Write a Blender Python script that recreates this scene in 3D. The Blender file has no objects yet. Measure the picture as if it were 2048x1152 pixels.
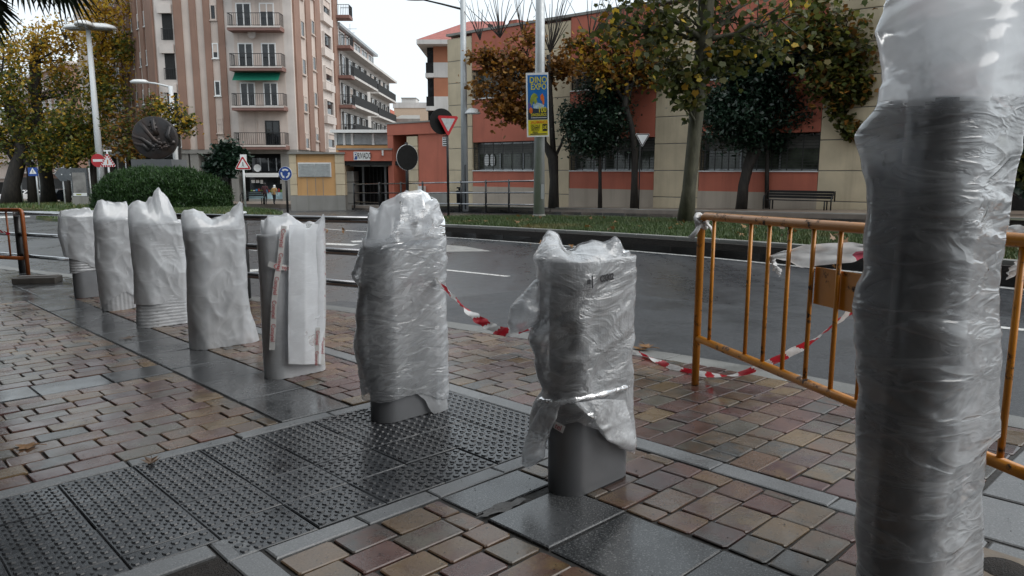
import bpy, bmesh, math, random
import numpy as np
from mathutils import Vector, Matrix, noise

SC = bpy.context.scene
COL = SC.collection
random.seed(7); RNG = np.random.default_rng(7)

# ---------------------------------------------------------------- camera
F_PX, YH = 1480.0, 338.0                     # focal length and horizon row on the 2048 x 1152 photo
CAMH = 1.25
PITCH = math.atan((576 - YH) / F_PX)
cam_d = bpy.data.cameras.new('camera'); cam = bpy.data.objects.new('camera', cam_d); COL.objects.link(cam)
cam_d.sensor_width = 36; cam_d.lens = 36 * F_PX / 2048
cam_d.clip_start = 0.05; cam_d.clip_end = 2000
cam.location = (0, 0, CAMH); cam.rotation_euler = (math.radians(90) - PITCH, 0, 0)
SC.camera = cam

# ---------------------------------------------------------------- sky, sun, exposure
SUN_EL, SUN_AZ = math.radians(48), math.radians(104)     # azimuth from +Y towards +X
world = bpy.data.worlds.new('World'); SC.world = world; world.use_nodes = True
wn = world.node_tree; wn.nodes.clear()
w_out = wn.nodes.new('ShaderNodeOutputWorld'); w_bg = wn.nodes.new('ShaderNodeBackground')
w_sky = wn.nodes.new('ShaderNodeTexSky'); w_sky.sky_type = 'NISHITA'; w_sky.sun_disc = False
w_sky.sun_elevation = SUN_EL; w_sky.sun_rotation = SUN_AZ; w_sky.dust_density = 4.0; w_sky.air_density = 1.0
w_mix = wn.nodes.new('ShaderNodeMix'); w_mix.data_type = 'RGBA'; w_mix.inputs[0].default_value = 0.88
w_mix.inputs[7].default_value = (8.9, 9.75, 10.3, 1)     # even overcast layer over the clear sky
wn.links.new(w_sky.outputs[0], w_mix.inputs[6]); wn.links.new(w_mix.outputs[2], w_bg.inputs[0])
w_bg.inputs[1].default_value = 0.078
wn.links.new(w_bg.outputs[0], w_out.inputs[0])
sun_d = bpy.data.lights.new('sun', 'SUN'); sun = bpy.data.objects.new('sun', sun_d); COL.objects.link(sun)
sun_d.energy = 1.5; sun_d.angle = math.radians(60); sun_d.color = (1.0, 0.97, 0.93)
sd = Vector((math.sin(SUN_AZ) * math.cos(SUN_EL), math.cos(SUN_AZ) * math.cos(SUN_EL), math.sin(SUN_EL)))
sun.rotation_euler = (-sd).to_track_quat('-Z', 'Y').to_euler(); sun.location = (0, 0, 60)
SC.view_settings.view_transform = 'Standard'; SC.view_settings.look = 'None'
SC.view_settings.exposure = 0.65; SC.view_settings.gamma = 1.0; SC.view_settings.use_curve_mapping = False
SC.cycles.max_bounces = 10; SC.cycles.transparent_max_bounces = 32; SC.cycles.transmission_bounces = 6
SC.cycles.diffuse_bounces = 4; SC.cycles.glossy_bounces = 4
SC.cycles.use_denoising = True; SC.cycles.sample_clamp_indirect = 6

# ---------------------------------------------------------------- where things stand
SA, SB = 0.022, 0.013                         # the ground falls gently away and to the left
def zg(x, y): return -SA * y + SB * x
def ray(px, py):
    cx, cu = (px - 1024) / F_PX, (576 - py) / F_PX
    s, c = math.sin(PITCH), math.cos(PITCH)
    return Vector((cx, c + cu * s, -s + cu * c))
def at(px, py, dz=0.0):                       # point of the ground (raised by dz) seen at a photo pixel
    d = ray(px, py)
    t = (CAMH - dz) / (-d.z - SA * d.y + SB * d.x)
    return Vector((0, 0, CAMH)) + d * t
def onY(px, py, Y):
    d = ray(px, py); t = Y / d.y
    return Vector((0, 0, CAMH)) + d * t
def proj(P):
    s, c = math.sin(PITCH), math.cos(PITCH)
    z = P[2] - CAMH; fw = P[1] * c - z * s; up = P[1] * s + z * c
    if fw < 0.05: return None
    return 1024 + F_PX * P[0] / fw, 576 - F_PX * up / fw
TH = math.radians(43.5)
CT, ST = math.cos(TH), math.sin(TH)
def ab(a, b, dz=0.0):                         # pavement grid: a along the kerb (away), b towards the road
    x, y = -a * ST + b * CT, a * CT + b * ST
    return Vector((x, y, zg(x, y) + dz))
def to_ab(p): return (-p[0] * ST + p[1] * CT, p[0] * CT + p[1] * ST)
N_G = Vector((-SB, SA, 1)).normalized()
EXg = Vector((CT, ST, -SA * ST + SB * CT)).normalized()
EYg = N_G.cross(EXg).normalized()
R_GRID = Matrix((EXg, EYg, N_G)).transposed()  # local x = towards the road, local y = along the kerb

# ---------------------------------------------------------------- object helpers
def link(o, parent=None):
    COL.objects.link(o)
    if parent is not None: o.parent = parent
    return o
def tag(o, label=None, cat=None, group=None, kind=None):
    if label: o['label'] = label
    if cat: o['category'] = cat
    if group: o['group'] = group
    if kind: o['kind'] = kind
    return o
def thing(name, label, cat, loc=(0, 0, 0), rotz=0.0, group=None):
    o = bpy.data.objects.new(name, None); o.empty_display_size = 0.2
    o.location = loc; o.rotation_euler = (0, 0, rotz); link(o)
    return tag(o, label, cat, group)
def copy_tree(o, parent=None, loc=None, rotz=None):
    c = o.copy(); link(c, parent)
    if loc is not None: c.location = loc
    if rotz is not None: c.rotation_euler = (0, 0, rotz)
    for ch in [k for k in bpy.data.objects if k.parent == o]: copy_tree(ch, c)
    return c

class MB:
    """collects faces of one mesh"""
    def __init__(s): s.v = []; s.f = []; s.m = []; s.mi = 0; s.sm = []; s.smooth = False
    def add(s, vs, fs):
        o = len(s.v); s.v += [tuple(p) for p in vs]
        for f in fs: s.f.append([o + i for i in f]); s.m.append(s.mi); s.sm.append(s.smooth)
        return s
    def hexa(s, p):   # 8 points: bottom ring 0-3 counter-clockwise, top ring 4-7
        return s.add(p, [(3, 2, 1, 0), (4, 5, 6, 7), (0, 1, 5, 4), (1, 2, 6, 5), (2, 3, 7, 6), (3, 0, 4, 7)])
    def box(s, x0, x1, y0, y1, z0, z1, M=None):
        p = [Vector(q) for q in ((x0, y0, z0), (x1, y0, z0), (x1, y1, z0), (x0, y1, z0), (x0, y0, z1), (x1, y0, z1), (x1, y1, z1), (x0, y1, z1))]
        if M is not None: p = [M @ q for q in p]
        return s.hexa(p)
    def tube(s, pts, rad, n=8, caps=True, flat=1.0):
        pts = [Vector(p) for p in pts]
        if not hasattr(rad, '__len__'): rad = [rad] * len(pts)
        vs = []; up = None
        for i, p in enumerate(pts):
            d = (pts[min(i + 1, len(pts) - 1)] - pts[max(i - 1, 0)]).normalized()
            if up is None:
                up = Vector((0, 0, 1)) if abs(d.z) < 0.9 else Vector((1, 0, 0))
            x = d.cross(up).normalized(); y = x.cross(d).normalized(); up = y
            for k in range(n):
                a = 2 * math.pi * k / n
                vs.append(p + (x * math.cos(a) + y * math.sin(a) * flat) * rad[i])
        fs = []
        for i in range(len(pts) - 1):
            for k in range(n):
                k2 = (k + 1) % n
                fs.append((i * n + k, i * n + k2, (i + 1) * n + k2, (i + 1) * n + k))
        s.smooth = True; s.add(vs, fs); s.smooth = False
        if caps:
            o = len(s.v) - len(vs)
            s.f.append([o + k for k in range(n)][::-1]); s.m.append(s.mi); s.sm.append(False)
            s.f.append([o + (len(pts) - 1) * n + k for k in range(n)]); s.m.append(s.mi); s.sm.append(False)
        return s
    def prism(s, poly, z0, z1, zf=None):   # poly: list of xy; zf(x, y) adds ground height
        zf = zf or (lambda x, y: 0.0); n = len(poly)
        vs = [(x, y, z0 + zf(x, y)) for x, y in poly] + [(x, y, z1 + zf(x, y)) for x, y in poly]
        fs = [tuple(range(n))[::-1], tuple(range(n, 2 * n))] + [(i, (i + 1) % n, n + (i + 1) % n, n + i) for i in range(n)]
        return s.add(vs, fs)
    def lathe(s, prof, n=16, c=(0, 0, 0), M=None):   # prof: (r, z)
        vs = []
        for r, z in prof:
            for k in range(n):
                a = 2 * math.pi * k / n; q = Vector((r * math.cos(a), r * math.sin(a), z))
                if M is not None: q = M @ q
                vs.append(q + Vector(c))
        fs = []
        for i in range(len(prof) - 1):
            for k in range(n):
                k2 = (k + 1) % n; fs.append((i * n + k, i * n + k2, (i + 1) * n + k2, (i + 1) * n + k))
        s.smooth = True; s.add(vs, fs); s.smooth = False
        return s
    def mesh(s, name, mats):
        me = bpy.data.meshes.new(name); me.from_pydata(s.v, [], s.f)
        for m in (mats if isinstance(mats, (list, tuple)) else [mats]): me.materials.append(m)
        me.polygons.foreach_set('material_index', s.m); me.polygons.foreach_set('use_smooth', s.sm); me.update()
        return me
    def build(s, name, mats, parent=None, bevel=0.0):
        me = s.mesh(name, mats)
        if bevel > 0:
            bm = bmesh.new(); bm.from_mesh(me)
            bmesh.ops.bevel(bm, geom=[e for e in bm.edges if e.calc_face_angle(0) > 0.5], offset=bevel, segments=2, profile=0.6, affect='EDGES', clamp_overlap=True)
            bm.to_mesh(me); bm.free()
        return link(bpy.data.objects.new(name, me), parent)

def raw_mesh(name, verts, faces_n, mats, n_per, smooth=False, mat_idx=None):
    """verts (N*n_per, 3) numpy: every n_per verts make one face"""
    n = len(verts) // n_per
    me = bpy.data.meshes.new(name)
    me.vertices.add(len(verts)); me.vertices.foreach_set('co', np.ascontiguousarray(verts, dtype=np.float32).ravel())
    me.loops.add(len(verts)); me.loops.foreach_set('vertex_index', np.arange(len(verts), dtype=np.int32))
    me.polygons.add(n); me.polygons.foreach_set('loop_start', np.arange(0, len(verts), n_per, dtype=np.int32))
    for m in (mats if isinstance(mats, (list, tuple)) else [mats]): me.materials.append(m)
    if mat_idx is not None: me.polygons.foreach_set('material_index', np.ascontiguousarray(mat_idx, dtype=np.int32))
    me.update(calc_edges=True)
    return me

def text_mesh(name, s, M, size, mat, parent=None, extr=0.002, sx=1.0, align='CENTER', weight=0.0):
    cu = bpy.data.curves.new(name, 'FONT'); cu.body = s; cu.size = size; cu.extrude = extr
    cu.align_x = align; cu.align_y = 'CENTER'; cu.offset = weight; cu.resolution_u = 3
    t = bpy.data.objects.new(name, cu); COL.objects.link(t)
    dg = bpy.context.evaluated_depsgraph_get(); me = bpy.data.meshes.new_from_object(t.evaluated_get(dg))
    bpy.data.objects.remove(t); bpy.data.curves.remove(cu)
    me.transform(Matrix.Diagonal((sx, 1, 1, 1))); me.transform(M); me.materials.clear(); me.materials.append(mat)
    return link(bpy.data.objects.new(name, me), parent)
def frame(o, x, z):   # matrix with local x along x, local y along z (text plane), origin o
    x = Vector(x).normalized(); z = Vector(z).normalized(); n = x.cross(z)
    M = Matrix((x, z, n)).transposed().to_4x4(); M.translation = Vector(o)
    return M

# ---------------------------------------------------------------- materials
def lin(h):   # '#rrggbb' -> linear
    c = [int(h[i:i + 2], 16) / 255 for i in (1, 3, 5)]
    return tuple(((v + 0.055) / 1.055) ** 2.4 if v > 0.04045 else v / 12.92 for v in c) + (1,)
MATS = {}
class NT:
    def __init__(s, name):
        s.m = bpy.data.materials.new(name); s.m.use_nodes = True; s.t = s.m.node_tree; s.n = s.t.nodes
        s.b = s.n['Principled BSDF']; s.o = s.n['Material Output']
    def new(s, t, **kw):
        x = s.n.new(t)
        for k, v in kw.items(): setattr(x, k, v)
        return x
    def l(s, a, b): s.t.links.new(a, b)
    def coord(s, which='Object'):
        return s.new('ShaderNodeTexCoord').outputs[which]
    def noise(s, vec, scale, detail=4, rough=0.55, dist=0.0):
        x = s.new('ShaderNodeTexNoise'); x.inputs['Scale'].default_value = scale; x.inputs['Detail'].default_value = detail
        x.inputs['Roughness'].default_value = rough; x.inputs['Distortion'].default_value = dist; s.l(vec, x.inputs['Vector'])
        return x.outputs['Fac']
    def ramp(s, fac, stops, interp='LINEAR'):
        x = s.new('ShaderNodeValToRGB'); x.color_ramp.interpolation = interp; e = x.color_ramp.elements
        while len(e) < len(stops): e.new(0.5)
        for el, (p, c) in zip(e, stops):
            el.position = p; el.color = c if hasattr(c, '__len__') and len(c) == 4 else ((c[0], c[1], c[2], 1) if hasattr(c, '__len__') else (c, c, c, 1))
        s.l(fac, x.inputs[0]); return x.outputs[0]
    def mix(s, fac, a, b, blend='MIX'):
        x = s.new('ShaderNodeMix', data_type='RGBA', blend_type=blend)
        for sock, v in ((x.inputs[0], fac), (x.inputs[6], a), (x.inputs[7], b)):
            if isinstance(v, bpy.types.NodeSocket): s.l(v, sock)
            elif hasattr(v, '__len__'): sock.default_value = tuple(v) if len(v) == 4 else tuple(v) + (1,)
            else: sock.default_value = v if sock.type == 'VALUE' else (v, v, v, 1)
        return x.outputs[2]
    def math(s, op, a, b=0.0, clamp=False):
        x = s.new('ShaderNodeMath', operation=op, use_clamp=clamp)
        for i, v in enumerate((a, b)):
            if isinstance(v, bpy.types.NodeSocket): s.l(v, x.inputs[i])
            else: x.inputs[i].default_value = v
        return x.outputs[0]
    def bump(s, h, strength=0.3, dist=0.01, prev=None):
        x = s.new('ShaderNodeBump'); x.inputs['Strength'].default_value = strength; x.inputs['Distance'].default_value = dist
        s.l(h, x.inputs['Height'])
        if prev is not None: s.l(prev, x.inputs['Normal'])
        return x.outputs[0]
    def rand(s):   # one random number per piece, also inside joined meshes
        a = s.new('ShaderNodeObjectInfo').outputs['Random']; b = s.new('ShaderNodeNewGeometry').outputs['Random Per Island']
        return s.math('FRACT', s.math('ADD', s.math('MULTIPLY', a, 7.31), b))
def pmat(name, color, rough=0.6, metal=0.0, spec=0.5, var=0.18, scale=6.0, bump=0.15, bscale=None, bdist=0.01, rvar=0.1, coord='Object', dirt=None, dscale=1.5):
    if name in MATS: return MATS[name]
    t = NT(name); v = t.coord(coord); c = tuple(color[:3])
    n = t.noise(v, scale, 5)
    col = t.ramp(n, [(0.25, tuple(x * (1 - var) for x in c)), (0.75, tuple(min(1, x * (1 + var)) for x in c))])
    if dirt is not None:
        d = t.noise(v, dscale, 6, 0.65); col = t.mix(t.ramp(d, [(0.45, 0), (0.7, 1)]), col, dirt)
    t.l(col, t.b.inputs['Base Color'])
    r = t.ramp(t.noise(v, scale * 1.7, 3), [(0.3, max(0.02, rough - rvar)), (0.7, min(1, rough + rvar))]); t.l(r, t.b.inputs['Roughness'])
    t.b.inputs['Metallic'].default_value = metal; t.b.inputs['Specular IOR Level'].default_value = spec
    if bump > 0: t.l(t.bump(t.noise(v, bscale or scale * 5, 4), bump, bdist), t.b.inputs['Normal'])
    MATS[name] = t.m; return t.m
# ================================================================ GROUND
def m_asphalt():
    t = NT('wet_asphalt'); v = t.coord('Object')
    big = t.noise(v, 0.35, 5, 0.6, 0.6); fine = t.noise(v, 70, 3); mid = t.noise(v, 6, 5)
    c = t.ramp(big, [(0.3, (0.020, 0.022, 0.026)), (0.7, (0.036, 0.039, 0.045))])
    c = t.mix(t.ramp(fine, [(0.5, 0), (0.72, 0.6)]), c, (0.12, 0.12, 0.125)); t.l(c, t.b.inputs['Base Color'])
    mp = t.new('ShaderNodeMapping'); mp.inputs['Rotation'].default_value = (0, 0, TH); mp.inputs['Scale'].default_value = (0.9, 0.12, 1); t.l(v, mp.inputs[0])
    streak = t.noise(mp.outputs[0], 0.9, 5, 0.6, 0.4)
    r = t.ramp(t.math('ADD', t.math('MULTIPLY', streak, 0.7), t.math('MULTIPLY', mid, 0.3)), [(0.36, 0.2), (0.47, 0.29), (0.62, 0.4)]); t.l(r, t.b.inputs['Roughness'])
    t.b.inputs['Specular IOR Level'].default_value = 0.75; b = t.bump(fine, 0.3, 0.006); t.l(t.bump(mid, 0.05, 0.01, b), t.b.inputs['Normal']); return t.m
ASPH = m_asphalt()
def m_brick():
    t = NT('clay_paver'); v = t.coord('Object'); r = t.rand()
    pal = [(0.0, (0.088, 0.036, 0.030)), (0.13, (0.165, 0.105, 0.048)), (0.27, (0.066, 0.064, 0.060)), (0.38, (0.118, 0.056, 0.042)), (0.52, (0.150, 0.100, 0.060)),
           (0.66, (0.100, 0.086, 0.066)), (0.77, (0.080, 0.034, 0.033)), (0.87, (0.138, 0.076, 0.044))]
    a = t.ramp(r, pal, 'CONSTANT'); b = t.ramp(t.math('FRACT', t.math('ADD', t.math('MULTIPLY', r, 3.7), 0.31)), pal, 'CONSTANT')
    big = t.new('ShaderNodeVectorMath', operation='ADD'); t.l(v, big.inputs[0]); t.l(t.new('ShaderNodeObjectInfo').outputs['Location'], big.inputs[1])
    n = t.noise(big.outputs[0], 9, 4, 0.6)
    c = t.mix(t.ramp(n, [(0.42, 0), (0.62, 0.75)]), a, b)
    f = t.noise(big.outputs[0], 130, 3); c = t.mix(t.ramp(f, [(0.3, 0.45), (0.5, 0)]), c, (0.02, 0.017, 0.015))
    pits = t.noise(big.outputs[0], 55, 2); c = t.mix(t.ramp(pits, [(0.26, 0.85), (0.32, 0)]), c, (0.012, 0.01, 0.01))
    damp = t.noise(big.outputs[0], 1.1, 5, 0.65, 0.5); c = t.mix(t.ramp(damp, [(0.38, 0.55), (0.6, 0)]), c, (0.02, 0.018, 0.016))
    t.l(c, t.b.inputs['Base Color'])
    t.l(t.math('ADD', t.ramp(damp, [(0.36, 0.0), (0.62, 0.14)]), t.ramp(t.noise(big.outputs[0], 7, 4), [(0.3, 0.12), (0.7, 0.24)])), t.b.inputs['Roughness'])
    t.b.inputs['Specular IOR Level'].default_value = 0.6
    bb = t.bump(f, 0.14, 0.002); bb = t.bump(n, 0.25, 0.004, bb); t.l(t.bump(pits, 0.15, 0.002, bb), t.b.inputs['Normal']); return t.m
BRICK = m_brick()
def m_stone(name, c0, c1, r0, r1, speck=0.25, bump=0.12, wet=3.0):
    t = NT(name); v = t.coord('Object'); r = t.rand()
    big = t.new('ShaderNodeVectorMath', operation='ADD'); t.l(v, big.inputs[0]); t.l(t.new('ShaderNodeObjectInfo').outputs['Location'], big.inputs[1]); v = big.outputs[0]
    c = t.ramp(r, [(0, c0), (1, c1)]); n = t.noise(v, wet, 5, 0.6)
    c = t.mix(t.ramp(n, [(0.35, 0.5), (0.6, 0)]), c, tuple(x * 0.55 for x in c0))
    f = t.noise(v, 160, 2); c = t.mix(t.ramp(f, [(0.55, 0), (0.7, speck)]), c, (0.5, 0.5, 0.5)); c = t.mix(t.ramp(f, [(0.3, speck * 1.6), (0.42, 0)]), c, (0.01, 0.01, 0.01))
    t.l(c, t.b.inputs['Base Color']); t.l(t.ramp(n, [(0.35, r0), (0.65, r1)]), t.b.inputs['Roughness'])
    bb = t.bump(f, bump, 0.002); t.l(t.bump(n, 0.1, 0.004, bb), t.b.inputs['Normal']); return t.m
SLAB = m_stone('wet_granite', (0.038, 0.041, 0.043), (0.075, 0.078, 0.083), 0.12, 0.3, 0.25, 0.08)
EDGE = m_stone('pale_granite', (0.12, 0.125, 0.13), (0.17, 0.175, 0.18), 0.25, 0.5)
KERB = m_stone('kerb_granite', (0.13, 0.13, 0.125), (0.2, 0.2, 0.19), 0.3, 0.55, wet=2)
TACT = m_stone('dark_tactile_concrete', (0.026, 0.028, 0.032), (0.042, 0.045, 0.05), 0.18, 0.34, 0.06, 0.08)
JOINT = pmat('joint_dirt', (0.018, 0.016, 0.014), 0.75, var=0.4, scale=20, bump=0.5, bdist=0.004)
FARP = pmat('far_paving', (0.2, 0.16, 0.13), 0.4, var=0.2, scale=3, bump=0.1)
SOIL = pmat('wet_soil', (0.02, 0.015, 0.012), 0.8, var=0.5, scale=30, bump=1.0, bdist=0.02)
CEM = pmat('mortar', (0.06, 0.058, 0.056), 0.55, var=0.35, scale=14, bump=0.6, bdist=0.006)
def m_paint():
    t = NT('worn_white_paint'); v = t.coord('Object')
    c = t.mix(t.ramp(t.noise(v, 25, 6, 0.7), [(0.52, 0), (0.62, 1)]), (0.66, 0.66, 0.64), (0.1, 0.1, 0.1)); t.l(c, t.b.inputs['Base Color'])
    t.b.inputs['Roughness'].default_value = 0.35; return t.m
PAINT = m_paint()

RD = -0.05                                    # road surface below the pavement
def sheet(name, poly, dz, mat, kind='structure', thick=0.0, parent=None):
    m = MB()
    if thick: m.prism([(p[0], p[1]) for p in poly], dz - thick, dz, zg)
    else: m.add([(p[0], p[1], zg(p[0], p[1]) + dz) for p in poly], [tuple(range(len(poly)))])
    return tag(m.build(name, mat, parent), kind=kind if parent is None else None)
def gpoly(pts, dz=0.0): return [at(x, y, dz) for x, y in pts]

big = MB(); nx = 40
xs = np.linspace(-420, 420, nx); ys = np.linspace(-30, 700, nx)
big.add([(x, y, zg(x, y) + RD) for y in ys for x in xs], [(j * nx + i, j * nx + i + 1, (j + 1) * nx + i + 1, (j + 1) * nx + i) for j in range(nx - 1) for i in range(nx - 1)])
road = tag(big.build('road', ASPH), kind='structure')

def interp(x, tab):
    if x <= tab[0][0]: return tab[0][1]
    for (x0, y0), (x1, y1) in zip(tab, tab[1:]):
        if x <= x1: return y0 + (y1 - y0) * (x - x0) / (x1 - x0)
    return tab[-1][1]
KT = [(-8, 4.42), (0, 4.52), (1.5, 4.6), (2.6, 4.63), (3.4, 4.52), (4.5, 4.36), (5.4, 4.24), (6.8, 4.05), (8.4, 3.68), (10.5, 3.22), (13.1, 2.75), (17, 1.95), (26, 0.2)]
kerb_b = lambda a: interp(a, KT)
B_WALL = -1.3
bed = MB(); aa = np.linspace(-8, 26, 60)
vs = []
for a in aa: vs += [ab(a, B_WALL - 0.2, -0.011), ab(a, kerb_b(a) - 0.02, -0.007)]
bed.add(vs, [(2 * i, 2 * i + 1, 2 * i + 3, 2 * i + 2) for i in range(len(aa) - 1)])
pave = tag(bed.build('pavement', JOINT), kind='structure')

# ---- piece templates (shared meshes), local x towards the road, y along the kerb, top near z = 0
def slab_template(name, lx, ly, mat, chip=0.004, cham=0.004, h=0.05, seed=0, rnd=0.0):
    r = random.Random(seed); m = MB()
    def ring(ins, z):
        c = rnd + 0.002; P = []
        for sx, sy, fl in ((1, -1, 0), (1, 1, 1), (-1, 1, 0), (-1, -1, 1)):
            x, y = sx * (lx / 2 - ins), sy * (ly / 2 - ins)
            p1, p2 = (x, y - sy * c), (x - sx * c, y)
            P += ([p2, p1] if fl == 0 else [p1, p2])
        return P
    j = [(r.uniform(-chip, chip), r.uniform(-chip, chip)) for _ in range(8)]
    R0 = [(x + a, y + b, -h) for (x, y), (a, b) in zip(ring(0, 0), j)]
    R1 = [(x + a, y + b, -cham) for (x, y), (a, b) in zip(ring(0, 0), j)]
    R2 = [(x + a, y + b, r.uniform(-0.0006, 0.0006)) for (x, y), (a, b) in zip(ring(cham * 1.4, 0), j)]
    fs = [tuple(range(16, 24))]
    for k in range(8):
        k2 = (k + 1) % 8
        fs += [(k, k2, 8 + k2, 8 + k), (8 + k, 8 + k2, 16 + k2, 16 + k)]
    m.add(R0 + R1 + R2, fs); return m
def place_M(a, b, dz=0.0, tilt=0.004, rz=0.0):
    return Matrix.Translation(ab(a, b, dz)) @ R_GRID.to_4x4() @ Matrix.Rotation(random.gauss(0, tilt), 4, 'X') @ Matrix.Rotation(random.gauss(0, tilt), 4, 'Y') @ Matrix.Rotation(rz, 4, 'Z')
def piece(name, me, M, parent=pave):
    o = bpy.data.objects.new(name, me); o.matrix_world = M; return link(o, parent)

TPL = {}
def tpl(kind, lx, ly, mat, var=0, **kw):
    k = (kind, round(lx, 3), round(ly, 3), var)
    if k not in TPL:
        m = slab_template(kind, lx, ly, mat, seed=hash((round(lx, 3), round(ly, 3), var)) % 9999, **kw); TPL[k] = (m, m.mesh(kind, mat))
    return TPL[k]

# ---- clay bricks
bricks = []                                   # (a, b, length b, width a)
def fill(a0, a1, bf0, bf1, pitch=0.145):
    n = max(1, round((a1 - a0) / pitch)); p = (a1 - a0) / n
    for i in range(n):
        a = a0 + (i + 0.5) * p; b0, b1 = bf0(a), bf1(a); b = b0 + 0.003
        L = random.choice([0.1, 0.155, 0.2, 0.235])
        while b < b1 - 0.03:
            if b + L > b1 - 0.05: L = b1 - 0.003 - b
            bricks.append((a, b + L / 2, L - 0.007, p - 0.0075)); b += L
            L = random.choice([0.155, 0.2, 0.2, 0.2, 0.235])
K = lambda v: (lambda a: v)
fill(3.64, 5.21, K(-1.9), K(1.725)); fill(5.54, 10.0, K(-1.9), K(1.725))
fill(-2.0, 2.245, K(1.03), K(1.725))
fill(-2.0, 2.5, K(2.17), K(2.745)) if False else None
fill(-2.0, 2.245, K(2.17), K(2.745)); fill(3.64, 10.4, K(2.17), lambda a: min(2.745, kerb_b(a) - 0.24))
fill(0.76, 9.2, K(2.88), lambda a: kerb_b(a) - 0.23)
fill(-3.0, -2.0, K(-1.9), K(1.725))
def vis(a, b):
    q = proj(ab(a, b)); return q is not None and -40 < q[0] < 2090 and q[1] < 1200
def dist(a, b): p = ab(a, b); return math.hypot(p.x, p.y)
order = sorted(range(len(bricks)), key=lambda i: (not vis(*bricks[i][:2]), dist(*bricks[i][:2])))
solo = set(order[:300]); rest = MB()
for i, (a, b, L, W) in enumerate(bricks):
    L = round(L / 0.003) * 0.003; W = round(W / 0.003) * 0.003; M = place_M(a, b, random.gauss(0, 0.0012), 0.005, random.gauss(0, 0.006))
    m, me = tpl('brick', L, W, BRICK, i % 3, chip=0.0035, cham=0.0032, rnd=0.006)
    if i in solo: piece('brick', me, M)
    else: rest.add([M @ Vector(p) for p in m.v], m.f)
tag(rest.build('brick_paving', BRICK, pave), kind='stuff')

# ---- slab band under the posts
def slab_run(cuts, b0, b1, mat, name, g=0.008, **kw):
    for a0, a1 in zip(cuts, cuts[1:]):
        m, me = tpl(name, b1 - b0 - g, a1 - a0 - g, mat, random.randrange(50), **kw)
        piece(name, me, place_M((a0 + a1) / 2, (b0 + b1) / 2, random.gauss(0, 0.0015), 0.003))
slab_run([-1.3, -0.87, -0.45, -0.03, 0.39, 0.80, 1.22, 1.64, 1.97], 1.735, 2.165, SLAB, 'paving_slab')
slab_run([2.03, 2.25], 1.735, 2.165, SLAB, 'paving_slab')
slab_run([3.64, 4.20, 4.77, 5.33, 5.92, 6.52, 7.13, 7.7, 8.3, 8.9, 9.5, 10.0], 1.735, 2.165, SLAB, 'paving_slab')
m = MB(); rr = random.Random(5); pts = []                       # rough mortar patch round the cut slab
for k in range(20):
    an = 2 * math.pi * k / 20; pts.append((2.0 + 0.03 * math.sin(an) * rr.uniform(0.5, 1.5), 1.84 + 0.12 * math.cos(an) * rr.uniform(0.8, 1.15)))
m.add([ab(a, b, 0.003) for a, b in pts], [tuple(range(20))[::-1]]); m.build('mortar_patch', CEM, pave)
# cross strip of slabs and the large slabs farther along
def slab_cross(a0, a1, cuts, mat, name):
    for b0, b1 in zip(cuts, cuts[1:]):
        m, me = tpl(name, b1 - b0 - 0.008, a1 - a0 - 0.008, mat, random.randrange(50)); piece(name, me, place_M((a0 + a1) / 2, (b0 + b1) / 2, random.gauss(0, 0.0015), 0.003))
slab_cross(5.215, 5.535, [-1.6, -1.18, -0.76, -0.34, 0.08, 0.5, 0.92, 1.345, 1.73], SLAB, 'paving_slab')
for a0 in np.arange(10.0, 16.0, 0.6):
    cuts = [c for c in np.arange(-1.8, 3.4, 0.62) if c < kerb_b(a0 + 0.3) - 0.3]; slab_cross(a0, a0 + 0.6, cuts + [max(cuts[-1] + 0.1, kerb_b(a0 + 0.3) - 0.24)], SLAB, 'paving_slab')
for a0, a1 in ((0.3, 0.745), (-0.15, 0.3), (-0.6, -0.15), (-1.05, -0.6)):
    slab_cross(a0, a1, [2.89, 3.3, 3.66, 4.02, 4.26], EDGE, 'paving_slab')
# edging strips
slab_run(list(np.arange(-2, 2.2, 0.52)) + [2.25], 2.755, 2.875, EDGE, 'edging_stone', g=0.005)
slab_run([2.25, 2.75, 3.2, 3.63] + list(np.arange(4.15, 9.2, 0.52)), 2.755, 2.875, EDGE, 'edging_stone', g=0.005)
slab_cross(3.535, 3.63, [-1.6, -1.1, -0.6, -0.1, 0.42, 0.95, 1.47, 2.0, 2.4, 2.75], EDGE, 'edging_stone')
slab_cross(2.255, 2.355, [1.03, 1.4, 1.74, 2.1, 2.45, 2.75], EDGE, 'edging_stone')
slab_cross(2.42, 2.53, [-1.3, -0.9, -0.4, 0.1, 0.5, 0.9], EDGE, 'edging_stone')
slab_run([0.6, 1.1, 1.6, 2.1, 2.355, 2.53], 0.905, 1.02, EDGE, 'edging_stone', g=0.005)
m = MB(); m.add([ab(a, b, -0.0075) for a, b in ((-2, -1.6), (-2, 0.9), (2.41, 0.9), (2.41, -1.6))], [(0, 1, 2, 3)]); m.build('tree_pit', SOIL, pave)
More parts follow.
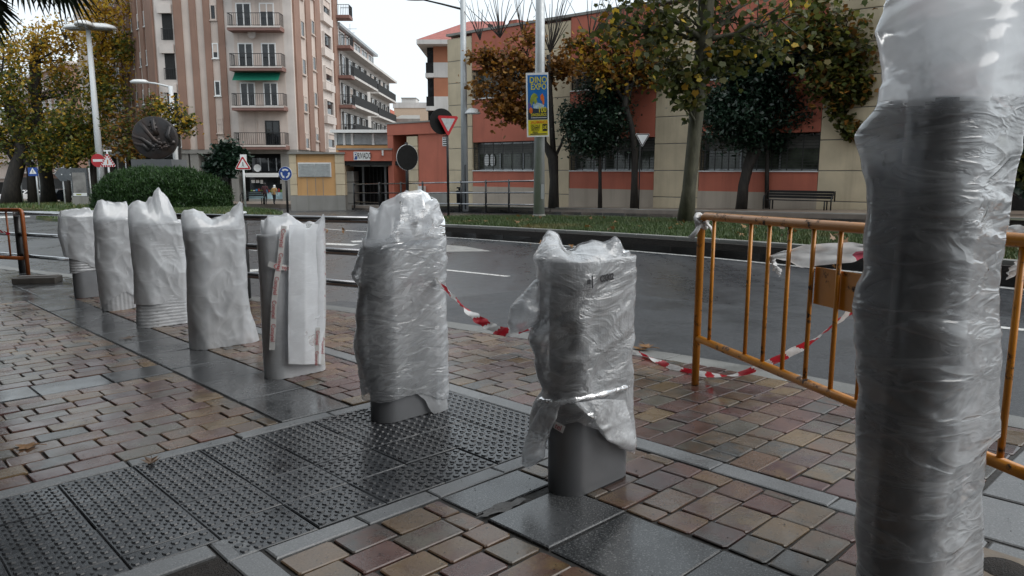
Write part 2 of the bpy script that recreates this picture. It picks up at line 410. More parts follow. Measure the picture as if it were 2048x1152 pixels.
# ---- tactile tiles
def tactile_mesh(lx, ly, seed, nj=6):
    m = slab_template('t', lx, ly, TACT, chip=0.001, cham=0.003, seed=seed)
    def stud(x, y, r, h, n):
        o = [(x + r * math.cos(2 * math.pi * (k + .5) / n), y + r * math.sin(2 * math.pi * (k + .5) / n), -0.0005) for k in range(n)]
        t_ = [(x + r * 0.8 * math.cos(2 * math.pi * (k + .5) / n), y + r * 0.8 * math.sin(2 * math.pi * (k + .5) / n), h) for k in range(n)]
        m.add(o + t_, [tuple(range(n, 2 * n))] + [(k, (k + 1) % n, n + (k + 1) % n, n + k) for k in range(n)])
    for i in range(6):
        for j in range(nj):
            stud((i - 2.5) * lx / 6, (j - (nj - 1) / 2) * ly / nj, 0.0168, 0.005, 8)
            if i < 5 and j < nj - 1: stud((i - 2) * lx / 6, (j - nj / 2 + 1) * ly / nj, 0.0075, 0.004, 6)
    return m.mesh('tactile_tile', TACT)
tm = [tactile_mesh(0.2985, 0.291, s) for s in (1, 2)]
for i in range(4):
    for k in range(15):
        a, b = 2.36 + 0.2925 * (i + 0.5), 2.752 - 0.3 * (k + 0.5)
        if a < 2.6 and b < 0.85: a += 0.0
        if b < 0.9 and i == 0:
            continue
        piece('tactile_tile', random.choice(tm), place_M(a, b, random.gauss(0, 0.0012), 0.004))
half = tactile_mesh(0.2975, 0.118, 3, 2)
for k in range(6, 15): piece('tactile_tile', half, place_M(2.592, 2.752 - 0.3 * (k + 0.5), 0, 0.004))
# ---- kerb stones of the near pavement
a = -6.0
while a < 24:
    a1 = a + 0.9; b0, b1 = kerb_b(a), kerb_b(a1); m = MB()
    P = [ab(a + 0.004, b0 - 0.22), ab(a + 0.004, b0), ab(a1 - 0.004, b1), ab(a1 - 0.004, b1 - 0.22)]
    c = sum(P, Vector()) / 4; q = [p - c for p in P]
    m.hexa([p + Vector((0, 0, -0.25)) for p in q][::-1] + [p + Vector((0, 0, -0.002)) for p in q][::-1])
    o = m.build('kerb_stone', KERB, pave, bevel=0.008); o.location = c; a = a1

def m_asph2():
    t = NT('coarse_dark_asphalt'); v = t.coord('Object'); f = t.noise(v, 55, 4, 0.7); n = t.noise(v, 1.2, 5, 0.6)
    c = t.mix(t.ramp(f, [(0.5, 0), (0.7, 0.7)]), t.ramp(n, [(0.3, (0.014, 0.015, 0.018)), (0.7, (0.026, 0.028, 0.032))]), (0.1, 0.1, 0.105)); t.l(c, t.b.inputs['Base Color'])
    t.l(t.ramp(n, [(0.35, 0.3), (0.65, 0.55)]), t.b.inputs['Roughness']); t.l(t.bump(f, 0.6, 0.008), t.b.inputs['Normal']); return t.m
rq = random.Random(8); m = MB(); aa2 = np.linspace(-6, 7.5, 40); vs = []
for i, a in enumerate(aa2):
    e = 7.0 + 0.06 * a - 0.012 * a * a + rq.uniform(-0.03, 0.03); e = e if a < 6.5 else kerb_b(a) + 0.5; vs += [ab(a, kerb_b(a) - 0.01, RD + 0.0035), ab(a, e, RD + 0.0035)]
m.add(vs, [(2 * i, 2 * i + 1, 2 * i + 3, 2 * i + 2) for i in range(39)]); m.build('asphalt_strip', m_asph2(), road)
# ---- road markings
def strip(name, pts, w, dz=RD + 0.004, mat=PAINT, parent=road):
    m = MB(); vs = []
    for i, p in enumerate(pts):
        d = (Vector(pts[min(i + 1, len(pts) - 1)]) - Vector(pts[max(i - 1, 0)])).normalized(); n = Vector((-d.y, d.x, 0)) * w / 2
        for q in (Vector(p) - n, Vector(p) + n): vs.append((q.x, q.y, zg(q.x, q.y) + dz))
    m.add(vs, [(2 * i, 2 * i + 2, 2 * i + 3, 2 * i + 1)[::-1] for i in range(len(pts) - 1)]); return m.build(name, mat, parent)
MK = [(-6, 9.6), (0, 10.1), (2.4, 10.55), (4.05, 11.0), (7.26, 11.62), (9.8, 11.9), (13, 12.05), (20, 12.1), (24, 12.3)]
mk = lambda a: interp(a, MK)
strip('edge_line', [ab(a, mk(a) - 0.16) for a in np.linspace(-6, 23, 40)], 0.13)
for a0, a1 in ((-3.6, 1.9), (7.7, 9.9), (14.2, 16.2)): strip('lane_dash', [ab(a0, 7.62 - a0 * 0.05), ab(a1, 7.62 - a1 * 0.05)], 0.11)
sheet('arrow_marking', gpoly([(880, 504), (985, 503), (930, 493), (880, 489)], RD), RD + 0.004, pmat('faded_road_paint', (0.26, 0.26, 0.25), 0.4, var=0.4, scale=5), parent=road)
for q in ([(640, 489), (655, 486), (720, 489), (705, 492)], [(700, 482), (735, 481), (742, 484), (706, 485)], [(470, 541), (525, 538), (527, 542), (480, 546)], [(600, 560), (672, 566), (672, 569), (600, 563)],
          [(60, 428), (150, 425), (150, 427), (60, 431)], [(0, 433), (60, 432), (60, 434), (0, 436)]):
    sheet('give_way_marking', gpoly(q[::-1], RD), RD + 0.004, PAINT, parent=road)
# ---- median with stepped kerb and grass
def kerb_run(parent, path, inward, h0, h1, depth, L=1.0, mat=KERB, name='kerb_stone', dz=RD):
    """kerb stones along path (list of xy); inward(p, d) gives the offset direction"""
    seg = [Vector((p[0], p[1], 0)) for p in path]; dens = []
    for p, q in zip(seg, seg[1:]):
        n = max(1, round((q - p).length / L)); dens += [p.lerp(q, k / n) for k in range(n)]
    dens.append(seg[-1])
    nrm = []
    for i in range(len(dens)):
        d = (dens[min(i + 1, len(dens) - 1)] - dens[max(i - 1, 0)]).normalized(); nrm.append(Vector((-d.y, d.x, 0)) * inward)
    big = MB(); count = 0
    for i in range(len(dens) - 1):
        p, q = dens[i], dens[i + 1]; d = (q - p).normalized() * 0.006
        P = [p + d, q - d, q - d + nrm[i + 1] * depth, p + d + nrm[i] * depth]
        if inward < 0: P = P[::-1]
        c = sum(P, Vector()) / 4; c.z = zg(c.x, c.y) + dz; loc = []
        for z in (h0, h1):
            for v in P: loc.append(Vector((v.x, v.y, zg(v.x, v.y) + dz + z)) - c)
        m = MB().hexa(loc); o = m.build(name, mat, parent, bevel=0.012); o.location = c; count += 1
    return [(p + n * depth) for p, n in zip(dens, nrm)]
DARKK = m_stone('dark_wet_kerb', (0.05, 0.05, 0.05), (0.085, 0.085, 0.08), 0.3, 0.5)
PALEK = m_stone('pale_far_kerb', (0.2, 0.2, 0.19), (0.3, 0.3, 0.28), 0.25, 0.5, wet=1.2)
WETK = m_stone('wet_gutter_kerb', (0.07, 0.07, 0.07), (0.1, 0.1, 0.1), 0.08, 0.2, 0.1, 0.04)
a_m = list(np.linspace(-6, 21, 28))
med_front = [ab(a, mk(a)) for a in a_m]
tip = [at(868, 466, RD), at(850, 458, RD), at(846, 448, RD), at(862, 440, RD)]
front = med_front[:-1] + []
q0 = to_ab(at(880, 467.5, RD)); front = [ab(a, mk(a)) for a in a_m if a < q0[0]] + [at(880, 467.5, RD), at(862, 462, RD), at(852, 454, RD), at(856, 446, RD)]
grass_back = gpoly([(880, 433), (960, 431), (1085, 431), (1200, 433), (1360, 437), (1500, 442), (1740, 452), (2100, 470), (2600, 500)], 0.26)
med = tag(MB().prism([(p.x, p.y) for p in front] + [(p.x, p.y) for p in grass_back], -0.3, 0.2, zg).build('median', SOIL), kind='structure')
inner = kerb_run(med, front, -1, -0.1, 0.14, 0.13, 1.0, WETK)
inner2 = kerb_run(med, inner, -1, -0.1, 0.31, 0.15, 1.0, PALEK)
kerb_run(med, [p for p in grass_back[::-1]], -1, -0.1, 0.27, 0.12, 1.2, KERB)
GRASSB = pmat('grass_ground', (0.045, 0.075, 0.016), 0.8, var=0.45, scale=2.2, bump=0.8, bdist=0.03, dirt=(0.13, 0.1, 0.03, 1), dscale=0.5)
lawn = sheet('lawn', [(p.x, p.y) for p in inner2] + [(p.x, p.y) for p in grass_back], 0.235, GRASSB)
# ---- far pavement in front of the buildings
FD = 0.22
far_front = gpoly([(-700, 404), (0, 409), (200, 411), (440, 414), (560, 416), (640, 418.5), (760, 421), (870, 421.5), (1000, 424), (1085, 428), (1400, 436), (1740, 447), (2100, 461), (2700, 500)], RD)
back = [(300, 60), (300, 400), (-300, 400)]
farp = tag(MB().prism([(p.x, p.y) for p in far_front] + back, -0.35, FD - 0.004, zg).build('far_pavement', FARP), kind='structure')
ff = far_front[5:]
i1 = kerb_run(farp, ff[::-1], 1, -0.1, 0.08, 0.12, 1.2, DARKK) if False else None
fi = kerb_run(farp, ff, 1, -0.1, 0.13, 0.14, 1.2, WETK)
fi2 = kerb_run(farp, fi, 1, -0.1, 0.29, 0.18, 1.2, PALEK)
sheet('planting_strip', [(p.x, p.y) for p in fi2[-60:]] + gpoly([(2700, 470), (1740, 428), (1400, 421), (1095, 416.5)], FD), FD + 0.003, pmat('planting_strip_soil', (0.035, 0.038, 0.018), 0.85, var=0.5, scale=1.5, bump=0.8, bdist=0.03), parent=farp)
# ---- roundabout island
isl = gpoly([(72, 439), (110, 443), (170, 446), (300, 446), (450, 442), (540, 436), (566, 431), (540, 425), (460, 417), (330, 413.5), (190, 414), (100, 424)], RD)
island = tag(MB().prism([(p.x, p.y) for p in isl], -0.3, 0.07, zg).build('roundabout_island', GRASSB), kind='structure')
verge_p = gpoly([(-60, 411), (0, 420), (120, 422), (205, 419), (205, 412), (100, 408), (-60, 404)], RD)
verge = tag(MB().prism([(p.x, p.y) for p in verge_p], -0.3, 0.09, zg).build('grass_verge', GRASSB), kind='structure')
# ---- grass blades
def m_grass():
    t = NT('grass_blade'); r = t.new('ShaderNodeNewGeometry').outputs['Random Per Island']; v = t.coord('Object')
    c = t.ramp(r, [(0, (0.028, 0.058, 0.012)), (0.5, (0.045, 0.085, 0.018)), (1, (0.085, 0.115, 0.035))])
    c = t.mix(t.ramp(t.noise(v, 0.45, 4, 0.6, 0.5), [(0.55, 0), (0.68, 0.8)]), c, (0.17, 0.13, 0.045)); t.l(c, t.b.inputs['Base Color'])
    t.b.inputs['Roughness'].default_value = 0.5; t.b.inputs['Subsurface Weight'].default_value = 0.0; return t.m
GRASS = m_grass()
def pip(pts, poly):
    x, y = pts[:, 0], pts[:, 1]; ins = np.zeros(len(pts), bool); n = len(poly)
    for i in range(n):
        x0, y0 = poly[i][0], poly[i][1]; x1, y1 = poly[(i + 1) % n][0], poly[(i + 1) % n][1]
        c = ((y0 > y) != (y1 > y)) & (x < (x1 - x0) * (y - y0) / (y1 - y0 + 1e-12) + x0); ins ^= c
    return ins
def blades(name, poly, n, dz, h, w):
    P = np.array([(p[0], p[1]) for p in poly]); lo, hi = P.min(0), P.max(0)
    q = RNG.uniform(lo, hi, (n * 3, 2)); q = q[pip(q, P)][:n]; n = len(q)
    an = RNG.uniform(0, 6.283, n); hh = h * RNG.uniform(0.5, 1.3, n); ln = RNG.normal(0, 0.35, (n, 2)) * hh[:, None]
    z = -SA * q[:, 1] + SB * q[:, 0] + dz; dx = np.stack([np.cos(an), np.sin(an)], 1) * w
    V = np.zeros((n, 3, 3)); V[:, 0, :2] = q - dx; V[:, 1, :2] = q + dx; V[:, 2, :2] = q + ln; V[:, 0, 2] = V[:, 1, 2] = z; V[:, 2, 2] = z + hh
    return tag(link(bpy.data.objects.new(name, raw_mesh(name, V.reshape(-1, 3), n, GRASS, 3))), 'short wet green grass', 'grass', kind='stuff')
gp = [(p.x, p.y) for p in inner2] + [(p.x, p.y) for p in grass_back]
near_g = [q for q in gp]
blades('median_grass', gp, 90000, 0.23, 0.08, 0.009)
blades('island_grass', isl, 30000, 0.065, 0.14, 0.03)
blades('verge_grass', verge_p, 15000, 0.085, 0.25, 0.06)
# ================================================================ BUILDINGS
class Fac:
    """a vertical wall plane: s runs along it, o is the distance in front of it"""
    def __init__(s, o, d):
        s.o = Vector((o[0], o[1], 0)); s.d = Vector((d[0], d[1], 0)).normalized(); s.n = Vector((s.d.y, -s.d.x, 0))
        if s.n.dot(-s.o) < 0: s.n = -s.n
    def pt(s, px, py):
        r = ray(px, py); c = Vector((0, 0, CAMH)); t = (s.o - c).dot(s.n) / r.dot(s.n); p = c + r * t
        return (p - s.o).dot(s.d), p.z
    def S(s, px, py=338): return s.pt(px, py)[0]
    def Z(s, px, py): return s.pt(px, py)[1]
    def P(s, u, z, o=0.0): q = s.o + s.d * u + s.n * o; return Vector((q.x, q.y, z))
    def box(s, m, s0, s1, z0, z1, o0, o1):
        p = [s.P(s0, z0, o0), s.P(s1, z0, o0), s.P(s1, z0, o1), s.P(s0, z0, o1), s.P(s0, z1, o0), s.P(s1, z1, o0), s.P(s1, z1, o1), s.P(s0, z1, o1)]
        if s.d.cross(s.n).z < 0: p = [p[i] for i in (3, 2, 1, 0, 7, 6, 5, 4)]
        return m.hexa(p)
    def ground(s, u): q = s.P(u, 0); return zg(q.x, q.y)
def fbox(fac, name, mat, parent, *a, bevel=0.0): return fac.box(MB(), *a).build(name, mat, parent, bevel=bevel)

def m_glass(name, c, rough=0.06, var=0.5):
    t = NT(name); v = t.coord('Object'); r = t.new('ShaderNodeObjectInfo').outputs['Random']
    n = t.noise(v, 1.3, 3); col = t.mix(t.ramp(n, [(0.4, 0), (0.65, var)]), c, tuple(min(1, x * 3 + 0.02) for x in c)); col = t.mix(t.math('MULTIPLY', r, 0.45), col, (0.004, 0.004, 0.005))
    t.l(col, t.b.inputs['Base Color']); t.b.inputs['Roughness'].default_value = rough; t.b.inputs['Specular IOR Level'].default_value = 0.5
    t.l(t.bump(t.noise(v, 2.0, 2), 0.02, 0.02), t.b.inputs['Normal']); return t.m
GLASS = m_glass('window_glass', (0.012, 0.014, 0.016)); GLASSG = m_glass('curtained_glass', (0.035, 0.042, 0.03), 0.1, 0.9)
WHITE = pmat('white_paint', (0.72, 0.72, 0.71), 0.45, var=0.06); CREAM = None
def m_wall(name, c, rough=0.75, streak=0.35, scale=0.6, bump=0.15):
    t = NT(name); v = t.coord('Object')
    mp = t.new('ShaderNodeMapping'); mp.inputs['Scale'].default_value = (1.6, 1.6, 0.12); t.l(v, mp.inputs[0])
    s = t.noise(mp.outputs[0], 1.2, 6, 0.65); n = t.noise(v, scale, 5)
    col = t.ramp(n, [(0.3, tuple(x * 0.86 for x in c)), (0.7, tuple(min(1, x * 1.1) for x in c))])
    col = t.mix(t.ramp(s, [(0.5, 0), (0.78, streak)]), col, tuple(x * 0.42 for x in c)); r = t.rand()
    col = t.mix(t.math('MULTIPLY', r, 0.14), col, tuple(x * 0.55 for x in c))
    t.l(col, t.b.inputs['Base Color']); t.b.inputs['Roughness'].default_value = rough
    t.l(t.bump(t.noise(v, 25, 4), bump, 0.01), t.b.inputs['Normal']); return t.m
PLAS = m_wall('beige_plaster', (0.46, 0.39, 0.32), streak=0.5); RED = m_wall('red_render', (0.50, 0.145, 0.092), streak=0.45); SAND = m_wall('sandstone', (0.60, 0.50, 0.35), scale=1.1, streak=0.45); OCHRE = m_wall('ochre_render', (0.58, 0.33, 0.14))
BEIGE = m_wall('beige_render', (0.56, 0.47, 0.415), streak=0.45); BROWN = m_wall('brown_pink_render', (0.27, 0.16, 0.118), streak=0.45); PALE = m_wall('pale_render', (0.60, 0.54, 0.50), streak=0.25)
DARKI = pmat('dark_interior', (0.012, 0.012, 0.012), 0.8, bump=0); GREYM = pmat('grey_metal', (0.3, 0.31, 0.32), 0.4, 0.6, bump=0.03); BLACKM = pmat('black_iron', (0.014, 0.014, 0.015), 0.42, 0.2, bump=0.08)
GRIL = pmat('grille_bars', (0.05, 0.05, 0.048), 0.5, 0.4, bump=0); TILE = pmat('roof_tile', (0.30, 0.09, 0.07), 0.6, var=0.3, scale=3); SLABC = m_wall('balcony_slab', (0.22, 0.12, 0.10)); CONC = m_wall('grey_concrete', (0.27, 0.26, 0.24), streak=0.6)
AWN = pmat('green_awning_cloth', (0.0, 0.14, 0.085), 0.75, var=0.15, bump=0.05)

def window(fac, parent, s0, s1, z0, z1, nx=2, fw=0.06, mat=WHITE, glass=GLASS, o=0.0, proud=0.05, sill=True, nz=1, label=None):
    m = MB()
    fac.box(m, s0, s0 + fw, z0, z1, o, o + proud); fac.box(m, s1 - fw, s1, z0, z1, o, o + proud)
    fac.box(m, s0 + fw, s1 - fw, z0, z0 + fw, o, o + proud - 0.002); fac.box(m, s0 + fw, s1 - fw, z1 - fw, z1, o, o + proud - 0.002)
    for k in range(1, nx): c = s0 + (s1 - s0) * k / nx; fac.box(m, c - fw * 0.45, c + fw * 0.45, z0 + fw, z1 - fw, o, o + proud - 0.004)
    if sill: fac.box(m, s0 - 0.06, s1 + 0.06, z0 - 0.07, z0 - 0.001, o, o + proud + 0.08)
    w = m.build('window', mat, parent)
    if label: w['label'] = label
    for k in range(nx):
        c0, c1 = s0 + (s1 - s0) * k / nx, s0 + (s1 - s0) * (k + 1) / nx
        fbox(fac, 'pane', glass, w, c0 + fw * 0.5, c1 - fw * 0.5, z0 + fw * 0.5, z1 - fw * 0.5, o, o + proud * 0.4)
    if nx < 4 and (z1 - z0) > 1.2 and random.random() < 0.35: fbox(fac, 'roller_blind', BEIGE, w, s0 + fw * 0.7, s1 - fw * 0.7, z1 - (z1 - z0) * random.uniform(0.25, 0.6), z1 - fw * 0.8, o + proud * 0.42, o + proud * 0.7)
    return w
def railing_bars(fac, s0, s1, z0, z1, o, ret=0.0, pitch=0.13, r=0.012, mat=BLACKM):
    m = MB(); n = max(2, int((s1 - s0) / pitch))
    for k in range(n + 1): u = s0 + (s1 - s0) * k / n; fac.box(m, u - r, u + r, z0, z1, o - r, o + r)
    fac.box(m, s0 - 0.02, s1 + 0.02, z1, z1 + 0.05, o - 0.025, o + 0.025); fac.box(m, s0 - 0.02, s1 + 0.02, z0 - 0.02, z0 + 0.015, o - 0.02, o + 0.02)
    for u in (s0, s1):
        if ret:
            k = max(1, int(ret / pitch))
            for j in range(k): fac.box(m, u - r, u + r, z0, z1, o - ret + ret * j / k - r, o - ret + ret * j / k + r)
            fac.box(m, u - 0.025, u + 0.025, z1 + 0.001, z1 + 0.048, o - ret, o - 0.026)
    return m

# ---------------- long red and sandstone building across the road
F0 = at(1200, 414, FD); F = Fac(F0, (0.767, -0.641))
rb = thing('red_building', 'long two storey building of red render and sandstone columns with barred windows', 'building', (F0.x, F0.y, zg(F0.x, F0.y)))
def into(parent):   # keep children in world coordinates although the thing has a base point
    parent.location = parent.location
Z = {}
for k, y in dict(win0=341, win1=275, redb=380, up0=168, up1=100, par=3).items(): Z[k] = F.Z(1308, y)
gz = lambda u: F.ground(u) + FD
S = lambda x: F.S(x)
L_END = S(898)
cols = [(898, 945), (1085, 1138), (1308, 1397), (1637, 1790)]
bays = [(945, 1085), (1138, 1308), (1397, 1637)]
S_END = S(1790) + 5.0
kids = []
def rbp(name, mat, *a, bevel=0.0): o = fbox(F, name, mat, None, *a, bevel=bevel); kids.append(o); return o
ztop = Z['par']; zbot = F.ground(S_END) - 2.0
rbp('wall', DARKI, L_END + 0.1, S_END, zbot, ztop - 0.3, -9, -0.62)
rbp('roof', TILE, L_END - 0.1, S_END, ztop - 0.29, ztop - 0.05, -9.2, -0.4)
bot = lambda: zbot + 1.0
for x0, x1 in cols:
    s0, s1 = S(x0), S(x1); z = Z['win0'] - 3 * 1.13; zs = []
    while z < ztop - 0.2: zs.append((z, min(z + 1.13, ztop - 0.25))); z += 1.13
    for z0, z1 in zs:
        rbp('stone_block', SAND, s0, s1, z0 + 0.018, z1 - 0.018, -0.6, 0.0, bevel=0.012)
    rbp('joint_backing', CONC, s0 + 0.02, s1 - 0.02, zs[0][0], zs[-1][1], -0.61, -0.03)

for x0, x1 in bays + [(1790, 2010)]:
    s0, s1 = S(x0), S(x1)
    rbp('plinth', PLAS, s0, s1, zbot, Z['redb'], -0.6, 0.0)
    rbp('red_panel', RED, s0 + 0.02, s1 - 0.02, Z['redb'], Z['win0'] - 0.05, -0.6, -0.02)
    rbp('red_panel', RED, s0 + 0.02, s1 - 0.02, Z['win1'] + 0.03, Z['up0'] - 0.05, -0.6, -0.02)
    rbp('red_panel', RED, s0 + 0.02, s1 - 0.02, Z['up1'] + 0.03, ztop - 0.1, -0.6, -0.02)
    for z0, z1 in ((Z['win0'], Z['win1']), (Z['up0'], Z['up1'])):
        w = window(F, None, s0 + 0.03, s1 - 0.03, z0, z1, nx=max(2, round((s1 - s0) / 1.5)), fw=0.07, mat=GREYM, glass=GLASSG, o=-0.5, proud=0.08, sill=False); kids.append(w)
        g = MB(); n = max(3, round((s1 - s0) / 0.62))
        for k in range(n + 1): u = s0 + 0.06 + (s1 - s0 - 0.12) * k / n; F.box(g, u - 0.018, u + 0.018, z0 - 0.03, z1 + 0.02, -0.14, -0.11)
        for k in range(1, 12): zz = z0 + (z1 - z0) * k / 12; F.box(g, s0 + 0.03, s1 - 0.03, zz - 0.009, zz + 0.009, -0.105, -0.09)
        tag(g.build('window_grille', GRIL, w), kind='stuff')
        fbox(F, 'sill', WHITE, w, s0 + 0.02, s1 - 0.02, z0 - 0.048, z0 - 0.004, -0.5, 0.05)
    if x0 in (945, 1138, 1397):    # blinds and fittings behind the glass of the lower windows
        fbox(F, 'blind', pmat('window_blind', (0.12, 0.12, 0.11), 0.7), None, s0 + 0.1, s1 - 0.1, Z['win1'] - 0.55, Z['win1'] - 0.1, -0.41, -0.40); kids.append(bpy.data.objects[-1]) if False else None
rbp('parapet_cap', CONC, L_END - 0.05, S_END, ztop - 0.09, ztop + 0.03, -0.66, 0.04)
rbp('brick_chimney', m_wall('chimney_red', (0.3, 0.1, 0.07)), S(968), S(984), ztop, ztop + 0.7, -3.0, -2.0)
rbp('roof_vent', BLACKM, S(947), S(950), ztop, ztop + 0.5, -1.5, -1.2)
for o in list(bpy.data.objects):
    if o.parent is None and o.name.startswith('blind'): kids.append(o)
def adopt(root, ks):
    bpy.context.view_layer.update()
    inv = root.matrix_world.inverted()
    for k in ks: k.parent = root; k.matrix_parent_inverse = inv
adopt(rb, kids)
# two white paper hands stuck on the window
hs, hz = F.pt(969, 321); hd = MB()
for cx, flip in ((-0.17, -1), (0.17, 1)):
    out = [(0.0, -0.3), (0.16, -0.22), (0.19, 0.05), (0.15, 0.25), (0.09, 0.27), (0.07, 0.33), (0.0, 0.36), (-0.04, 0.3), (-0.1, 0.26), (-0.12, 0.0), (-0.1, -0.2)]
    pr = [F.P(hs + cx + flip * x, hz + y, -0.40) for x, y in out]; pf = [F.P(hs + cx + flip * x, hz + y, -0.39) for x, y in out]; n = len(out)
    hd.add(pr + pf, [tuple(range(n)), tuple(range(n, 2 * n))[::-1]] + [(i, (i + 1) % n, n + (i + 1) % n, n + i) for i in range(n)])
tag(hd.build('paper_cutout', WHITE), 'pair of white paper hands stuck inside a barred ground floor window', 'window sticker')

# ---------------- red annex with parking gate, in the same line
ANX = thing('red_annex', 'low red rendered annex with dark garage gateway and sandstone strips beside a parking sign', 'building', F.P(S(840), 0)); ANX.location.z = F.ground(S(840)); kids = []
def ax(name, mat, fac, *a, bevel=0.0): o = fbox(fac, name, mat, None, *a, bevel=bevel); kids.append(o); return o
za = F.Z(840, 245); g0 = F.ground(S(840)) - 1.5
sA, sB = S(776), S(899)
ax('wall', RED, F, S(834.5), sB - 0.02, g0, F.Z(840, 268), -5, -0.12)
ax('red_beam', RED, F, sA, sB - 0.03, F.Z(840, 268) + 0.002, za, -5, 0.0)
ax('wall', RED, F, sA, S(787), g0, F.Z(840, 268), -5, -0.02)
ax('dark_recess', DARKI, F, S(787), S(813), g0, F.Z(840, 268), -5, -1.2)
zz = F.Z(824, 410); k = 0
while zz < F.Z(824, 272) - 0.1:
    ax('stone_block', SAND, F, S(813), S(834), zz + 0.012, min(zz + 0.66, F.Z(824, 272)) - 0.012, -1.0, -0.06, bevel=0.01); zz += 0.66
ax('stone_block', SAND, F, S(813), S(834), g0, F.Z(824, 410), -1.0, -0.05)
ax('plinth', CONC, F, S(834.5), sB - 0.03, g0, F.Z(865, 385), -0.11, -0.04)
v = ax('wall_vent', WHITE, F, S(884), S(893), F.Z(888, 292), F.Z(888, 274), -0.12, -0.06)
for q in range(5): ax('vent_slat', DARKI, F, S(885.2), S(892), F.Z(888, 290) + q * 0.115, F.Z(888, 290) + q * 0.115 + 0.05, -0.06, -0.052)
ax('coping', CONC, F, sA - 0.05, sB - 0.02, za + 0.002, za + 0.08, -5, 0.06)
ax('cabinet', WHITE, F, S(838), S(848), F.Z(843, 385), F.Z(843, 372), -0.118, 0.12)
# gate front, facing the street squarely
GY = F.P(sA, 0).y - 0.3
Gf = Fac((0, GY), (1, 0)); gs = lambda x, y=360: Gf.S(x, y); gzv = lambda y, x=740: Gf.Z(x, y)
gg = zg(gs(740), GY) - 1.0
ax('red_beam', RED, Gf, gs(679), gs(786), gzv(322), gzv(300), -3, 0.0)
ax('coping', CONC, Gf, gs(679) - 0.1, gs(786), gzv(300) + 0.002, gzv(300) + 0.1, -3, 0.05)
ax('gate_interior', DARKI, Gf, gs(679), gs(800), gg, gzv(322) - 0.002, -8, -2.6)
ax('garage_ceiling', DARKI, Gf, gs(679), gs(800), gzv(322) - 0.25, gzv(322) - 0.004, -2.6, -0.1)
ax('wall', RED, Gf, gs(679), gs(681), gg, gzv(322) - 0.26, -2.6, -0.2)
zz = gg
while zz < gzv(345) - 0.1: ax('stone_block', CONC, Gf, gs(684), gs(704), zz + 0.012, zz + 0.62, -2.0, -0.5, bevel=0.01); zz += 0.64
for x in (714, 760): ax('gate_post', GREYM, Gf, gs(x), gs(x) + 0.12, gg, gzv(330), -1.6, -1.5)
for x0, x1 in ((695, 735), (738, 782)): ax('tube_lamp', pmat('lamp_housing', (0.5, 0.52, 0.5), 0.4), Gf, gs(x0), gs(x1), gzv(333), gzv(329), -1.0, -0.85)
for k in range(9): u = gs(718) + (gs(790) - gs(718)) * k / 9; ax('gate_bar', BLACKM, Gf, u, u + 0.05, gg, gzv(333) - 0.05, -1.9, -1.85)
ax('light_fitting', WHITE, Gf, gs(766), gs(769), gzv(311), gzv(300) - 0.02, 0.0, 0.16)
adopt(ANX, kids)
bx = thing('parking_sign', 'white parking sign reading PRIVADO over the garage gateway', 'sign', Gf.P(gs(724, 312), gzv(312), 0.04)); kids = []
kids.append(fbox(Gf, 'sign_board', WHITE, None, gs(707.5, 312), gs(740.5, 312), gzv(320.5), gzv(303.5), 0.004, 0.05))
INK = pmat('black_print', (0.012, 0.012, 0.012), 0.5, bump=0); BLUE = pmat('sign_blue', (0.012, 0.06, 0.28), 0.35, var=0.05, bump=0); REDS = pmat('sign_red', (0.42, 0.012, 0.018), 0.35, var=0.08, bump=0)
sw = gs(740.5, 312) - gs(707.5, 312); sh = gzv(303.5) - gzv(320.5); sx0 = gs(707.5, 312)
kids.append(text_mesh('letters', 'PRIVADO', frame(Gf.P(sx0 + sw * 0.60, gzv(312), 0.054), (1, 0, 0), (0, 0, 1)), sh * 0.98, INK, None, 0.003, sx=0.47, weight=0.003))
kids.append(fbox(Gf, 'blue_square', BLUE, None, sx0 + sw * 0.03, sx0 + sw * 0.2, gzv(312) - sh * 0.42, gzv(312) + sh * 0.42, 0.05, 0.054))
kids.append(text_mesh('letters', 'P', frame(Gf.P(sx0 + sw * 0.115, gzv(312), 0.058), (1, 0, 0), (0, 0, 1)), sh * 0.95, WHITE, None, 0.002, sx=0.8, weight=0.004))
adopt(bx, kids)
# ---------------- glass lantern behind the gate
lt = thing('roof_lantern', 'glazed pavilion with flat white roof above the orange garage wall', 'building', (Gf.P(gs(720), gzv(302), -5))); kids = []
Lf = Fac((0, GY + 4.5), (1, 0)); ls = lambda x, y=275: Lf.S(x, y); lz = lambda y: Lf.Z(720, y)
ax('wall', OCHRE, Lf, ls(671), ls(790), lz(325), lz(291), -4, 0); ax('roof', WHITE, Lf, ls(664), ls(795), lz(266), lz(260), -5, 0.5); ax('back_wall', CONC, Lf, ls(671), ls(790), lz(291), lz(267), -4, -0.3)
cutx = [671, 688, 704, 746, 790]
for x0, x1 in zip(cutx, cutx[1:]): ax('pane', pmat('frosted_glass', (0.34, 0.36, 0.37), 0.2, bump=0), Lf, ls(x0) + 0.1, ls(x1) - 0.1, lz(289), lz(267.5), -0.25, -0.05)
for x in cutx: ax('mullion', WHITE, Lf, ls(x) - 0.08, ls(x) + 0.08, lz(290), lz(267), -0.2, 0.0)
adopt(lt, kids)
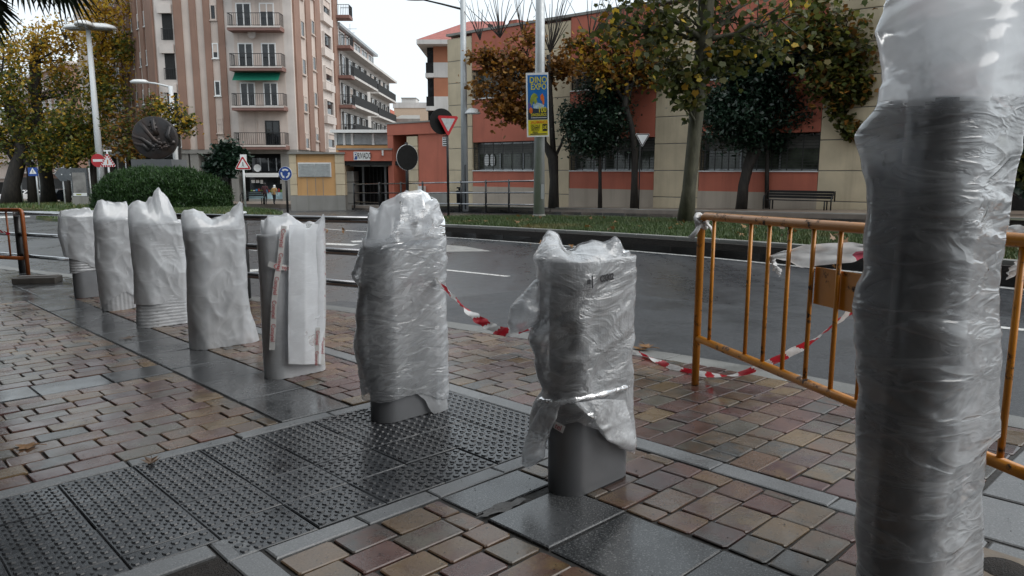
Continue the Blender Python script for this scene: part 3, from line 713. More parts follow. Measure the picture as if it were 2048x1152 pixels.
# ---------------- ochre garage wall
oc = thing('ochre_building', 'low ochre wall with white louvre and sandstone piers beside the garage gateway', 'building', (Gf.P(gs(630), 0))); oc.location.z = zg(gs(630), GY); kids = []
ob0 = zg(gs(630), GY) - 1.0
ax('wall', OCHRE, Gf, gs(594), gs(671), gzv(392, 630), gzv(308, 630), -4, -0.06)
ax('plinth', CONC, Gf, gs(580), gs(690), ob0, gzv(391, 630), -4, 0.06)
for x0, x1, nm in ((580, 593.8, 'stone_block'), (671.2, 690, 'stone_block')):
    z0 = gzv(391, 630) + 0.002
    while z0 < gzv(308, 630) - 0.1: ax(nm, SAND, Gf, gs(x0), gs(x1), z0 + 0.01, min(z0 + 0.62, gzv(308, 630)) - 0.01, -4, 0.02, bevel=0.01); z0 += 0.62
ax('coping', CONC, Gf, gs(578), gs(692), gzv(308, 630) + 0.002, gzv(304.5, 630), -4, 0.12)
lv = ax('louvre', WHITE, Gf, gs(597), gs(663), gzv(354, 630), gzv(325, 630), -0.06, 0.0)
for x0, x1 in ((599, 629), (631, 661)):
    for q in range(9):
        zz = gzv(352.5, 630) + q * (gzv(326.5, 630) - gzv(352.5, 630)) / 9
        o = Gf.box(MB(), gs(x0), gs(x1), zz, zz + 0.06, 0.002, 0.05).build('louvre_slat', pmat('louvre_grey', (0.42, 0.44, 0.44), 0.45, bump=0), None); kids.append(o)
for x in (613, 630, 645): ax('panel_joint', CONC, Gf, gs(x), gs(x) + 0.03, gzv(391, 630), gzv(356, 630), -0.06, -0.054)
adopt(oc, kids)

# ---------------- tall striped apartment block
AY = 64.0; A = Fac((0, AY), (1, 0)); aS = lambda x, y=237: A.S(x, y); aZ = lambda y, x=525: A.Z(x, y)
ap = thing('apartment_block', 'tall pale apartment block striped with brown pink bands and small balconies', 'building', (A.P(aS(500), zg(aS(500), AY)))); kids = []
aG = zg(aS(480), AY) - 1.0; aTop = aZ(0) + 9.0; aB = aZ(299)
xL, xR = aS(324), aS(592)
ax('wall', PALE, A, xL, xR, aB, aTop, -16, 0.0)
for x0, x1 in ((362, 378), (393, 406), (420, 433), (448, 460)): ax('brown_stripe', BROWN, A, aS(x0), aS(x1), aB, aTop + 0.2, 0.0, 0.16)
for x0, x1 in ((378, 393), (406, 420), (433, 448)): ax('beige_stripe', BEIGE, A, aS(x0) + 0.004, aS(x1) - 0.004, aB, aTop + 0.1, 0.0, 0.06)
ax('bay_wall', BEIGE, A, aS(477), aS(575), aB, aTop, 0.0, 0.03)
stor = (aZ(141) - aZ(219)); zs0 = aZ(137)
levels = [aZ(137) + stor * k for k in (-2, -1, 0, 1, 2, 3, 4)]
for i, z in enumerate(levels):
    s0, s1 = aS(475), aS(577)
    ax('balcony_slab', SLABC, A, s0, s1, z - 0.32, z, 0.03, 1.2)
    ax('slab_edge', PALE, A, s0 - 0.02, s1 + 0.02, z - 0.1, z + 0.02, 1.2, 1.24)
    o = railing_bars(A, s0 + 0.05, s1 - 0.05, z + 0.1, z + 1.02, 1.12, 1.05, 0.17, 0.011).build('balcony_railing', BLACKM, None); tag(o, kind='stuff'); kids.append(o)
    for d0, d1 in ((484, 514), (530, 559)):
        if i == 0 and d0 == 530: kids.append(window(A, None, aS(d0), aS(d1), z + 0.06, z + 2.1, 2, 0.09, BLACKM, GLASS, 0.03, 0.06, False))
        elif i == 0: kids.append(window(A, None, aS(d0), aS(d1), z + 0.06, z + 2.1, 1, 0.07, BEIGE, BEIGE, 0.03, 0.06, False))
        else: kids.append(window(A, None, aS(d0), aS(d1), z + 0.06, z + 2.05, 2, 0.10, WHITE, GLASS, 0.03, 0.07, False))
    if i == 1:   # awning of the balcony below the second slab
        pass
m = MB(); zaw = levels[2] - 0.34
m.hexa([A.P(aS(477), zaw - 0.72, 0.9), A.P(aS(567), zaw - 0.72, 0.9), A.P(aS(567), zaw - 0.72, 0.95), A.P(aS(477), zaw - 0.72, 0.95), A.P(aS(477), zaw, 0.2), A.P(aS(567), zaw, 0.2), A.P(aS(567), zaw, 0.25), A.P(aS(477), zaw, 0.25)])
kids.append(m.build('green_awning', AWN, None))
for k, y in ((0, 252), (1, 177), (2, 102), (3, 25), (4, -52)):
    kids.append(window(A, None, aS(434), aS(446), aZ(y) - 0.62, aZ(y) + 0.62, 1, 0.09, WHITE if k in (1, 2) else BEIGE, GLASS if k else BEIGE, 0.06, 0.09))
for z in levels:      # small recessed balconies at the left end
    s0, s1 = aS(338), aS(358)
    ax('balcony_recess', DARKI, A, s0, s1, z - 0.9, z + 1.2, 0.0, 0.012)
    ax('balcony_front', PALE, A, s0 - 0.25, s1 + 0.03, z + 1.2, z + 1.9, 0.0, 0.3)
    o = railing_bars(A, s0, s1 - 0.05, z - 0.9, z - 0.05, 0.28, 0.2, 0.16, 0.012).build('balcony_railing', BLACKM, None); tag(o, kind='stuff'); kids.append(o)
# right flank, running straight back
Rf = Fac((xR, AY), (0, 1)); Rf.n = Vector((1, 0, 0)); rS = lambda x: Rf.S(x, 237)
for x0, x1 in ((594, 605), (617, 626), (635, 645), (671, 679)): ax('brown_stripe', BROWN, Rf, rS(x0), rS(x1), aB, aTop + 0.2, 0.0, 0.16)
for x0, x1 in ((605, 617), (626, 635)): ax('beige_stripe', BEIGE, Rf, rS(x0) + 0.01, rS(x1) - 0.01, aB, aTop + 0.1, 0.0, 0.05)
for z in levels:
    kids.append(window(Rf, None, rS(607), rS(614), z - 0.2, z + 1.2, 1, 0.1, BEIGE, GLASS, 0.05, 0.08)); kids.append(window(Rf, None, rS(628), rS(634), z + 0.6, z + 1.9, 1, 0.1, BEIGE, GLASS, 0.05, 0.08))
    kids.append(window(Rf, None, rS(650), rS(664), z + 0.1, z + 1.6, 1, 0.12, PALE, GLASS, 0.0, 0.25)); ax('balcony_front', PALE, Rf, rS(648), rS(666), z - 0.7, z, 0.0, 0.35)
# left flank along the street
e1 = Vector((-ST, CT, 0)); Lfk = Fac((xL, AY), (-ST, CT)); lS = lambda x: Lfk.S(x, 237)
s_end = 24.0
ax('wall', BEIGE, Lfk, 0.02, s_end, aB, aTop - 0.02, -9, -0.002)
xs_ = [(322, 308), (303, 296), (290, 283), (277, 271), (266, 260), (255, 251)]
for x0, x1 in xs_: ax('brown_stripe', BROWN, Lfk, lS(x0), lS(x1), aB, aTop + 0.2, 0.0, 0.18)
for (x0, _), (x1, _) in zip(xs_[1:], xs_[2:]):
    c0 = lS(_) if False else None
for x0, x1 in ((308, 303), (296, 290), (283, 277), (271, 266)):
    for z in levels: kids.append(window(Lfk, None, lS(x0) + 0.08, lS(x1) - 0.08, z + 0.5, z + 1.75, 1, 0.07, WHITE, GLASS if (x0 + int(z)) % 3 else WHITE, 0.0, 0.08))
for z in levels:
    s0, s1 = lS(250), lS(236); ax('balcony_slab', SLABC, Lfk, s0, s1, z - 0.3, z, 0.0, 1.4)
    o = railing_bars(Lfk, s0, s1, z + 0.05, z + 1.0, 1.35, 1.2, 0.2, 0.015).build('balcony_railing', BLACKM, None); tag(o, kind='stuff'); kids.append(o)
    kids.append(window(Lfk, None, s0 + 0.5, s1 - 0.5, z + 0.05, z + 2.1, 2, 0.1, WHITE, GLASS, 0.0, 0.06, False))
# ground floor: dark shop fronts
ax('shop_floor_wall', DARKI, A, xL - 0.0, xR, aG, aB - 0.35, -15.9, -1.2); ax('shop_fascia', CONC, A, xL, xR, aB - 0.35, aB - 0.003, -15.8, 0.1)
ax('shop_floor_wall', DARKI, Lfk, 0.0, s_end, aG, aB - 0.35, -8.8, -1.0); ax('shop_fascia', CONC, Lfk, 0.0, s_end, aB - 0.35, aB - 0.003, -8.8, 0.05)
for x in (372, 392, 470, 572, 588): ax('shop_pier', CONC, A, aS(x, 370) - 0.35, aS(x, 370) + 0.35, aG, aB - 0.352, -1.19, 0.0)
for u in (3.0, 8, 13, 18, 23): ax('shop_pier', CONC, Lfk, u, u + 0.5, aG, aB - 0.352, -0.98, 0.0)
kids.append(MB().lathe([(0.0, 0.0), (0.22, 0.04), (0.36, 0.14)], 14, A.P(aS(507, 70), A.Z(507, 70), 0.3), Matrix.Rotation(math.radians(90), 4, 'X')).build('satellite_dish', PALE, None))
adopt(ap, kids)
# the shop under the balconies
sh = thing('corner_shop', 'small shop with white canopy and paper notices on its dark window', 'shop', A.P(aS(530, 390), zg(aS(530), AY))); kids = []
qs = lambda x: A.S(x, 370); qz = lambda y: A.Z(530, y)
ax('stall_riser', pmat('pale_blue_panel', (0.35, 0.5, 0.55), 0.5, var=0.6, scale=1.2), A, qs(494), qs(570), qz(398), qz(385), -0.6, -0.3)
ax('shop_base', CONC, A, qs(494), qs(570), aG, qz(398) - 0.002, -0.7, -0.25)
ax('shop_window', GLASS, A, qs(497), qs(570), qz(385) + 0.004, qz(352), -0.6, -0.4)
ax('canopy', WHITE, A, qs(495), qs(562), qz(351), qz(346), -0.6, 0.5); ax('canopy_valance', WHITE, A, qs(496), qs(561), qz(354), qz(351) - 0.002, 0.44, 0.48)
ax('upper_window', GLASS, A, qs(503), qs(567), qz(343), qz(316), -0.6, -0.45)
for x in (519, 535, 551): ax('window_mullion', GREYM, A, qs(x), qs(x) + 0.08, qz(342), qz(316), -0.448, -0.4)
for x0, x1, y0, y1 in ((500, 507, 360, 366), (509, 516, 360, 366), (518, 523.5, 360, 367.5), (558, 567, 360, 367.5)): ax('paper_notice', WHITE, A, qs(x0), qs(x1), qz(y1), qz(y0), -0.398, -0.385)
PROD = [pmat('produce_green', (0.2, 0.35, 0.06), 0.5), pmat('produce_white', (0.6, 0.6, 0.55), 0.5), pmat('produce_blue', (0.05, 0.25, 0.5), 0.5), pmat('produce_red', (0.4, 0.05, 0.04), 0.5)]
for k in range(14): u = qs(498) + (qs(568) - qs(498)) * k / 14; ax('shelf_goods', PROD[k % 4], A, u, u + 0.16, qz(384.5), qz(384.5) + random.uniform(0.12, 0.3), -0.398, -0.33)
m = MB().lathe([(0.0, 0.0), (0.2, 0.03), (0.32, 0.1)], 14, A.P(qs(515), qz(336), -0.3), Matrix.Rotation(math.radians(90), 4, 'X')); kids.append(m.build('satellite_dish', WHITE, None))
adopt(sh, kids)
# ---------------- balconied row behind the block
b2 = thing('balcony_building', 'white apartment row with long dark balconies and glazed penthouse behind striped block', 'building', (-19, 92, zg(-19, 92))); kids = []
B = Fac((-17.8, 80), (0, 1)); B.n = Vector((1, 0, 0)); bS = lambda x, y=200: B.S(x, y)
bz = lambda y: B.Z(690, y); st = 3.0; zb0 = B.Z(690, 212); e0, e1_ = 0.0, bS(786)
PALEW = m_wall('white_render', (0.55, 0.53, 0.51), streak=0.5); BRW = m_wall('orange_brick', (0.38, 0.15, 0.08)); DRAIL = pmat('dark_balcony_panel', (0.014, 0.014, 0.014), 0.7, spec=0.2)
mid = (e0 + e1_) * 0.42
ax('wall', PALEW, B, e0 + 1.2, e1_, zg(-18, 90) - 3, zb0 + st * 2.0, -14, -0.5); ax('wall', PALEW, B, e0, e0 + 1.18, zg(-18, 90) - 3, zb0 + st * 4.6, -14, -0.5)
ax('roof', PALEW, B, e0 + 1.2, e1_ + 0.5, zb0 + st * 2.002, zb0 + st * 2.1, -14.5, 0.6)
ax('penthouse', BRW, B, e0 + 2, e0 + (e1_ - e0) * 0.7, zb0 + st * 2.102, zb0 + st * 2.8, -13, -1.0)
ax('penthouse_roof', GREYM, B, e0 + 1.6, e0 + (e1_ - e0) * 0.72, zb0 + st * 2.802, zb0 + st * 2.9, -13.5, -0.4)
for k in range(5): u = e0 + 2.4 + k * (e1_ - e0) * 0.13; kids.append(window(B, None, u, u + (e1_ - e0) * 0.11, zb0 + st * 2.15, zb0 + st * 2.75, 2, 0.12, WHITE, GLASS, -1.0, 0.1, False))
for lv_ in range(-3, 2):
    z = zb0 + st * lv_
    for q in range(2):
        u0 = e0 + 1.4 + q * (e1_ - e0) * 0.5; u1 = u0 + (e1_ - e0) * 0.44
        ax('balcony_slab', PALEW, B, u0, u1, z, z + 0.25, -0.5, 0.9 - q * 0.3); ax('balcony_panel', DRAIL, B, u0 + 0.1, u1 - 0.1, z + 0.252, z + 1.25, 0.75 - q * 0.3, 0.85 - q * 0.3)
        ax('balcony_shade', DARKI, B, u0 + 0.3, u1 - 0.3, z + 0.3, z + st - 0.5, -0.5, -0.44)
        for j in range(4): w0 = u0 + 0.6 + j * (u1 - u0 - 1.2) / 4; kids.append(window(B, None, w0, w0 + 1.5, z + 0.3, z + 2.4, 1, 0.1, WHITE, GLASS, -0.44, 0.1, False))
for lv_ in range(-3, 5):     # narrow near balconies that stick out past the striped block
    z = zb0 + st * lv_ - 0.3
    ax('balcony_slab', SLABC, B, e0 - 0.6, e0 + 1.15, z, z + 0.3, -0.5, 1.1)
    o = railing_bars(B, e0 - 0.5, e0 + 1.1, z + 0.35, z + 1.3, 1.05, 1.2, 0.16, 0.014).build('balcony_railing', BLACKM, None); tag(o, kind='stuff'); kids.append(o)
    kids.append(window(B, None, e0 + 0.1, e0 + 1.05, z + 0.35, z + 2.4, 1, 0.1, WHITE, GLASS, -0.5, 0.08, False))
m = MB().tube([(-21, 100, zb0 + st * 2.9), (-21, 100, zb0 + st * 2.9 + 3.2)], 0.035, 5).tube([(-21.9, 100, zb0 + st * 2.9 + 2.6), (-20.1, 100, zb0 + st * 2.9 + 2.6)], 0.03, 4).tube([(-21.6, 100, zb0 + st * 2.9 + 2.1), (-20.4, 100, zb0 + st * 2.9 + 2.1)], 0.03, 4)
kids.append(m.build('roof_aerial', GREYM, None)); adopt(b2, kids)
# ---------------- brick tower with white bands behind the red building
bt = thing('brick_tower', 'orange brick flats with white bands and wide eaves behind the sandstone corner', 'building', (-9, 66, zg(-9, 66))); kids = []
T = Fac((0, 64), (1, 0)); tS = lambda x: T.S(x, 160); tz = lambda y: T.Z(875, y)
t0, t1 = tS(867.5), tS(930)
ys_ = [(86, 125, BRW), (125, 155, PALEW), (155, 193, BRW), (193, 221, PALEW), (221, 260, BRW), (260, 290, PALEW), (290, 420, BRW)]
for y0, y1, mt in ys_:
    ax('brick_band' if mt is BRW else 'white_band', mt, T, t0, t1, tz(y1), tz(y0) - 0.002, -8, 0.0 if mt is BRW else 0.06)
    if mt is PALEW: ax('balcony_slab', PALEW, T, tS(851), t0 - 0.002, tz(y1), tz(y1) + 0.35, -6, 0.1); ax('balcony_panel', DRAIL, T, tS(852), t0 - 0.004, tz(y1) + 0.352, tz(y0), -0.2, 0.0)
    elif y0 < 300: ax('balcony_glass', GLASS, T, tS(853.5), t0 - 0.004, tz(y1) + 0.01, tz(y0) - 0.02, -5, -0.6)
m = MB(); zE = tz(84); zR = zE + 2.4; x0, x1 = tS(838), tS(1010)
m.add([(x0, 62.8, zE), (x1, 62.8, zE), (x1, 74, zE), (x0, 74, zE), (x0 + 4, 68, zR), (x1, 68, zR)], [(0, 1, 5, 4), (3, 4, 5, 2), (0, 4, 3), (0, 3, 2, 1), (1, 2, 5)]); kids.append(m.build('roof', TILE, None))
ax('eaves', PALEW, T, x0, x1, zE - 0.35, zE - 0.004, -10, 1.25); adopt(bt, kids)
# ---------------- far white house at the end of the gap
fh = thing('white_house', 'low distant pale house with white parapet seen down the gap between buildings', 'building', (-16, 120, zg(-16, 120))); kids = []
H = Fac((0, 125), (1, 0)); hS = lambda x: H.S(x, 220); hz_ = lambda y: H.Z(820, y)
ax('wall', pmat('peach_render', (0.52, 0.4, 0.3), 0.8, var=0.08), H, hS(788), hS(880), hz_(420), hz_(216), -8, 0); ax('parapet', PALEW, H, hS(786), hS(880), hz_(216) + 0.002, hz_(205), -8, 0.1)
ax('stair_head', PALEW, H, hS(800), hS(829), hz_(204.8), hz_(195), -6, -2); ax('stair_roof', CONC, H, hS(799), hS(830), hz_(194.8), hz_(193), -6.2, -1.8)
m = MB(); m.add([(hS(800), 118, hz_(243)), (hS(850), 118, hz_(243)), (hS(842), 123, hz_(232)), (hS(806), 123, hz_(232))], [(0, 1, 2, 3)]); m.add([(hS(800), 118, hz_(420)), (hS(850), 118, hz_(420)), (hS(850), 118, hz_(243)), (hS(800), 118, hz_(243))], [(0, 1, 2, 3)]); kids.append(m.build('lean_to_roof', CONC, None))
ax('brick_wing', RED, H, hS(775), hS(800), hz_(420), hz_(228), 6, 10); adopt(fh, kids)
# ---------------- buildings closing the avenue on the left
def plain_block(name, label, fac, s0, s1, z0, z1, depth, wall, st, ww, gap, trim):
    global kids
    th = thing(name, label, 'building', fac.P((s0 + s1) / 2, z0)); kids = []
    ax('wall', wall, fac, s0, s1, z0 - 3, z1, -depth, 0); ax('cornice', trim, fac, s0 - 0.2, s1 + 0.2, z1 + 0.002, z1 + 0.5, -depth, 0.4)
    ax('shop_front', DARKI, fac, s0 + 0.3, s1 - 0.3, z0 - 1, z0 + 3.0, 0.0, 0.05)
    z = z0 + 4.2
    while z + 2 < z1:
        u = s0 + gap
        while u + ww < s1:
            kids.append(window(fac, None, u, u + ww, z, z + 1.8, 2, 0.12, WHITE, GLASS, 0.0, 0.1)); u += ww + gap
        ax('balcony_slab', trim, fac, s0 + 0.4, s1 - 0.4, z - 0.5, z - 0.2, 0.0, 0.8)
        z += st
    adopt(th, kids)
f1 = Fac((0, 150), (1, 0)); zz = zg(-80, 150)
plain_block('apartment_house', 'cream apartment house at the far end of the tree lined avenue', f1, -107, -72, zz, zz + 14, 12, BEIGE, 3.1, 1.6, 2.6, PALE)
f2 = Fac((-63, 108), (-ST, CT)); plain_block('terrace_house', 'pinkish terrace behind yellow plane trees on the avenue', f2, 0, 45, zg(-63, 108), zg(-63, 108) + 19, 12, BROWN, 3.1, 1.6, 2.2, PALE)
f3 = Fac((-88, 100), (-0.2, 1)); f3.n = Vector((1, 0.2, 0)).normalized(); plain_block('town_house', 'white gabled town house half hidden by tree trunks at left edge', f3, -20, 25, zg(-88, 100), zg(-88, 100) + 10, 12, PALEW, 3.1, 1.4, 2.2, CONC)
# ---------------- unseen arcade building beside the camera, overhang shaped to shade the near paving
kids = []
NB = Fac((ab(0, B_WALL).x, ab(0, B_WALL).y), (-ST, CT)); NB.n = Vector((CT, ST, 0))
nb = thing('arcade_building', 'unseen stone fronted building with an overhang shaped to shade the near pavement', 'building', ab(0, B_WALL)); DST = m_wall('dark_stone_front', (0.09, 0.085, 0.08))
ax('wall', DST, NB, -14, 24, -1.5, 20, -8, 0); ax('overhang', DST, NB, -14, 24, 2.95, 20.02, 0.002, 2.55); 
for u in np.arange(-12, 23, 3.2): kids.append(window(NB, None, u, u + 1.8, -0.3, 2.6, 2, 0.08, BLACKM, GLASS, 0.0, 0.08))
adopt(nb, kids)
# ================================================================ TREES AND PLANTS
def m_bark(name, c0, c1, scale=7):
    t = NT(name); v = t.coord('Object'); mp = t.new('ShaderNodeMapping'); mp.inputs['Scale'].default_value = (1, 1, 0.35); t.l(v, mp.inputs[0])
    n = t.noise(mp.outputs[0], scale, 6, 0.65); t.l(t.ramp(n, [(0.35, c0), (0.65, c1)]), t.b.inputs['Base Color']); t.b.inputs['Roughness'].default_value = 0.75
    t.l(t.bump(n, 0.6, 0.03), t.b.inputs['Normal']); return t.m
BARK = m_bark('plane_bark', (0.03, 0.024, 0.018), (0.085, 0.072, 0.05)); BARKD = m_bark('dark_bark', (0.012, 0.01, 0.009), (0.035, 0.028, 0.022)); BARKG = m_bark('mossy_bark', (0.035, 0.033, 0.02), (0.085, 0.08, 0.05))
def m_leaf(name, stops, rough=0.5, transl=0.45):
    t = NT(name); r = t.new('ShaderNodeNewGeometry').outputs['Random Per Island']; v = t.coord('Object')
    n = t.noise(v, 0.9, 2); f = t.math('FRACT', t.math('ADD', t.math('MULTIPLY', r, 0.75), t.math('MULTIPLY', n, 0.45)), True) if False else t.math('ADD', t.math('MULTIPLY', r, 0.75), t.math('MULTIPLY', t.math('SUBTRACT', n, 0.3), 0.6), True)
    c = t.ramp(f, stops); t.l(c, t.b.inputs['Base Color']); t.b.inputs['Roughness'].default_value = rough
    tr = t.new('ShaderNodeBsdfTranslucent'); t.l(c, tr.inputs[0]); mx = t.new('ShaderNodeMixShader'); mx.inputs[0].default_value = transl
    t.l(t.b.outputs[0], mx.inputs[1]); t.l(tr.outputs[0], mx.inputs[2]); t.l(mx.outputs[0], t.o.inputs[0]); return t.m
LF_ORANGE = m_leaf('orange_autumn_leaf', [(0, (0.06, 0.045, 0.012)), (0.35, (0.16, 0.075, 0.018)), (0.65, (0.30, 0.13, 0.022)), (1, (0.36, 0.21, 0.045))])
LF_YELLOW = m_leaf('yellow_autumn_leaf', [(0, (0.22, 0.12, 0.018)), (0.35, (0.48, 0.27, 0.03)), (0.7, (0.62, 0.42, 0.05)), (1, (0.52, 0.44, 0.08))], transl=0.55)
LF_GREEN = m_leaf('turning_green_leaf', [(0, (0.04, 0.065, 0.015)), (0.4, (0.10, 0.135, 0.028)), (0.75, (0.19, 0.19, 0.04)), (1, (0.36, 0.29, 0.05))], transl=0.55)
LF_OLIVE = m_leaf('olive_brown_leaf', [(0, (0.028, 0.042, 0.011)), (0.45, (0.066, 0.08, 0.019)), (0.75, (0.12, 0.122, 0.028)), (0.92, (0.16, 0.11, 0.025)), (1, (0.36, 0.28, 0.05))])
LF_DARK = m_leaf('glossy_evergreen_leaf', [(0, (0.008, 0.02, 0.012)), (0.6, (0.016, 0.038, 0.022)), (1, (0.04, 0.075, 0.045))], 0.32, 0.15)
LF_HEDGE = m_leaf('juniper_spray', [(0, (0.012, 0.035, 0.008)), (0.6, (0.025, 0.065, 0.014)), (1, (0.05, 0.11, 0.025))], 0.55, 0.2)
LOBED = np.array([(0, 0), (.30, -.06), (.44, .12), (.42, .26), (.60, .44), (.40, .52), (.34, .66), (.20, .68), (0, .98), (-.2, .70), (-.36, .64), (-.42, .5), (-.58, .42), (-.40, .26), (-.45, .10), (-.28, -.06)])
STAR = np.array([(0, 0), (.42, -.05), (.30, .22), (.62, .38), (.26, .52), (.16, .62), (.05, 1.0), (-.05, 1.0), (-.2, .6), (-.28, .50), (-.60, .36), (-.28, .2), (-.40, -.05)])
OVAL = np.array([(0, 0), (.26, .35), (.16, .75), (0, 1.0), (-.16, .75), (-.26, .35)])
QUAD = np.array([(0, 0), (.38, .5), (0, 1.0), (-.38, .5)])
def leaf_mesh(name, C, size, mats, idx=None, shape=QUAD, droop=0.5, curl=0.2):
    n = len(C); k = len(shape)
    az = RNG.uniform(0, 2 * np.pi, n); pit = RNG.normal(-droop, 0.6, n); rol = RNG.normal(0, 0.7, n)
    d = np.stack([np.cos(az) * np.cos(pit), np.sin(az) * np.cos(pit), np.sin(pit)], 1)
    sd_ = np.stack([-np.sin(az), np.cos(az), np.zeros(n)], 1); up = np.cross(d, sd_)
    sx = sd_ * np.cos(rol)[:, None] + up * np.sin(rol)[:, None]; nn = np.cross(sx, d)
    sz = size * RNG.uniform(0.6, 1.3, n)
    u, w = shape[:, 0], shape[:, 1]
    V = C[:, None, :] + sz[:, None, None] * (u[None, :, None] * sx[:, None, :] + w[None, :, None] * d[:, None, :] + (curl * np.abs(u) - 0.25 * w * w)[None, :, None] * nn[:, None, :])
    return raw_mesh(name, V.reshape(-1, 3), n, mats, k, mat_idx=idx)
def limb(p, q, r0, r1, n=5, wob=0.08, sag=0.0):
    L = (q - p).length; pts = []
    for i in range(n + 1):
        t = i / n; o = p.lerp(q, t)
        if 0 < i < n: o = o + Vector((random.gauss(0, wob), random.gauss(0, wob), random.gauss(0, wob * 0.6))) * L * 0.5
        o.z += sag * math.sin(math.pi * t) * L
        pts.append(o)
    return pts, [r0 + (r1 - r0) * i / n for i in range(n + 1)]
def tree(name, label, base, trunk, blobs, n_leaf, leaf, mats, bark, dz=0.0, shape=QUAD, depth=0.7, group=None, shoots=(), pick=None, twig_r=0.012, sig=0.22, droop=0.5, lean=0.0, extra_limbs=(), ncl=14):
    """trunk: (px, py, width px) from the ground up; blobs: (px, py, radius px, depth offset in radii)"""
    p0 = at(base[0], base[1], dz); Y = p0.y; k = Y / F_PX
    th = thing(name, label, 'tree', p0, 0, group); W = []
    m = MB(); tp = []; tr = []
    for i, (x, y, w) in enumerate(trunk):
        q = onY(x, y, Y + lean * i) - p0; tp.append(q); tr.append(w * k / 2)
    tp[0].z -= 0.15; m.tube(tp, [tr[0] * 1.25] + tr[1:], 10)
    for pts, w0, w1 in extra_limbs:
        qs_ = [onY(x, y, Y) - p0 for x, y in pts]; m.tube(qs_, list(np.linspace(w0 * k / 2, w1 * k / 2, len(qs_))), 7)
    C = []; ci = []
    nodes = tp[1:] if len(tp) > 2 else tp
    for bi, (x, y, r, dd) in enumerate(blobs):
        R = r * k; c = onY(x, y, Y + dd * R) - p0; c.y = c.y if True else 0
        a = min(nodes, key=lambda q: (q - c).length + (3 * R if q.z > c.z else 0))
        rad = tr[tp.index(a)] if a in tp else tr[-1]
        lp, lr = limb(a, c, min(rad * 0.55, 0.03 + R * 0.05), 0.02 + R * 0.012, 5, 0.08); m.tube(lp, lr, 6)
        for t_ in range(ncl):
            v = Vector((random.gauss(0, 1), random.gauss(0, 1) * depth, random.gauss(0, 1))); v = v.normalized() * R * random.uniform(0.35, 1.0) ** 0.6; v.y *= depth
            e = c + v; st_ = lp[random.choice((2, 3, 4, 5))]
            qp, qr = limb(st_, e, 0.012 + R * 0.008, twig_r * 0.5, 3, 0.1); m.tube(qp, qr, 4, False)
            n = int(n_leaf / len(blobs) / ncl * random.uniform(0.5, 1.5))
            for j in range(n):
                f = random.random() ** 0.6; s0 = st_.lerp(e, 0.25 + 0.8 * f)
                C.append(s0 + Vector((random.gauss(0, sig), random.gauss(0, sig), random.gauss(0, sig))) * R); ci.append(bi)
    for x, y, n, L, w in shoots:    # straight bare shoots of the pollarded heads
        o = onY(x, y, Y) - p0
        for j in range(n):
            d = Vector((random.gauss(0, 0.38), random.gauss(0, 0.38), 1)).normalized() * L * k * random.uniform(0.5, 1.1)
            qp, qr = limb(o, o + d, w * k, w * k * 0.3, 3, 0.03); m.tube(qp, qr, 4, False)
    trunk_o = m.build('trunk', bark, th)
    C = np.array([tuple(c) for c in C]); idx = np.array([pick(i, C[j]) if pick else 0 for j, i in enumerate(ci)]) if pick else None
    cr = link(bpy.data.objects.new('crown', leaf_mesh('crown', C, leaf, mats, idx, shape, droop)), th)
    return th
# --- trees along the far pavement and on the median, right half
FG = 'street trees in front of the red building'
tree('plane_tree', 'tall leaning plane tree with grey green trunk on the grass median', (1370, 445), [(1370, 446, 30), (1378, 380, 27), (1388, 280, 27), (1399, 160, 28), (1408, 80, 30), (1413, 0, 30), (1418, -90, 26), (1422, -170, 20)],
     [(1320, 20, 95, -0.2), (1480, 10, 95, 0.3), (1250, 45, 70, 0.2), (1400, -60, 110, 0), (1560, 40, 90, -0.4), (1330, 125, 60, -0.5), (1290, -60, 90, 0.5), (1530, -70, 100, 0.4), (1375, 175, 36, -0.6), (1450, 95, 55, -0.3)],
     2600, 0.16, [LF_OLIVE, LF_YELLOW], BARKG, 0.25, LOBED, group=FG, droop=0.85, pick=lambda i, c: 1 if random.random() < (0.10 if i in (2, 0) else 0.03) else 0, sig=0.26,
     extra_limbs=[([(1396, 200), (1350, 110), (1300, 20)], 6, 3), ([(1405, 60), (1370, 30), (1320, 10)], 6, 2), ([(1408, 55), (1470, 20), (1530, -10)], 6, 2), ([(1394, 180), (1440, 130), (1500, 105)], 4, 2)])
tree('plane_tree', 'forked plane tree with orange leaves behind the poster pole', (1108, 416), [(1107, 417, 19), (1108, 360, 18), (1106, 315, 22), (1088, 285, 12), (1085, 240, 10), (1070, 180, 8)],
     [(1010, 130, 48, 0), (1045, 95, 45, 0.3), (985, 175, 45, -0.2), (1030, 185, 52, 0), (960, 110, 28, 0), (1000, 225, 34, -0.3), (1075, 150, 38, 0.4), (1140, 120, 38, 0.2), (1040, 225, 28, 0)],
     4000, 0.17, [LF_ORANGE], BARKD, FD, LOBED, group=FG, shoots=[(1000, 75, 12, 110, 1.2), (1100, 105, 16, 130, 1.3), (960, 80, 8, 80, 1), (1045, 70, 8, 90, 1)],
     extra_limbs=[([(1107, 315), (1104, 260), (1100, 180), (1097, 110)], 12, 8), ([(1108, 318), (1122, 290), (1128, 270)], 7, 4)])
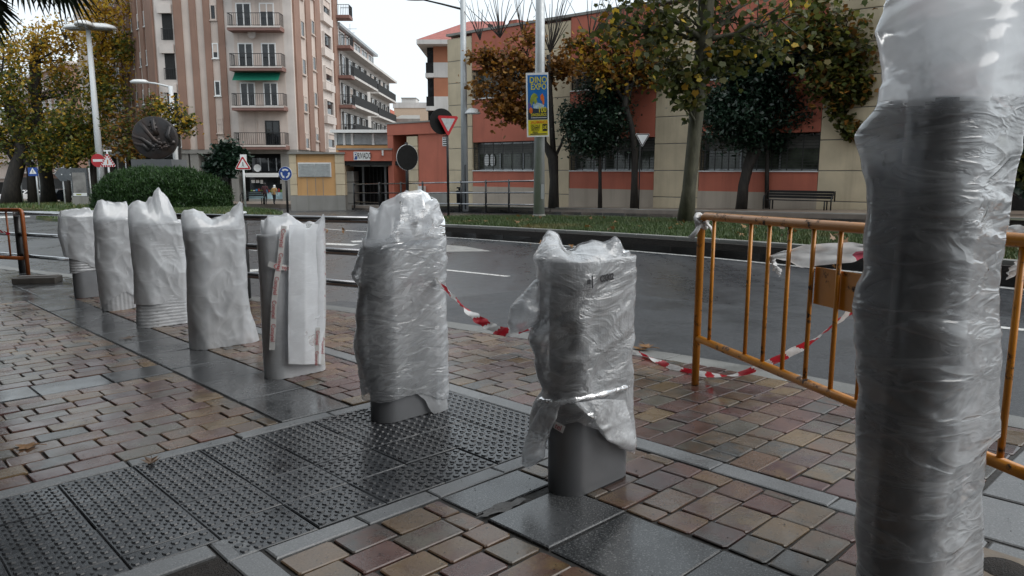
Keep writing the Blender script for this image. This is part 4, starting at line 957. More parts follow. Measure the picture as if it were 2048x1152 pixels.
tree('plane_tree', 'slim plane tree with golden leaves and bare upright shoots near centre facade', (1268, 416), [(1268, 417, 14), (1269, 360, 13), (1270, 300, 13), (1262, 250, 12), (1250, 210, 13), (1254, 160, 9)],
     [(1225, 95, 50, 0), (1180, 125, 42, 0.2), (1275, 110, 52, -0.2), (1200, 150, 36, -0.4), (1320, 75, 44, 0.2), (1250, 150, 42, 0), (1160, 95, 32, 0.3), (1300, 150, 34, 0), (1225, 60, 32, 0)],
     3200, 0.17, [LF_ORANGE, LF_OLIVE, LF_YELLOW], BARKD, FD, LOBED, group=FG, shoots=[(1250, 100, 16, 130, 1.2), (1180, 80, 10, 100, 1.1), (1300, 70, 8, 90, 1)], pick=lambda i, c: random.choice((0, 0, 1, 2)),
     extra_limbs=[([(1252, 215), (1262, 175), (1285, 120), (1300, 70)], 9, 4), ([(1250, 205), (1215, 150), (1185, 110)], 8, 4)])
tree('evergreen_tree', 'small round evergreen tree with thin straight trunk near the centre', (1200, 416), [(1200, 417, 8), (1200, 360, 7), (1199, 300, 7), (1198, 260, 7)],
     [(1180, 235, 46, 0), (1215, 215, 46, 0), (1165, 265, 38, -0.3), (1225, 260, 42, -0.2), (1195, 185, 36, 0), (1150, 235, 32, 0), (1190, 275, 40, 0.3), (1225, 190, 32, 0.3), (1200, 285, 26, -0.5)],
     15000, 0.16, [LF_DARK], BARKD, FD, OVAL, group=FG, sig=0.3, depth=0.9, droop=0.3)
tree('evergreen_tree', 'broad dark evergreen tree with crooked trunk beside the bench', (1485, 418), [(1482, 420, 19), (1487, 370, 20), (1497, 330, 20), (1512, 295, 26), (1518, 260, 24)],
     [(1470, 215, 60, 0), (1540, 210, 62, 0), (1600, 215, 46, -0.2), (1500, 160, 58, 0.2), (1570, 155, 56, 0), (1440, 250, 44, -0.3), (1530, 110, 50, 0), (1430, 200, 38, 0), (1490, 265, 40, -0.3), (1560, 262, 42, 0.3), (1620, 240, 32, -0.4), (1590, 110, 42, 0.3), (1460, 130, 42, 0.4)],
     24000, 0.17, [LF_DARK], BARKD, FD, OVAL, group=FG, sig=0.28, depth=0.9, droop=0.3, extra_limbs=[([(1533, 416), (1534, 350), (1535, 290), (1532, 250)], 9, 7)])
tree('plane_tree', 'plane tree with olive brown crown half hidden behind tall wrapped column', (1738, 418), [(1737, 420, 24), (1738, 360, 24), (1748, 300, 26), (1752, 245, 28), (1740, 205, 26), (1752, 160, 16), (1752, 90, 14)],
     [(1690, 60, 62, 0), (1720, 110, 50, -0.3), (1650, 160, 46, 0), (1685, 200, 36, 0), (1740, 20, 66, 0.3), (1640, 95, 48, -0.2), (1620, 30, 52, 0.3), (1700, 130, 46, 0), (1790, 80, 60, 0.3), (1670, 150, 36, -0.4), (1560, 60, 46, 0), (1840, 30, 70, 0.3), (1715, 175, 26, -0.6), (1700, 250, 20, -0.6), (1900, 150, 60, 0.2)],
     7200, 0.18, [LF_OLIVE, LF_GREEN, LF_ORANGE], BARKD, FD, LOBED, group=FG, pick=lambda i, c: random.choice((0, 0, 0, 1, 2)), sig=0.26, extra_limbs=[([(1742, 215), (1720, 165), (1690, 100), (1670, 40)], 14, 6), ([(1750, 260), (1725, 262), (1700, 255)], 4, 2)])
tree('plane_tree', 'dark plane tree farther along the facade at right edge behind barrier', (2075, 430), [(2075, 432, 22), (2078, 360, 20), (2080, 260, 18), (2076, 160, 14)],
     [(2040, 130, 70, 0), (2110, 110, 80, 0), (2060, 40, 80, 0), (2000, 60, 60, 0.2), (2090, 200, 60, 0), (2050, 330, 50, 0.4), (2110, 330, 60, 0.2), (2040, 260, 46, 0.2)],
     3000, 0.24, [LF_OLIVE, LF_DARK], BARKD, FD, LOBED, group=FG, pick=lambda i, c: random.choice((0, 1)), sig=0.3)
# --- big yellow planes along the avenue on the left
AG = 'plane trees along the left avenue'
hy = lambda i, c: (0 if random.random() < 0.95 else 1) if i in YEL else (1 if random.random() < 0.72 else 0)
YEL = (0, 1, 2, 5, 6)
tree('plane_tree', 'yellow topped plane tree with bare pollard shoots nearest the left lamp post', (100, 409), [(98, 410, 26), (95, 370, 24), (88, 320, 24), (80, 280, 26), (72, 200, 18), (70, 125, 20)],
     [(60, 110, 58, 0), (120, 120, 52, 0.2), (20, 130, 52, 0), (100, 190, 58, 0), (40, 215, 56, -0.2), (150, 80, 42, 0), (95, 75, 40, 0.3), (130, 250, 50, -0.2), (60, 275, 44, 0), (160, 180, 48, 0.2)],
     5000, 0.33, [LF_YELLOW, LF_GREEN], BARKD, 0.05, QUAD, group=AG, shoots=[(70, 120, 14, 85, 1.6), (130, 80, 8, 60, 1.2), (20, 110, 6, 70, 1.4)], pick=hy, sig=0.24, extra_limbs=[([(84, 300), (60, 260), (30, 200)], 16, 8), ([(88, 310), (125, 260), (150, 200)], 14, 7)])
tree('plane_tree', 'dense plane tree with golden crown rising behind the tall three headed lamp', (190, 409), [(185, 410, 12), (186, 350, 12), (190, 280, 14), (195, 200, 12), (200, 120, 10)],
     [(215, 60, 48, 0), (230, 120, 46, 0.3), (185, 110, 44, 0.2), (225, 190, 40, 0), (245, 90, 30, 0), (190, 20, 44, 0), (225, 10, 40, 0.2), (185, 215, 46, 0), (165, 270, 42, 0), (215, 240, 36, 0.3), (190, 160, 44, 0)],
     5000, 0.33, [LF_YELLOW, LF_GREEN], BARKD, 0.05, QUAD, group=AG, pick=lambda i, c: hy(i if i not in (7, 8, 9, 10) else 9, c), sig=0.24, lean=0.6)
tree('plane_tree', 'thick trunked green plane tree at the far left edge', (30, 411), [(22, 412, 34), (24, 370, 30), (35, 330, 28), (45, 300, 24), (30, 250, 16)],
     [(0, 200, 58, 0), (50, 240, 50, 0), (-40, 120, 70, 0), (20, 170, 50, 0.2), (-20, 260, 50, 0), (0, 80, 60, 0.3), (80, 290, 36, -0.2), (20, 285, 40, 0)],
     4200, 0.34, [LF_YELLOW, LF_GREEN], BARKD, 0.05, QUAD, group=AG, pick=lambda i, c: (0 if random.random() < (0.6 if i in (5, 2) else 0.2) else 1), sig=0.26, extra_limbs=[([(36, 330), (10, 290), (-20, 240)], 16, 8), ([(42, 310), (62, 330), (66, 410)], 14, 18)])
tree('plane_tree', 'low leafy green plane tree in front of the avenue signs', (140, 410), [(137, 411, 9), (136, 370, 9), (135, 320, 9), (138, 270, 8)],
     [(120, 270, 42, 0), (160, 260, 40, 0), (140, 225, 42, 0), (170, 305, 32, -0.3), (110, 310, 30, 0.2), (185, 280, 34, 0.3), (150, 320, 26, 0)],
     3600, 0.32, [LF_GREEN, LF_YELLOW], BARKD, 0.05, QUAD, group=AG, pick=lambda i, c: 0 if random.random() < 0.82 else 1, sig=0.26)
tree('plane_tree', 'young plane tree with thin leaning trunks left of the bronze disc', (285, 412), [(287, 408, 5), (283, 360, 5), (277, 310, 5), (274, 270, 4)],
     [(250, 265, 28, 0), (275, 245, 30, 0.2), (235, 300, 26, 0), (300, 230, 30, 0), (262, 300, 24, -0.3), (225, 250, 24, 0.3), (285, 285, 20, 0), (310, 205, 22, 0)],
     1500, 0.30, [LF_ORANGE, LF_OLIVE, LF_GREEN], BARKD, 0.05, QUAD, group=AG, pick=lambda i, c: random.choice((0, 0, 1, 2)), sig=0.3)
tree('plane_tree', 'thin yellowing tree behind the bronze disc and the arm lamp', (365, 412), [(363, 408, 5), (362, 340, 5), (358, 270, 5), (352, 220, 4)],
     [(340, 210, 24, 0), (365, 225, 22, 0.2), (330, 240, 22, 0), (372, 260, 18, 0), (350, 250, 22, 0), (385, 240, 12, -0.3), (322, 215, 16, 0)],
     800, 0.30, [LF_YELLOW, LF_OLIVE, LF_GREEN], BARKD, 0.05, QUAD, group=AG, pick=lambda i, c: random.choice((0, 1, 2)), sig=0.32)
tree('evergreen_tree', 'small dark evergreen tree before the striped apartment block', (460, 409.5), [(461, 410, 6), (461, 370, 6), (458, 345, 6), (455, 325, 5)],
     [(440, 318, 22, 0), (458, 305, 22, 0.2), (474, 320, 20, 0), (425, 328, 16, 0), (455, 333, 20, -0.3), (482, 310, 13, 0), (445, 298, 15, 0)],
     3400, 0.34, [LF_DARK], BARKD, FD, OVAL, sig=0.3)
# --- hedge on the roundabout
hp = at(328, 417, 0.05); hk = hp.y / F_PX; hd_ = thing('hedge', 'wide clipped dark green hedge mound on the roundabout below the bronze disc', 'hedge', hp)
hw, hh, hdp = 128 * hk, 76 * hk, 70 * hk
def mound(u, v):
    x, y, z = math.cos(u) * math.cos(v), math.sin(u) * math.cos(v), math.sin(v)
    e = lambda q, p: math.copysign(abs(q) ** p, q); b = 1 + 0.06 * noise.noise(Vector((x * 3, y * 3, z * 3 + 5))) + 0.05 * noise.noise(Vector((x * 9, y * 9, z * 9)))
    return Vector((e(x, 0.8) * hw * b, e(y, 0.8) * hdp * b, max(0, e(z, 0.75)) * hh * b))
m = MB(); nu, nv = 48, 14
m.smooth = True; m.add([mound(2 * math.pi * i / nu, math.pi / 2 * j / nv) * 0.93 for j in range(nv + 1) for i in range(nu)], [(j * nu + i, j * nu + (i + 1) % nu, (j + 1) * nu + (i + 1) % nu, (j + 1) * nu + i) for j in range(nv) for i in range(nu)])
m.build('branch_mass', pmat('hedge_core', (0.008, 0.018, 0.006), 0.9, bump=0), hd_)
C = []
for _ in range(48000):
    u, v = random.uniform(math.pi, 2 * math.pi) if random.random() < 0.75 else random.uniform(0, math.pi), math.asin(random.random() ** 0.8) if random.random() < 0.9 else 0.02
    C.append(tuple(mound(u, v) * random.uniform(0.9, 1.02) + Vector((random.gauss(0, .08), random.gauss(0, .08), random.gauss(0, .08)))))
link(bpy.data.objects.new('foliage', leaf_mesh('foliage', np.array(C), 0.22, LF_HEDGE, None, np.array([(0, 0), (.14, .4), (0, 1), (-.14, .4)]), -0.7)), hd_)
# --- palm leaning in from the left: only its fronds reach the picture
pc = onY(55, -168, 9.0); pb = Vector((pc.x - 1.25, 9.0, zg(pc.x - 1.25, 9.0)))
pl = thing('palm_tree', 'fan palm whose dark drooping fronds hang into the top left corner', 'palm tree', pb); m = MB()
c0 = pc - pb; c0.x -= 0.55; hz0 = c0.z
m.tube([Vector((0, 0, -0.1)), Vector((0.1, 0, hz0 * 0.35)), Vector((0.3, 0, hz0 * 0.7)), c0], [0.2, 0.16, 0.15, 0.17], 12); m.build('trunk', BARKD, pl)
FROND = m_leaf('palm_frond', [(0, (0.010, 0.016, 0.008)), (1, (0.025, 0.04, 0.018))], 0.45, 0.12)
for k in range(44):
    az = 2 * math.pi * k / 30 * 5.17; el = random.uniform(-0.75, 0.9); L = random.uniform(0.75, 1.05)
    d = Vector((math.cos(az) * math.cos(el), math.sin(az) * math.cos(el), math.sin(el))); tip_ = c0 + d * L + Vector((0, 0, -0.12 * L))
    m = MB().tube([c0, c0 + d * L * 0.5 + Vector((0, 0, 0.03)), tip_], [0.016, 0.012, 0.009], 5)
    sdv = d.cross(Vector((0, 0, 1))).normalized(); upv = sdv.cross(d).normalized()
    for j in range(34):
        a = (j / 33 - 0.5) * 3.9; r = random.uniform(0.55, 0.7) * (1 - 0.12 * abs(a)); dd = d * math.cos(a) + sdv * math.sin(a)
        w = dd.cross(upv).normalized() * 0.030; e = tip_ + dd * r * 0.6 + upv * 0.05; f = tip_ + dd * r + Vector((0, 0, -0.26 * r))
        m.add([tip_, e - w, f, e + w], [(0, 1, 2, 3)])
    m.build('frond', FROND, pl)
# ================================================================ STREET FURNITURE
GALV = pmat('galvanised_grey', (0.42, 0.44, 0.45), 0.42, 0.3, var=0.08, scale=4, bump=0.03); LGREY = pmat('light_grey_paint', (0.6, 0.62, 0.63), 0.4, var=0.05, bump=0.02); SGN_W = pmat('sign_white', (0.72, 0.73, 0.73), 0.35, var=0.04, bump=0)
SIGNBACK = pmat('sign_back', (0.010, 0.010, 0.010), 0.6, 0.0, spec=0.2, var=0.2, bump=0.04)
def hgt(p0, px, py): return onY(px, py, p0.y).z - p0.z
def kpx(p0): return p0.y / F_PX
def pole_part(th, h, r0, r1, mat=GALV, n=10, name='pole', z0=-0.1):
    return MB().tube([(0, 0, z0), (0, 0, h)], [r0, r1], n).build(name, mat, th)
# -- tall lamp with three white heads
p = at(207, 409.5, 0.05); h = hgt(p, 182, 58); k = kpx(p)
th = thing('street_lamp', 'tall grey lamp post carrying three white mushroom heads before yellow trees', 'street lamp', p)
pole_part(th, h, 7.5 * k, 4.2 * k, LGREY)
for a in (math.radians(172), math.radians(10), math.radians(285)):
    d = Vector((math.cos(a), math.sin(a), 0)); t = MB().tube([(0, 0, h - 0.1), tuple(d * 9 * k + Vector((0, 0, h + 0.15)))], 1.3 * k, 6); t.build('arm', LGREY, th)
    c = d * 20 * k + Vector((0, 0, h + 0.1)); s = Matrix.Rotation(a, 4, 'Z') @ Matrix.Diagonal((1.45, 0.8, 1, 1))
    hd_ = MB().lathe([(0.0, 0.42), (0.5, 0.36), (0.85, 0.2), (0.98, 0.0), (0.9, -0.06), (0.0, -0.08)], 16, c, s).build('lamp_head', SGN_W, th); hd_['label'] = 'white mushroom lamp head'
    MB().lathe([(0.0, -0.085), (0.7, -0.09), (0.6, -0.16), (0.0, -0.2)], 14, c, s).build('diffuser', GREYM, hd_)
# -- arm lamp behind the disc
p = at(358, 409, 0.05); h = hgt(p, 347, 172); k = kpx(p)
th = thing('street_lamp', 'grey street lamp with one long arm pointing left above the bronze disc', 'street lamp', p); pole_part(th, h, 5.5 * k, 4.2 * k, LGREY)
MB().tube([(0, 0, h - 0.08), (-30 * k, 0, h + 5 * k), (-56 * k, 0, h + 8 * k)], [2.2 * k, 1.8 * k, 1.4 * k], 7).build('arm', LGREY, th)
MB().lathe([(0, 0.2), (0.4, 0.16), (0.62, 0), (0.5, -0.12), (0, -0.16)], 12, (-60 * k, 0, h + 8 * k), Matrix.Diagonal((1.3, 0.7, 1, 1))).build('lamp_head', SGN_W, th)
# -- tall lamp left of the sandstone corner
p = at(930, 418, FD); k = kpx(p); h = hgt(p, 925, -60); th = thing('street_lamp', 'very tall grey street lamp with arm at the sandstone building corner', 'street lamp', p); pole_part(th, h, 7.5 * k, 5.2 * k, GALV)
ha = hgt(p, 925, 19)
MB().tube([(0, 0, ha), (-40 * k, -0.1, ha + 9 * k), (-80 * k, -0.2, ha + 17 * k)], [2.2 * k, 1.8 * k, 1.4 * k], 7).build('arm', BLACKM, th)
MB().lathe([(0, 0.12), (0.3, 0.1), (0.5, 0), (0.3, -0.08), (0, -0.1)], 12, (-88 * k, -0.2, ha + 19 * k), Matrix.Diagonal((1.5, 0.6, 1, 1))).build('lamp_head', GREYM, th)
hb = hgt(p, 925, 228); MB().tube([(0, 0, hb), (12 * k, -0.1, hb + 0.05)], 1.2 * k, 6).build('side_arm', GALV, th)
MB().lathe([(0, 0.26), (0.2, 0.22), (0.34, 0.06), (0.36, 0), (0, -0.03)], 14, (17 * k, -0.1, hb)).build('side_lamp', SGN_W, th)
MB().tube([(2 * k, -8 * k, 0), (2 * k, -8 * k, hgt(p, 930, 330))], 1.2 * k, 6).build('cable_duct', BLACKM, th)
# -- thick grey pole with the poster
p = at(1078, 434, 0.24); k = kpx(p); th = thing('lighting_mast', 'thick round grey mast with concrete foot standing on the grass median', 'pole', p); h = hgt(p, 1070, -160)
pole_part(th, h, 11.2 * k, 7.6 * k, GALV, 20); MB().lathe([(13.5 * k, -0.05), (13.5 * k, 0.05), (11.5 * k, 0.09)], 16).build('foot_collar', CONC, th)
fd = hgt(p, 1078, 390); MB().box(3 * k, 9.5 * k, -11.6 * k, -10.9 * k, hgt(p, 1078, 398), hgt(p, 1078, 368)).build('inspection_door', GALV, th)
fpos = onY(1075, 210, p.y - 12 * k); po = thing('poster', 'tall blue and yellow dinosaur show poster strapped to the grey mast', 'poster', fpos)
W, Hh = 21.5 * k, 60.5 * k; PB = pmat('poster_blue', (0.01, 0.13, 0.42), 0.4, var=0.25, scale=2, bump=0); PY = pmat('poster_yellow', (0.62, 0.53, 0.02), 0.4, var=0.08, bump=0); PO = pmat('poster_orange', (0.6, 0.13, 0.02), 0.4, bump=0); PG = pmat('poster_green', (0.25, 0.3, 0.04), 0.45, var=0.5, scale=5, bump=0); PD = pmat('poster_dark', (0.02, 0.03, 0.05), 0.45, bump=0)
tw = Matrix.Rotation(math.radians(-4), 4, 'Z') @ Matrix.Rotation(math.radians(-1.2), 4, 'Y')
MB().box(-W, W, -0.006, 0.006, -Hh, Hh, tw).build('poster_sheet', SGN_W, po)
def pbox(nm, m_, x0, x1, z0, z1, o): MB().box(x0 * W, x1 * W, -0.007 - o, -0.0065, z0 * Hh, z1 * Hh, tw).build(nm, m_, po)
pbox('blue_print', PB, -0.86, 0.9, -0.38, 0.93, 0.001); pbox('black_print', PD, -0.86, 0.9, -0.46, -0.1, 0.002); pbox('yellow_print', PY, -0.86, 0.9, -0.95, -0.47, 0.002)
def ptxt(s, x, z, size, m_, sx=1.0, wgt=0.003): text_mesh('letters', s, tw @ frame((x * W, -0.0115, z * Hh), (1, 0, 0), (0, 0, 1)), size * Hh, m_, po, 0.001, sx, weight=wgt)
ptxt('DINO', 0.1, 0.77, 0.27, PY, 0.8, 0.003); ptxt('EXPO', 0.12, 0.56, 0.27, PY, 0.74, 0.003); ptxt('100', 0.42, -0.16, 0.24, PY, 0.75, 0.004); ptxt('DINOSAURIOS', 0.1, -0.31, 0.13, PY, 0.58, 0.002); ptxt('SALAMANCA', 0.12, -0.54, 0.14, PO, 0.66, 0.002)
for i, (z, s) in enumerate(((-0.64, 'DEL 5 AL 8'), (-0.71, 'DICIEMBRE'), (-0.78, 'RECINTO'), (-0.86, 'FERIAL'))): ptxt(s, -0.22, z, 0.085, INK, 0.7, 0.001)
pbox('date_box', INK, 0.42, 0.86, -0.82, -0.6, 0.004); pbox('small_print', PD, -0.7, 0.8, -0.925, -0.895, 0.004); pbox('white_line', SGN_W, -0.6, 0.8, -0.405, -0.39, 0.004); ptxt('2€', 0.64, -0.71, 0.14, PY, 0.8)
def blob(nm, m_, pts, o=0.003):
    mm = MB(); n = len(pts); f_ = [tw @ Vector((x * W, -0.008 - o, z * Hh)) for x, z in pts]; b_ = [tw @ Vector((x * W, -0.007, z * Hh)) for x, z in pts]
    mm.add(f_ + b_, [tuple(range(n)), tuple(range(n, 2 * n))[::-1]] + [(i, n + i, n + (i + 1) % n, (i + 1) % n) for i in range(n)]); mm.build(nm, m_, po)
blob('reptile_print', PG, [(-0.7, 0.12), (-0.55, 0.3), (-0.3, 0.38), (-0.05, 0.33), (0.05, 0.22), (-0.1, 0.2), (0.0, 0.1), (-0.2, 0.02), (-0.35, 0.12), (-0.5, -0.02), (-0.65, 0.0)])
blob('reptile_print', PO, [(0.25, 0.28), (0.45, 0.36), (0.6, 0.25), (0.62, 0.05), (0.5, -0.02), (0.42, 0.12), (0.3, 0.16)]); blob('reptile_print', pmat('poster_violet', (0.1, 0.08, 0.3), 0.4, bump=0), [(-0.84, 0.08), (-0.6, 0.05), (-0.5, -0.12), (-0.84, -0.15)], 0.0035)
blob('reptile_print', pmat('poster_grey', (0.35, 0.45, 0.5), 0.4, var=0.5, scale=8, bump=0), [(-0.4, 0.02), (-0.1, 0.08), (0.3, 0.05), (0.6, -0.02), (0.55, -0.1), (0.1, -0.12), (-0.35, -0.1)], 0.0025); blob('ball_print', PO, [(-0.75, -0.12), (-0.6, -0.06), (-0.45, -0.12), (-0.45, -0.22), (-0.6, -0.27), (-0.75, -0.22)], 0.0045)
for z in (0.7, -0.55): MB().lathe([(9.6 * k, -0.015), (9.6 * k, 0.015)], 18, (0.0, 12 * k, z * Hh)).build('strap', BLACKM, po)
# -- signs
def tri(r, point_up=True, rc=0.12, n=4):
    pts = []
    for i in range(3):
        a = math.pi / 2 + i * 2 * math.pi / 3 + (0 if point_up else math.pi); c = Vector((math.cos(a), math.sin(a))) * r * (1 - rc * 2)
        for j in range(n + 1): b = a - math.pi / 3 + j * 2 * math.pi / 3 / n; pts.append((c.x + math.cos(b) * r * rc * 2 * 0.5, c.y + math.sin(b) * r * rc * 2 * 0.5))
    return pts
def circ(r, n=28): return [(r * math.cos(2 * math.pi * i / n), r * math.sin(2 * math.pi * i / n)) for i in range(n)]
def plate(nm, poly, z0, z1, mat, M, parent):   # poly in the sign plane, thickness along its normal
    m = MB(); n = len(poly); A_ = [M @ Vector((x, y, z0)) for x, y in poly]; B_ = [M @ Vector((x, y, z1)) for x, y in poly]
    m.add(A_ + B_, [tuple(range(n))[::-1], tuple(range(n, 2 * n))] + [(i, (i + 1) % n, n + (i + 1) % n, n + i) for i in range(n)]); return m.build(nm, mat, parent)
def sign_frame(h, yaw, o=0.05):   # local z of the sign points along yaw (0 = towards the camera, -Y)
    n = Vector((math.sin(yaw), -math.cos(yaw), 0)); x = Vector((math.cos(yaw), math.sin(yaw), 0))
    return frame(n * o + Vector((0, 0, h)), x, (0, 0, 1))
def post(label, name, base, top, dz, wpx, mat, cat='road sign', group=None):
    p = at(base[0], base[1], dz); th = thing(name, label, cat, p, 0, group); h = hgt(p, base[0], top); pole_part(th, h, wpx * kpx(p) / 2, wpx * kpx(p) / 2, mat); return th, p, kpx(p)
th, p, k = post('black post with red bordered give way triangle and black round sign back', 'give_way_sign', (897, 432), 234, 0.22, 5, BLACKM)
h = hgt(p, 897, 246); M = sign_frame(h, math.radians(28)); plate('sign_plate', tri(27 * k, False), 0, 0.02, REDS, M, th); plate('sign_face', tri(17 * k, False, 0.06), 0.02, 0.026, pmat('reflective_grey', (0.42, 0.45, 0.46), 0.3, bump=0), M, th)
M = sign_frame(h + 0.05, math.radians(28), -0.06) @ Matrix.Translation((-10 * k, 0, 0)); plate('round_plate', circ(25 * k), -0.02, 0.0, SIGNBACK, M, th)
th, p, k = post('round road sign seen from its black back on a black post', 'round_sign', (816, 427), 285, 0.05, 6, BLACKM)
h = hgt(p, 810, 315); M = sign_frame(h, math.radians(42), 0.07); plate('sign_plate', circ(24.5 * k), -0.02, 0.0, SIGNBACK, M, th); plate('rim', circ(25.5 * k), -0.03, -0.021, LGREY, M, th)
th, p, k = post('round blue roundabout sign with three white arrows on dark post', 'roundabout_sign', (576, 432), 336, 0.05, 4.5, BLACKM)
h = hgt(p, 573, 347); M = sign_frame(h, math.radians(-8)); plate('sign_plate', circ(13.8 * k), 0, 0.02, SGN_W, M, th); plate('blue_face', circ(13.2 * k), 0.02, 0.025, BLUE, M, th)
for a0 in (30, 150, 270):
    r0, r1 = 6.3 * k, 9.4 * k; arc = [math.radians(a0 + 12 + 72 * j / 8) for j in range(9)]; poly = [(r1 * math.cos(a), r1 * math.sin(a)) for a in arc] + [(r0 * math.cos(a), r0 * math.sin(a)) for a in arc[::-1]]
    plate('arrow_mark', poly, 0.025, 0.03, SGN_W, M, th)
    a = arc[-1]; am = (r0 + r1) / 2; c = Vector((am * math.cos(a), am * math.sin(a))); t = Vector((-math.sin(a), math.cos(a))); rd = Vector((math.cos(a), math.sin(a)))
    plate('arrow_mark', [tuple(c - rd * 3 * k), tuple(c + rd * 3 * k), tuple(c + t * 4 * k)], 0.0251, 0.0302, SGN_W, M, th)
def walker(th, M, s, mat, o=0.026):
    for nm, poly in (('walker_mark', [(-0.05, 0.05), (0.1, 0.1), (0.12, 0.32), (-0.02, 0.36), (-0.1, 0.28)]), ('walker_mark', [(-0.05, 0.06), (0.06, 0.06), (-0.08, -0.16), (-0.2, -0.42), (-0.3, -0.4), (-0.16, -0.12)]), ('walker_mark', [(0.02, 0.06), (0.12, 0.08), (0.14, -0.14), (0.3, -0.42), (0.2, -0.44), (0.03, -0.14)]), ('walker_mark', [(x * 0.11, 0.48 + y * 0.11) for x, y in circ(1, 10)])):
        plate(nm, [(x * s, y * s) for x, y in poly], o, o + 0.004, mat, M, th)
th, p, k = post('red bordered pedestrian warning triangle with white plate behind, before the shop', 'pedestrian_sign', (491, 411.5), 312, FD, 4, LGREY)
h = hgt(p, 487, 329.5); M = sign_frame(h, math.radians(6)); plate('back_plate', [(-5 * k, 0), (7.5 * k, 0), (7.5 * k, 20 * k), (-5 * k, 20 * k)], -0.03, -0.01, SGN_W, M, th); plate('sign_plate', tri(19 * k), 0, 0.02, SGN_W, M, th); plate('red_border', tri(17.5 * k), 0.02, 0.023, REDS, M, th); plate('sign_face', tri(12 * k, True, .06), 0.023, 0.026, SGN_W, M, th); walker(th, M, 9 * k, INK)
th, p, k = post('small give way triangle hanging before the slim plane tree', 'give_way_sign', (1277, 418), 268, FD, 2.5, BLACKM)
M = sign_frame(hgt(p, 1277, 277), 0.1, 0.3); plate('sign_plate', tri(17.5 * k, False), 0, 0.02, SGN_W, M, th); plate('sign_face', tri(13 * k, False, .06), 0.02, 0.026, SGN_W, M, th); plate('red_border', tri(16.6 * k, False), 0.0202, 0.0235, pmat('faded_dark_border', (0.05, 0.03, 0.03), 0.5, bump=0), M, th)
th, p, k = post('round red no entry sign with white bar', 'no_entry_sign', (205, 416), 308, 0.05, 3, GREYM)
M = sign_frame(hgt(p, 202, 321), 0.05); plate('sign_plate', circ(13 * k), 0, 0.02, REDS, M, th); plate('white_bar', [(-9.5 * k, -2.4 * k), (9.5 * k, -2.4 * k), (9.5 * k, 2.4 * k), (-9.5 * k, 2.4 * k)], 0.02, 0.026, SGN_W, M, th)
th, p, k = post('red dashed works warning triangle beside the no entry sign', 'works_sign', (224, 416), 302, 0.05, 3.5, LGREY)
M = sign_frame(hgt(p, 224, 324), 0.02); plate('sign_plate', tri(19 * k), 0, 0.02, SGN_W, M, th)
for i in range(3):
    a0 = math.pi / 2 + i * 2 * math.pi / 3; a1 = a0 + 2 * math.pi / 3; q0, q1 = Vector((math.cos(a0), math.sin(a0))) * 15.5 * k, Vector((math.cos(a1), math.sin(a1))) * 15.5 * k; d = (q1 - q0).normalized(); n = Vector((-d.y, d.x))
    for j in range(6): c = q0.lerp(q1, (j + 0.5) / 6); plate('red_dash', [tuple(c - d * 1.5 * k - n * 1.8 * k), tuple(c + d * 1.5 * k - n * 1.8 * k), tuple(c + d * 1.5 * k + n * 1.8 * k), tuple(c - d * 1.5 * k + n * 1.8 * k)][::-1], 0.02, 0.026, REDS, M, th)
plate('orange_figure', [(-1.2 * k, -4 * k), (1.2 * k, -4 * k), (1.6 * k, 4 * k), (-0.6 * k, 5 * k)], 0.02, 0.026, PO, M, th); MB().box(-6 * k, 8 * k, -0.05, 0.05, hgt(p, 224, 303), hgt(p, 224, 300)).build('top_lamp', SGN_W, th)
th, p, k = post('square blue pedestrian crossing sign by the tree trunks', 'crossing_sign', (79, 415), 336, 0.05, 3, GALV)
M = sign_frame(hgt(p, 72, 343.5), 0.05) @ Matrix.Translation((-5 * k, 0, 0)); s = 9.2 * k; plate('sign_plate', [(-s, -s * .9), (s, -s * .9), (s, s * .9), (-s, s * .9)], 0, 0.02, BLUE, M, th); plate('white_triangle', tri(8 * k, True, .05), 0.02, 0.026, SGN_W, M, th); walker(th, M, 5.5 * k, INK)
for i, (x, lbl, yw) in enumerate(((128, 'grey pointed sign back on twin posts at the left roadside', 0), (145, 'grey round sign back overlapping the pointed sign', 0.1))):
    th, p, k = post(lbl, 'sign_back', (x + 3, 413), 335, 0.05, 2.5, LGREY); M = sign_frame(hgt(p, x, 349), yw)
    poly = [(-15 * k, 0), (-4 * k, 13 * k), (9 * k, 13 * k), (9 * k, -13 * k), (-4 * k, -13 * k)] if i == 0 else circ(12 * k); plate('sign_plate', poly[::-1] if i == 0 else poly, 0, 0.03, pmat('dull_sign_back', (0.10, 0.11, 0.12), 0.5, bump=0), M, th); plate('clamp', circ(1.2 * k, 10), 0.03, 0.06, SGN_W, M, th)
p = at(165, 413.5, 0.05); k = kpx(p); th = thing('advert_panel', 'tall glazed advertising panel with white caption strip by the roadside', 'advert panel', p); hh = hgt(p, 165, 336)
MB().box(-17 * k, 17 * k, -0.15, 0.15, 0, hgt(p, 165, 393)).build('plinth', CONC, th); MB().box(-16 * k, 16 * k, -0.12, 0.12, hgt(p, 165, 392.9), hh).build('case', pmat('panel_grey', (0.07, 0.075, 0.08), 0.3, bump=0), th); MB().box(-13 * k, 13 * k, -0.13, -0.121, hgt(p, 165, 390), hgt(p, 165, 345)).build('poster_glass', pmat('faded_poster', (0.2, 0.19, 0.18), 0.2, var=0.6, scale=1.2, bump=0), th)
MB().box(-14 * k, 13 * k, -0.145, -0.131, hgt(p, 165, 392), hgt(p, 165, 386)).build('caption_strip', SGN_W, th); MB().box(-8 * k, 2 * k, -0.15, -0.1455, hgt(p, 165, 390.5), hgt(p, 165, 387.5)).build('caption_print', pmat('olive_print', (0.3, 0.32, 0.1), 0.5, bump=0), th)
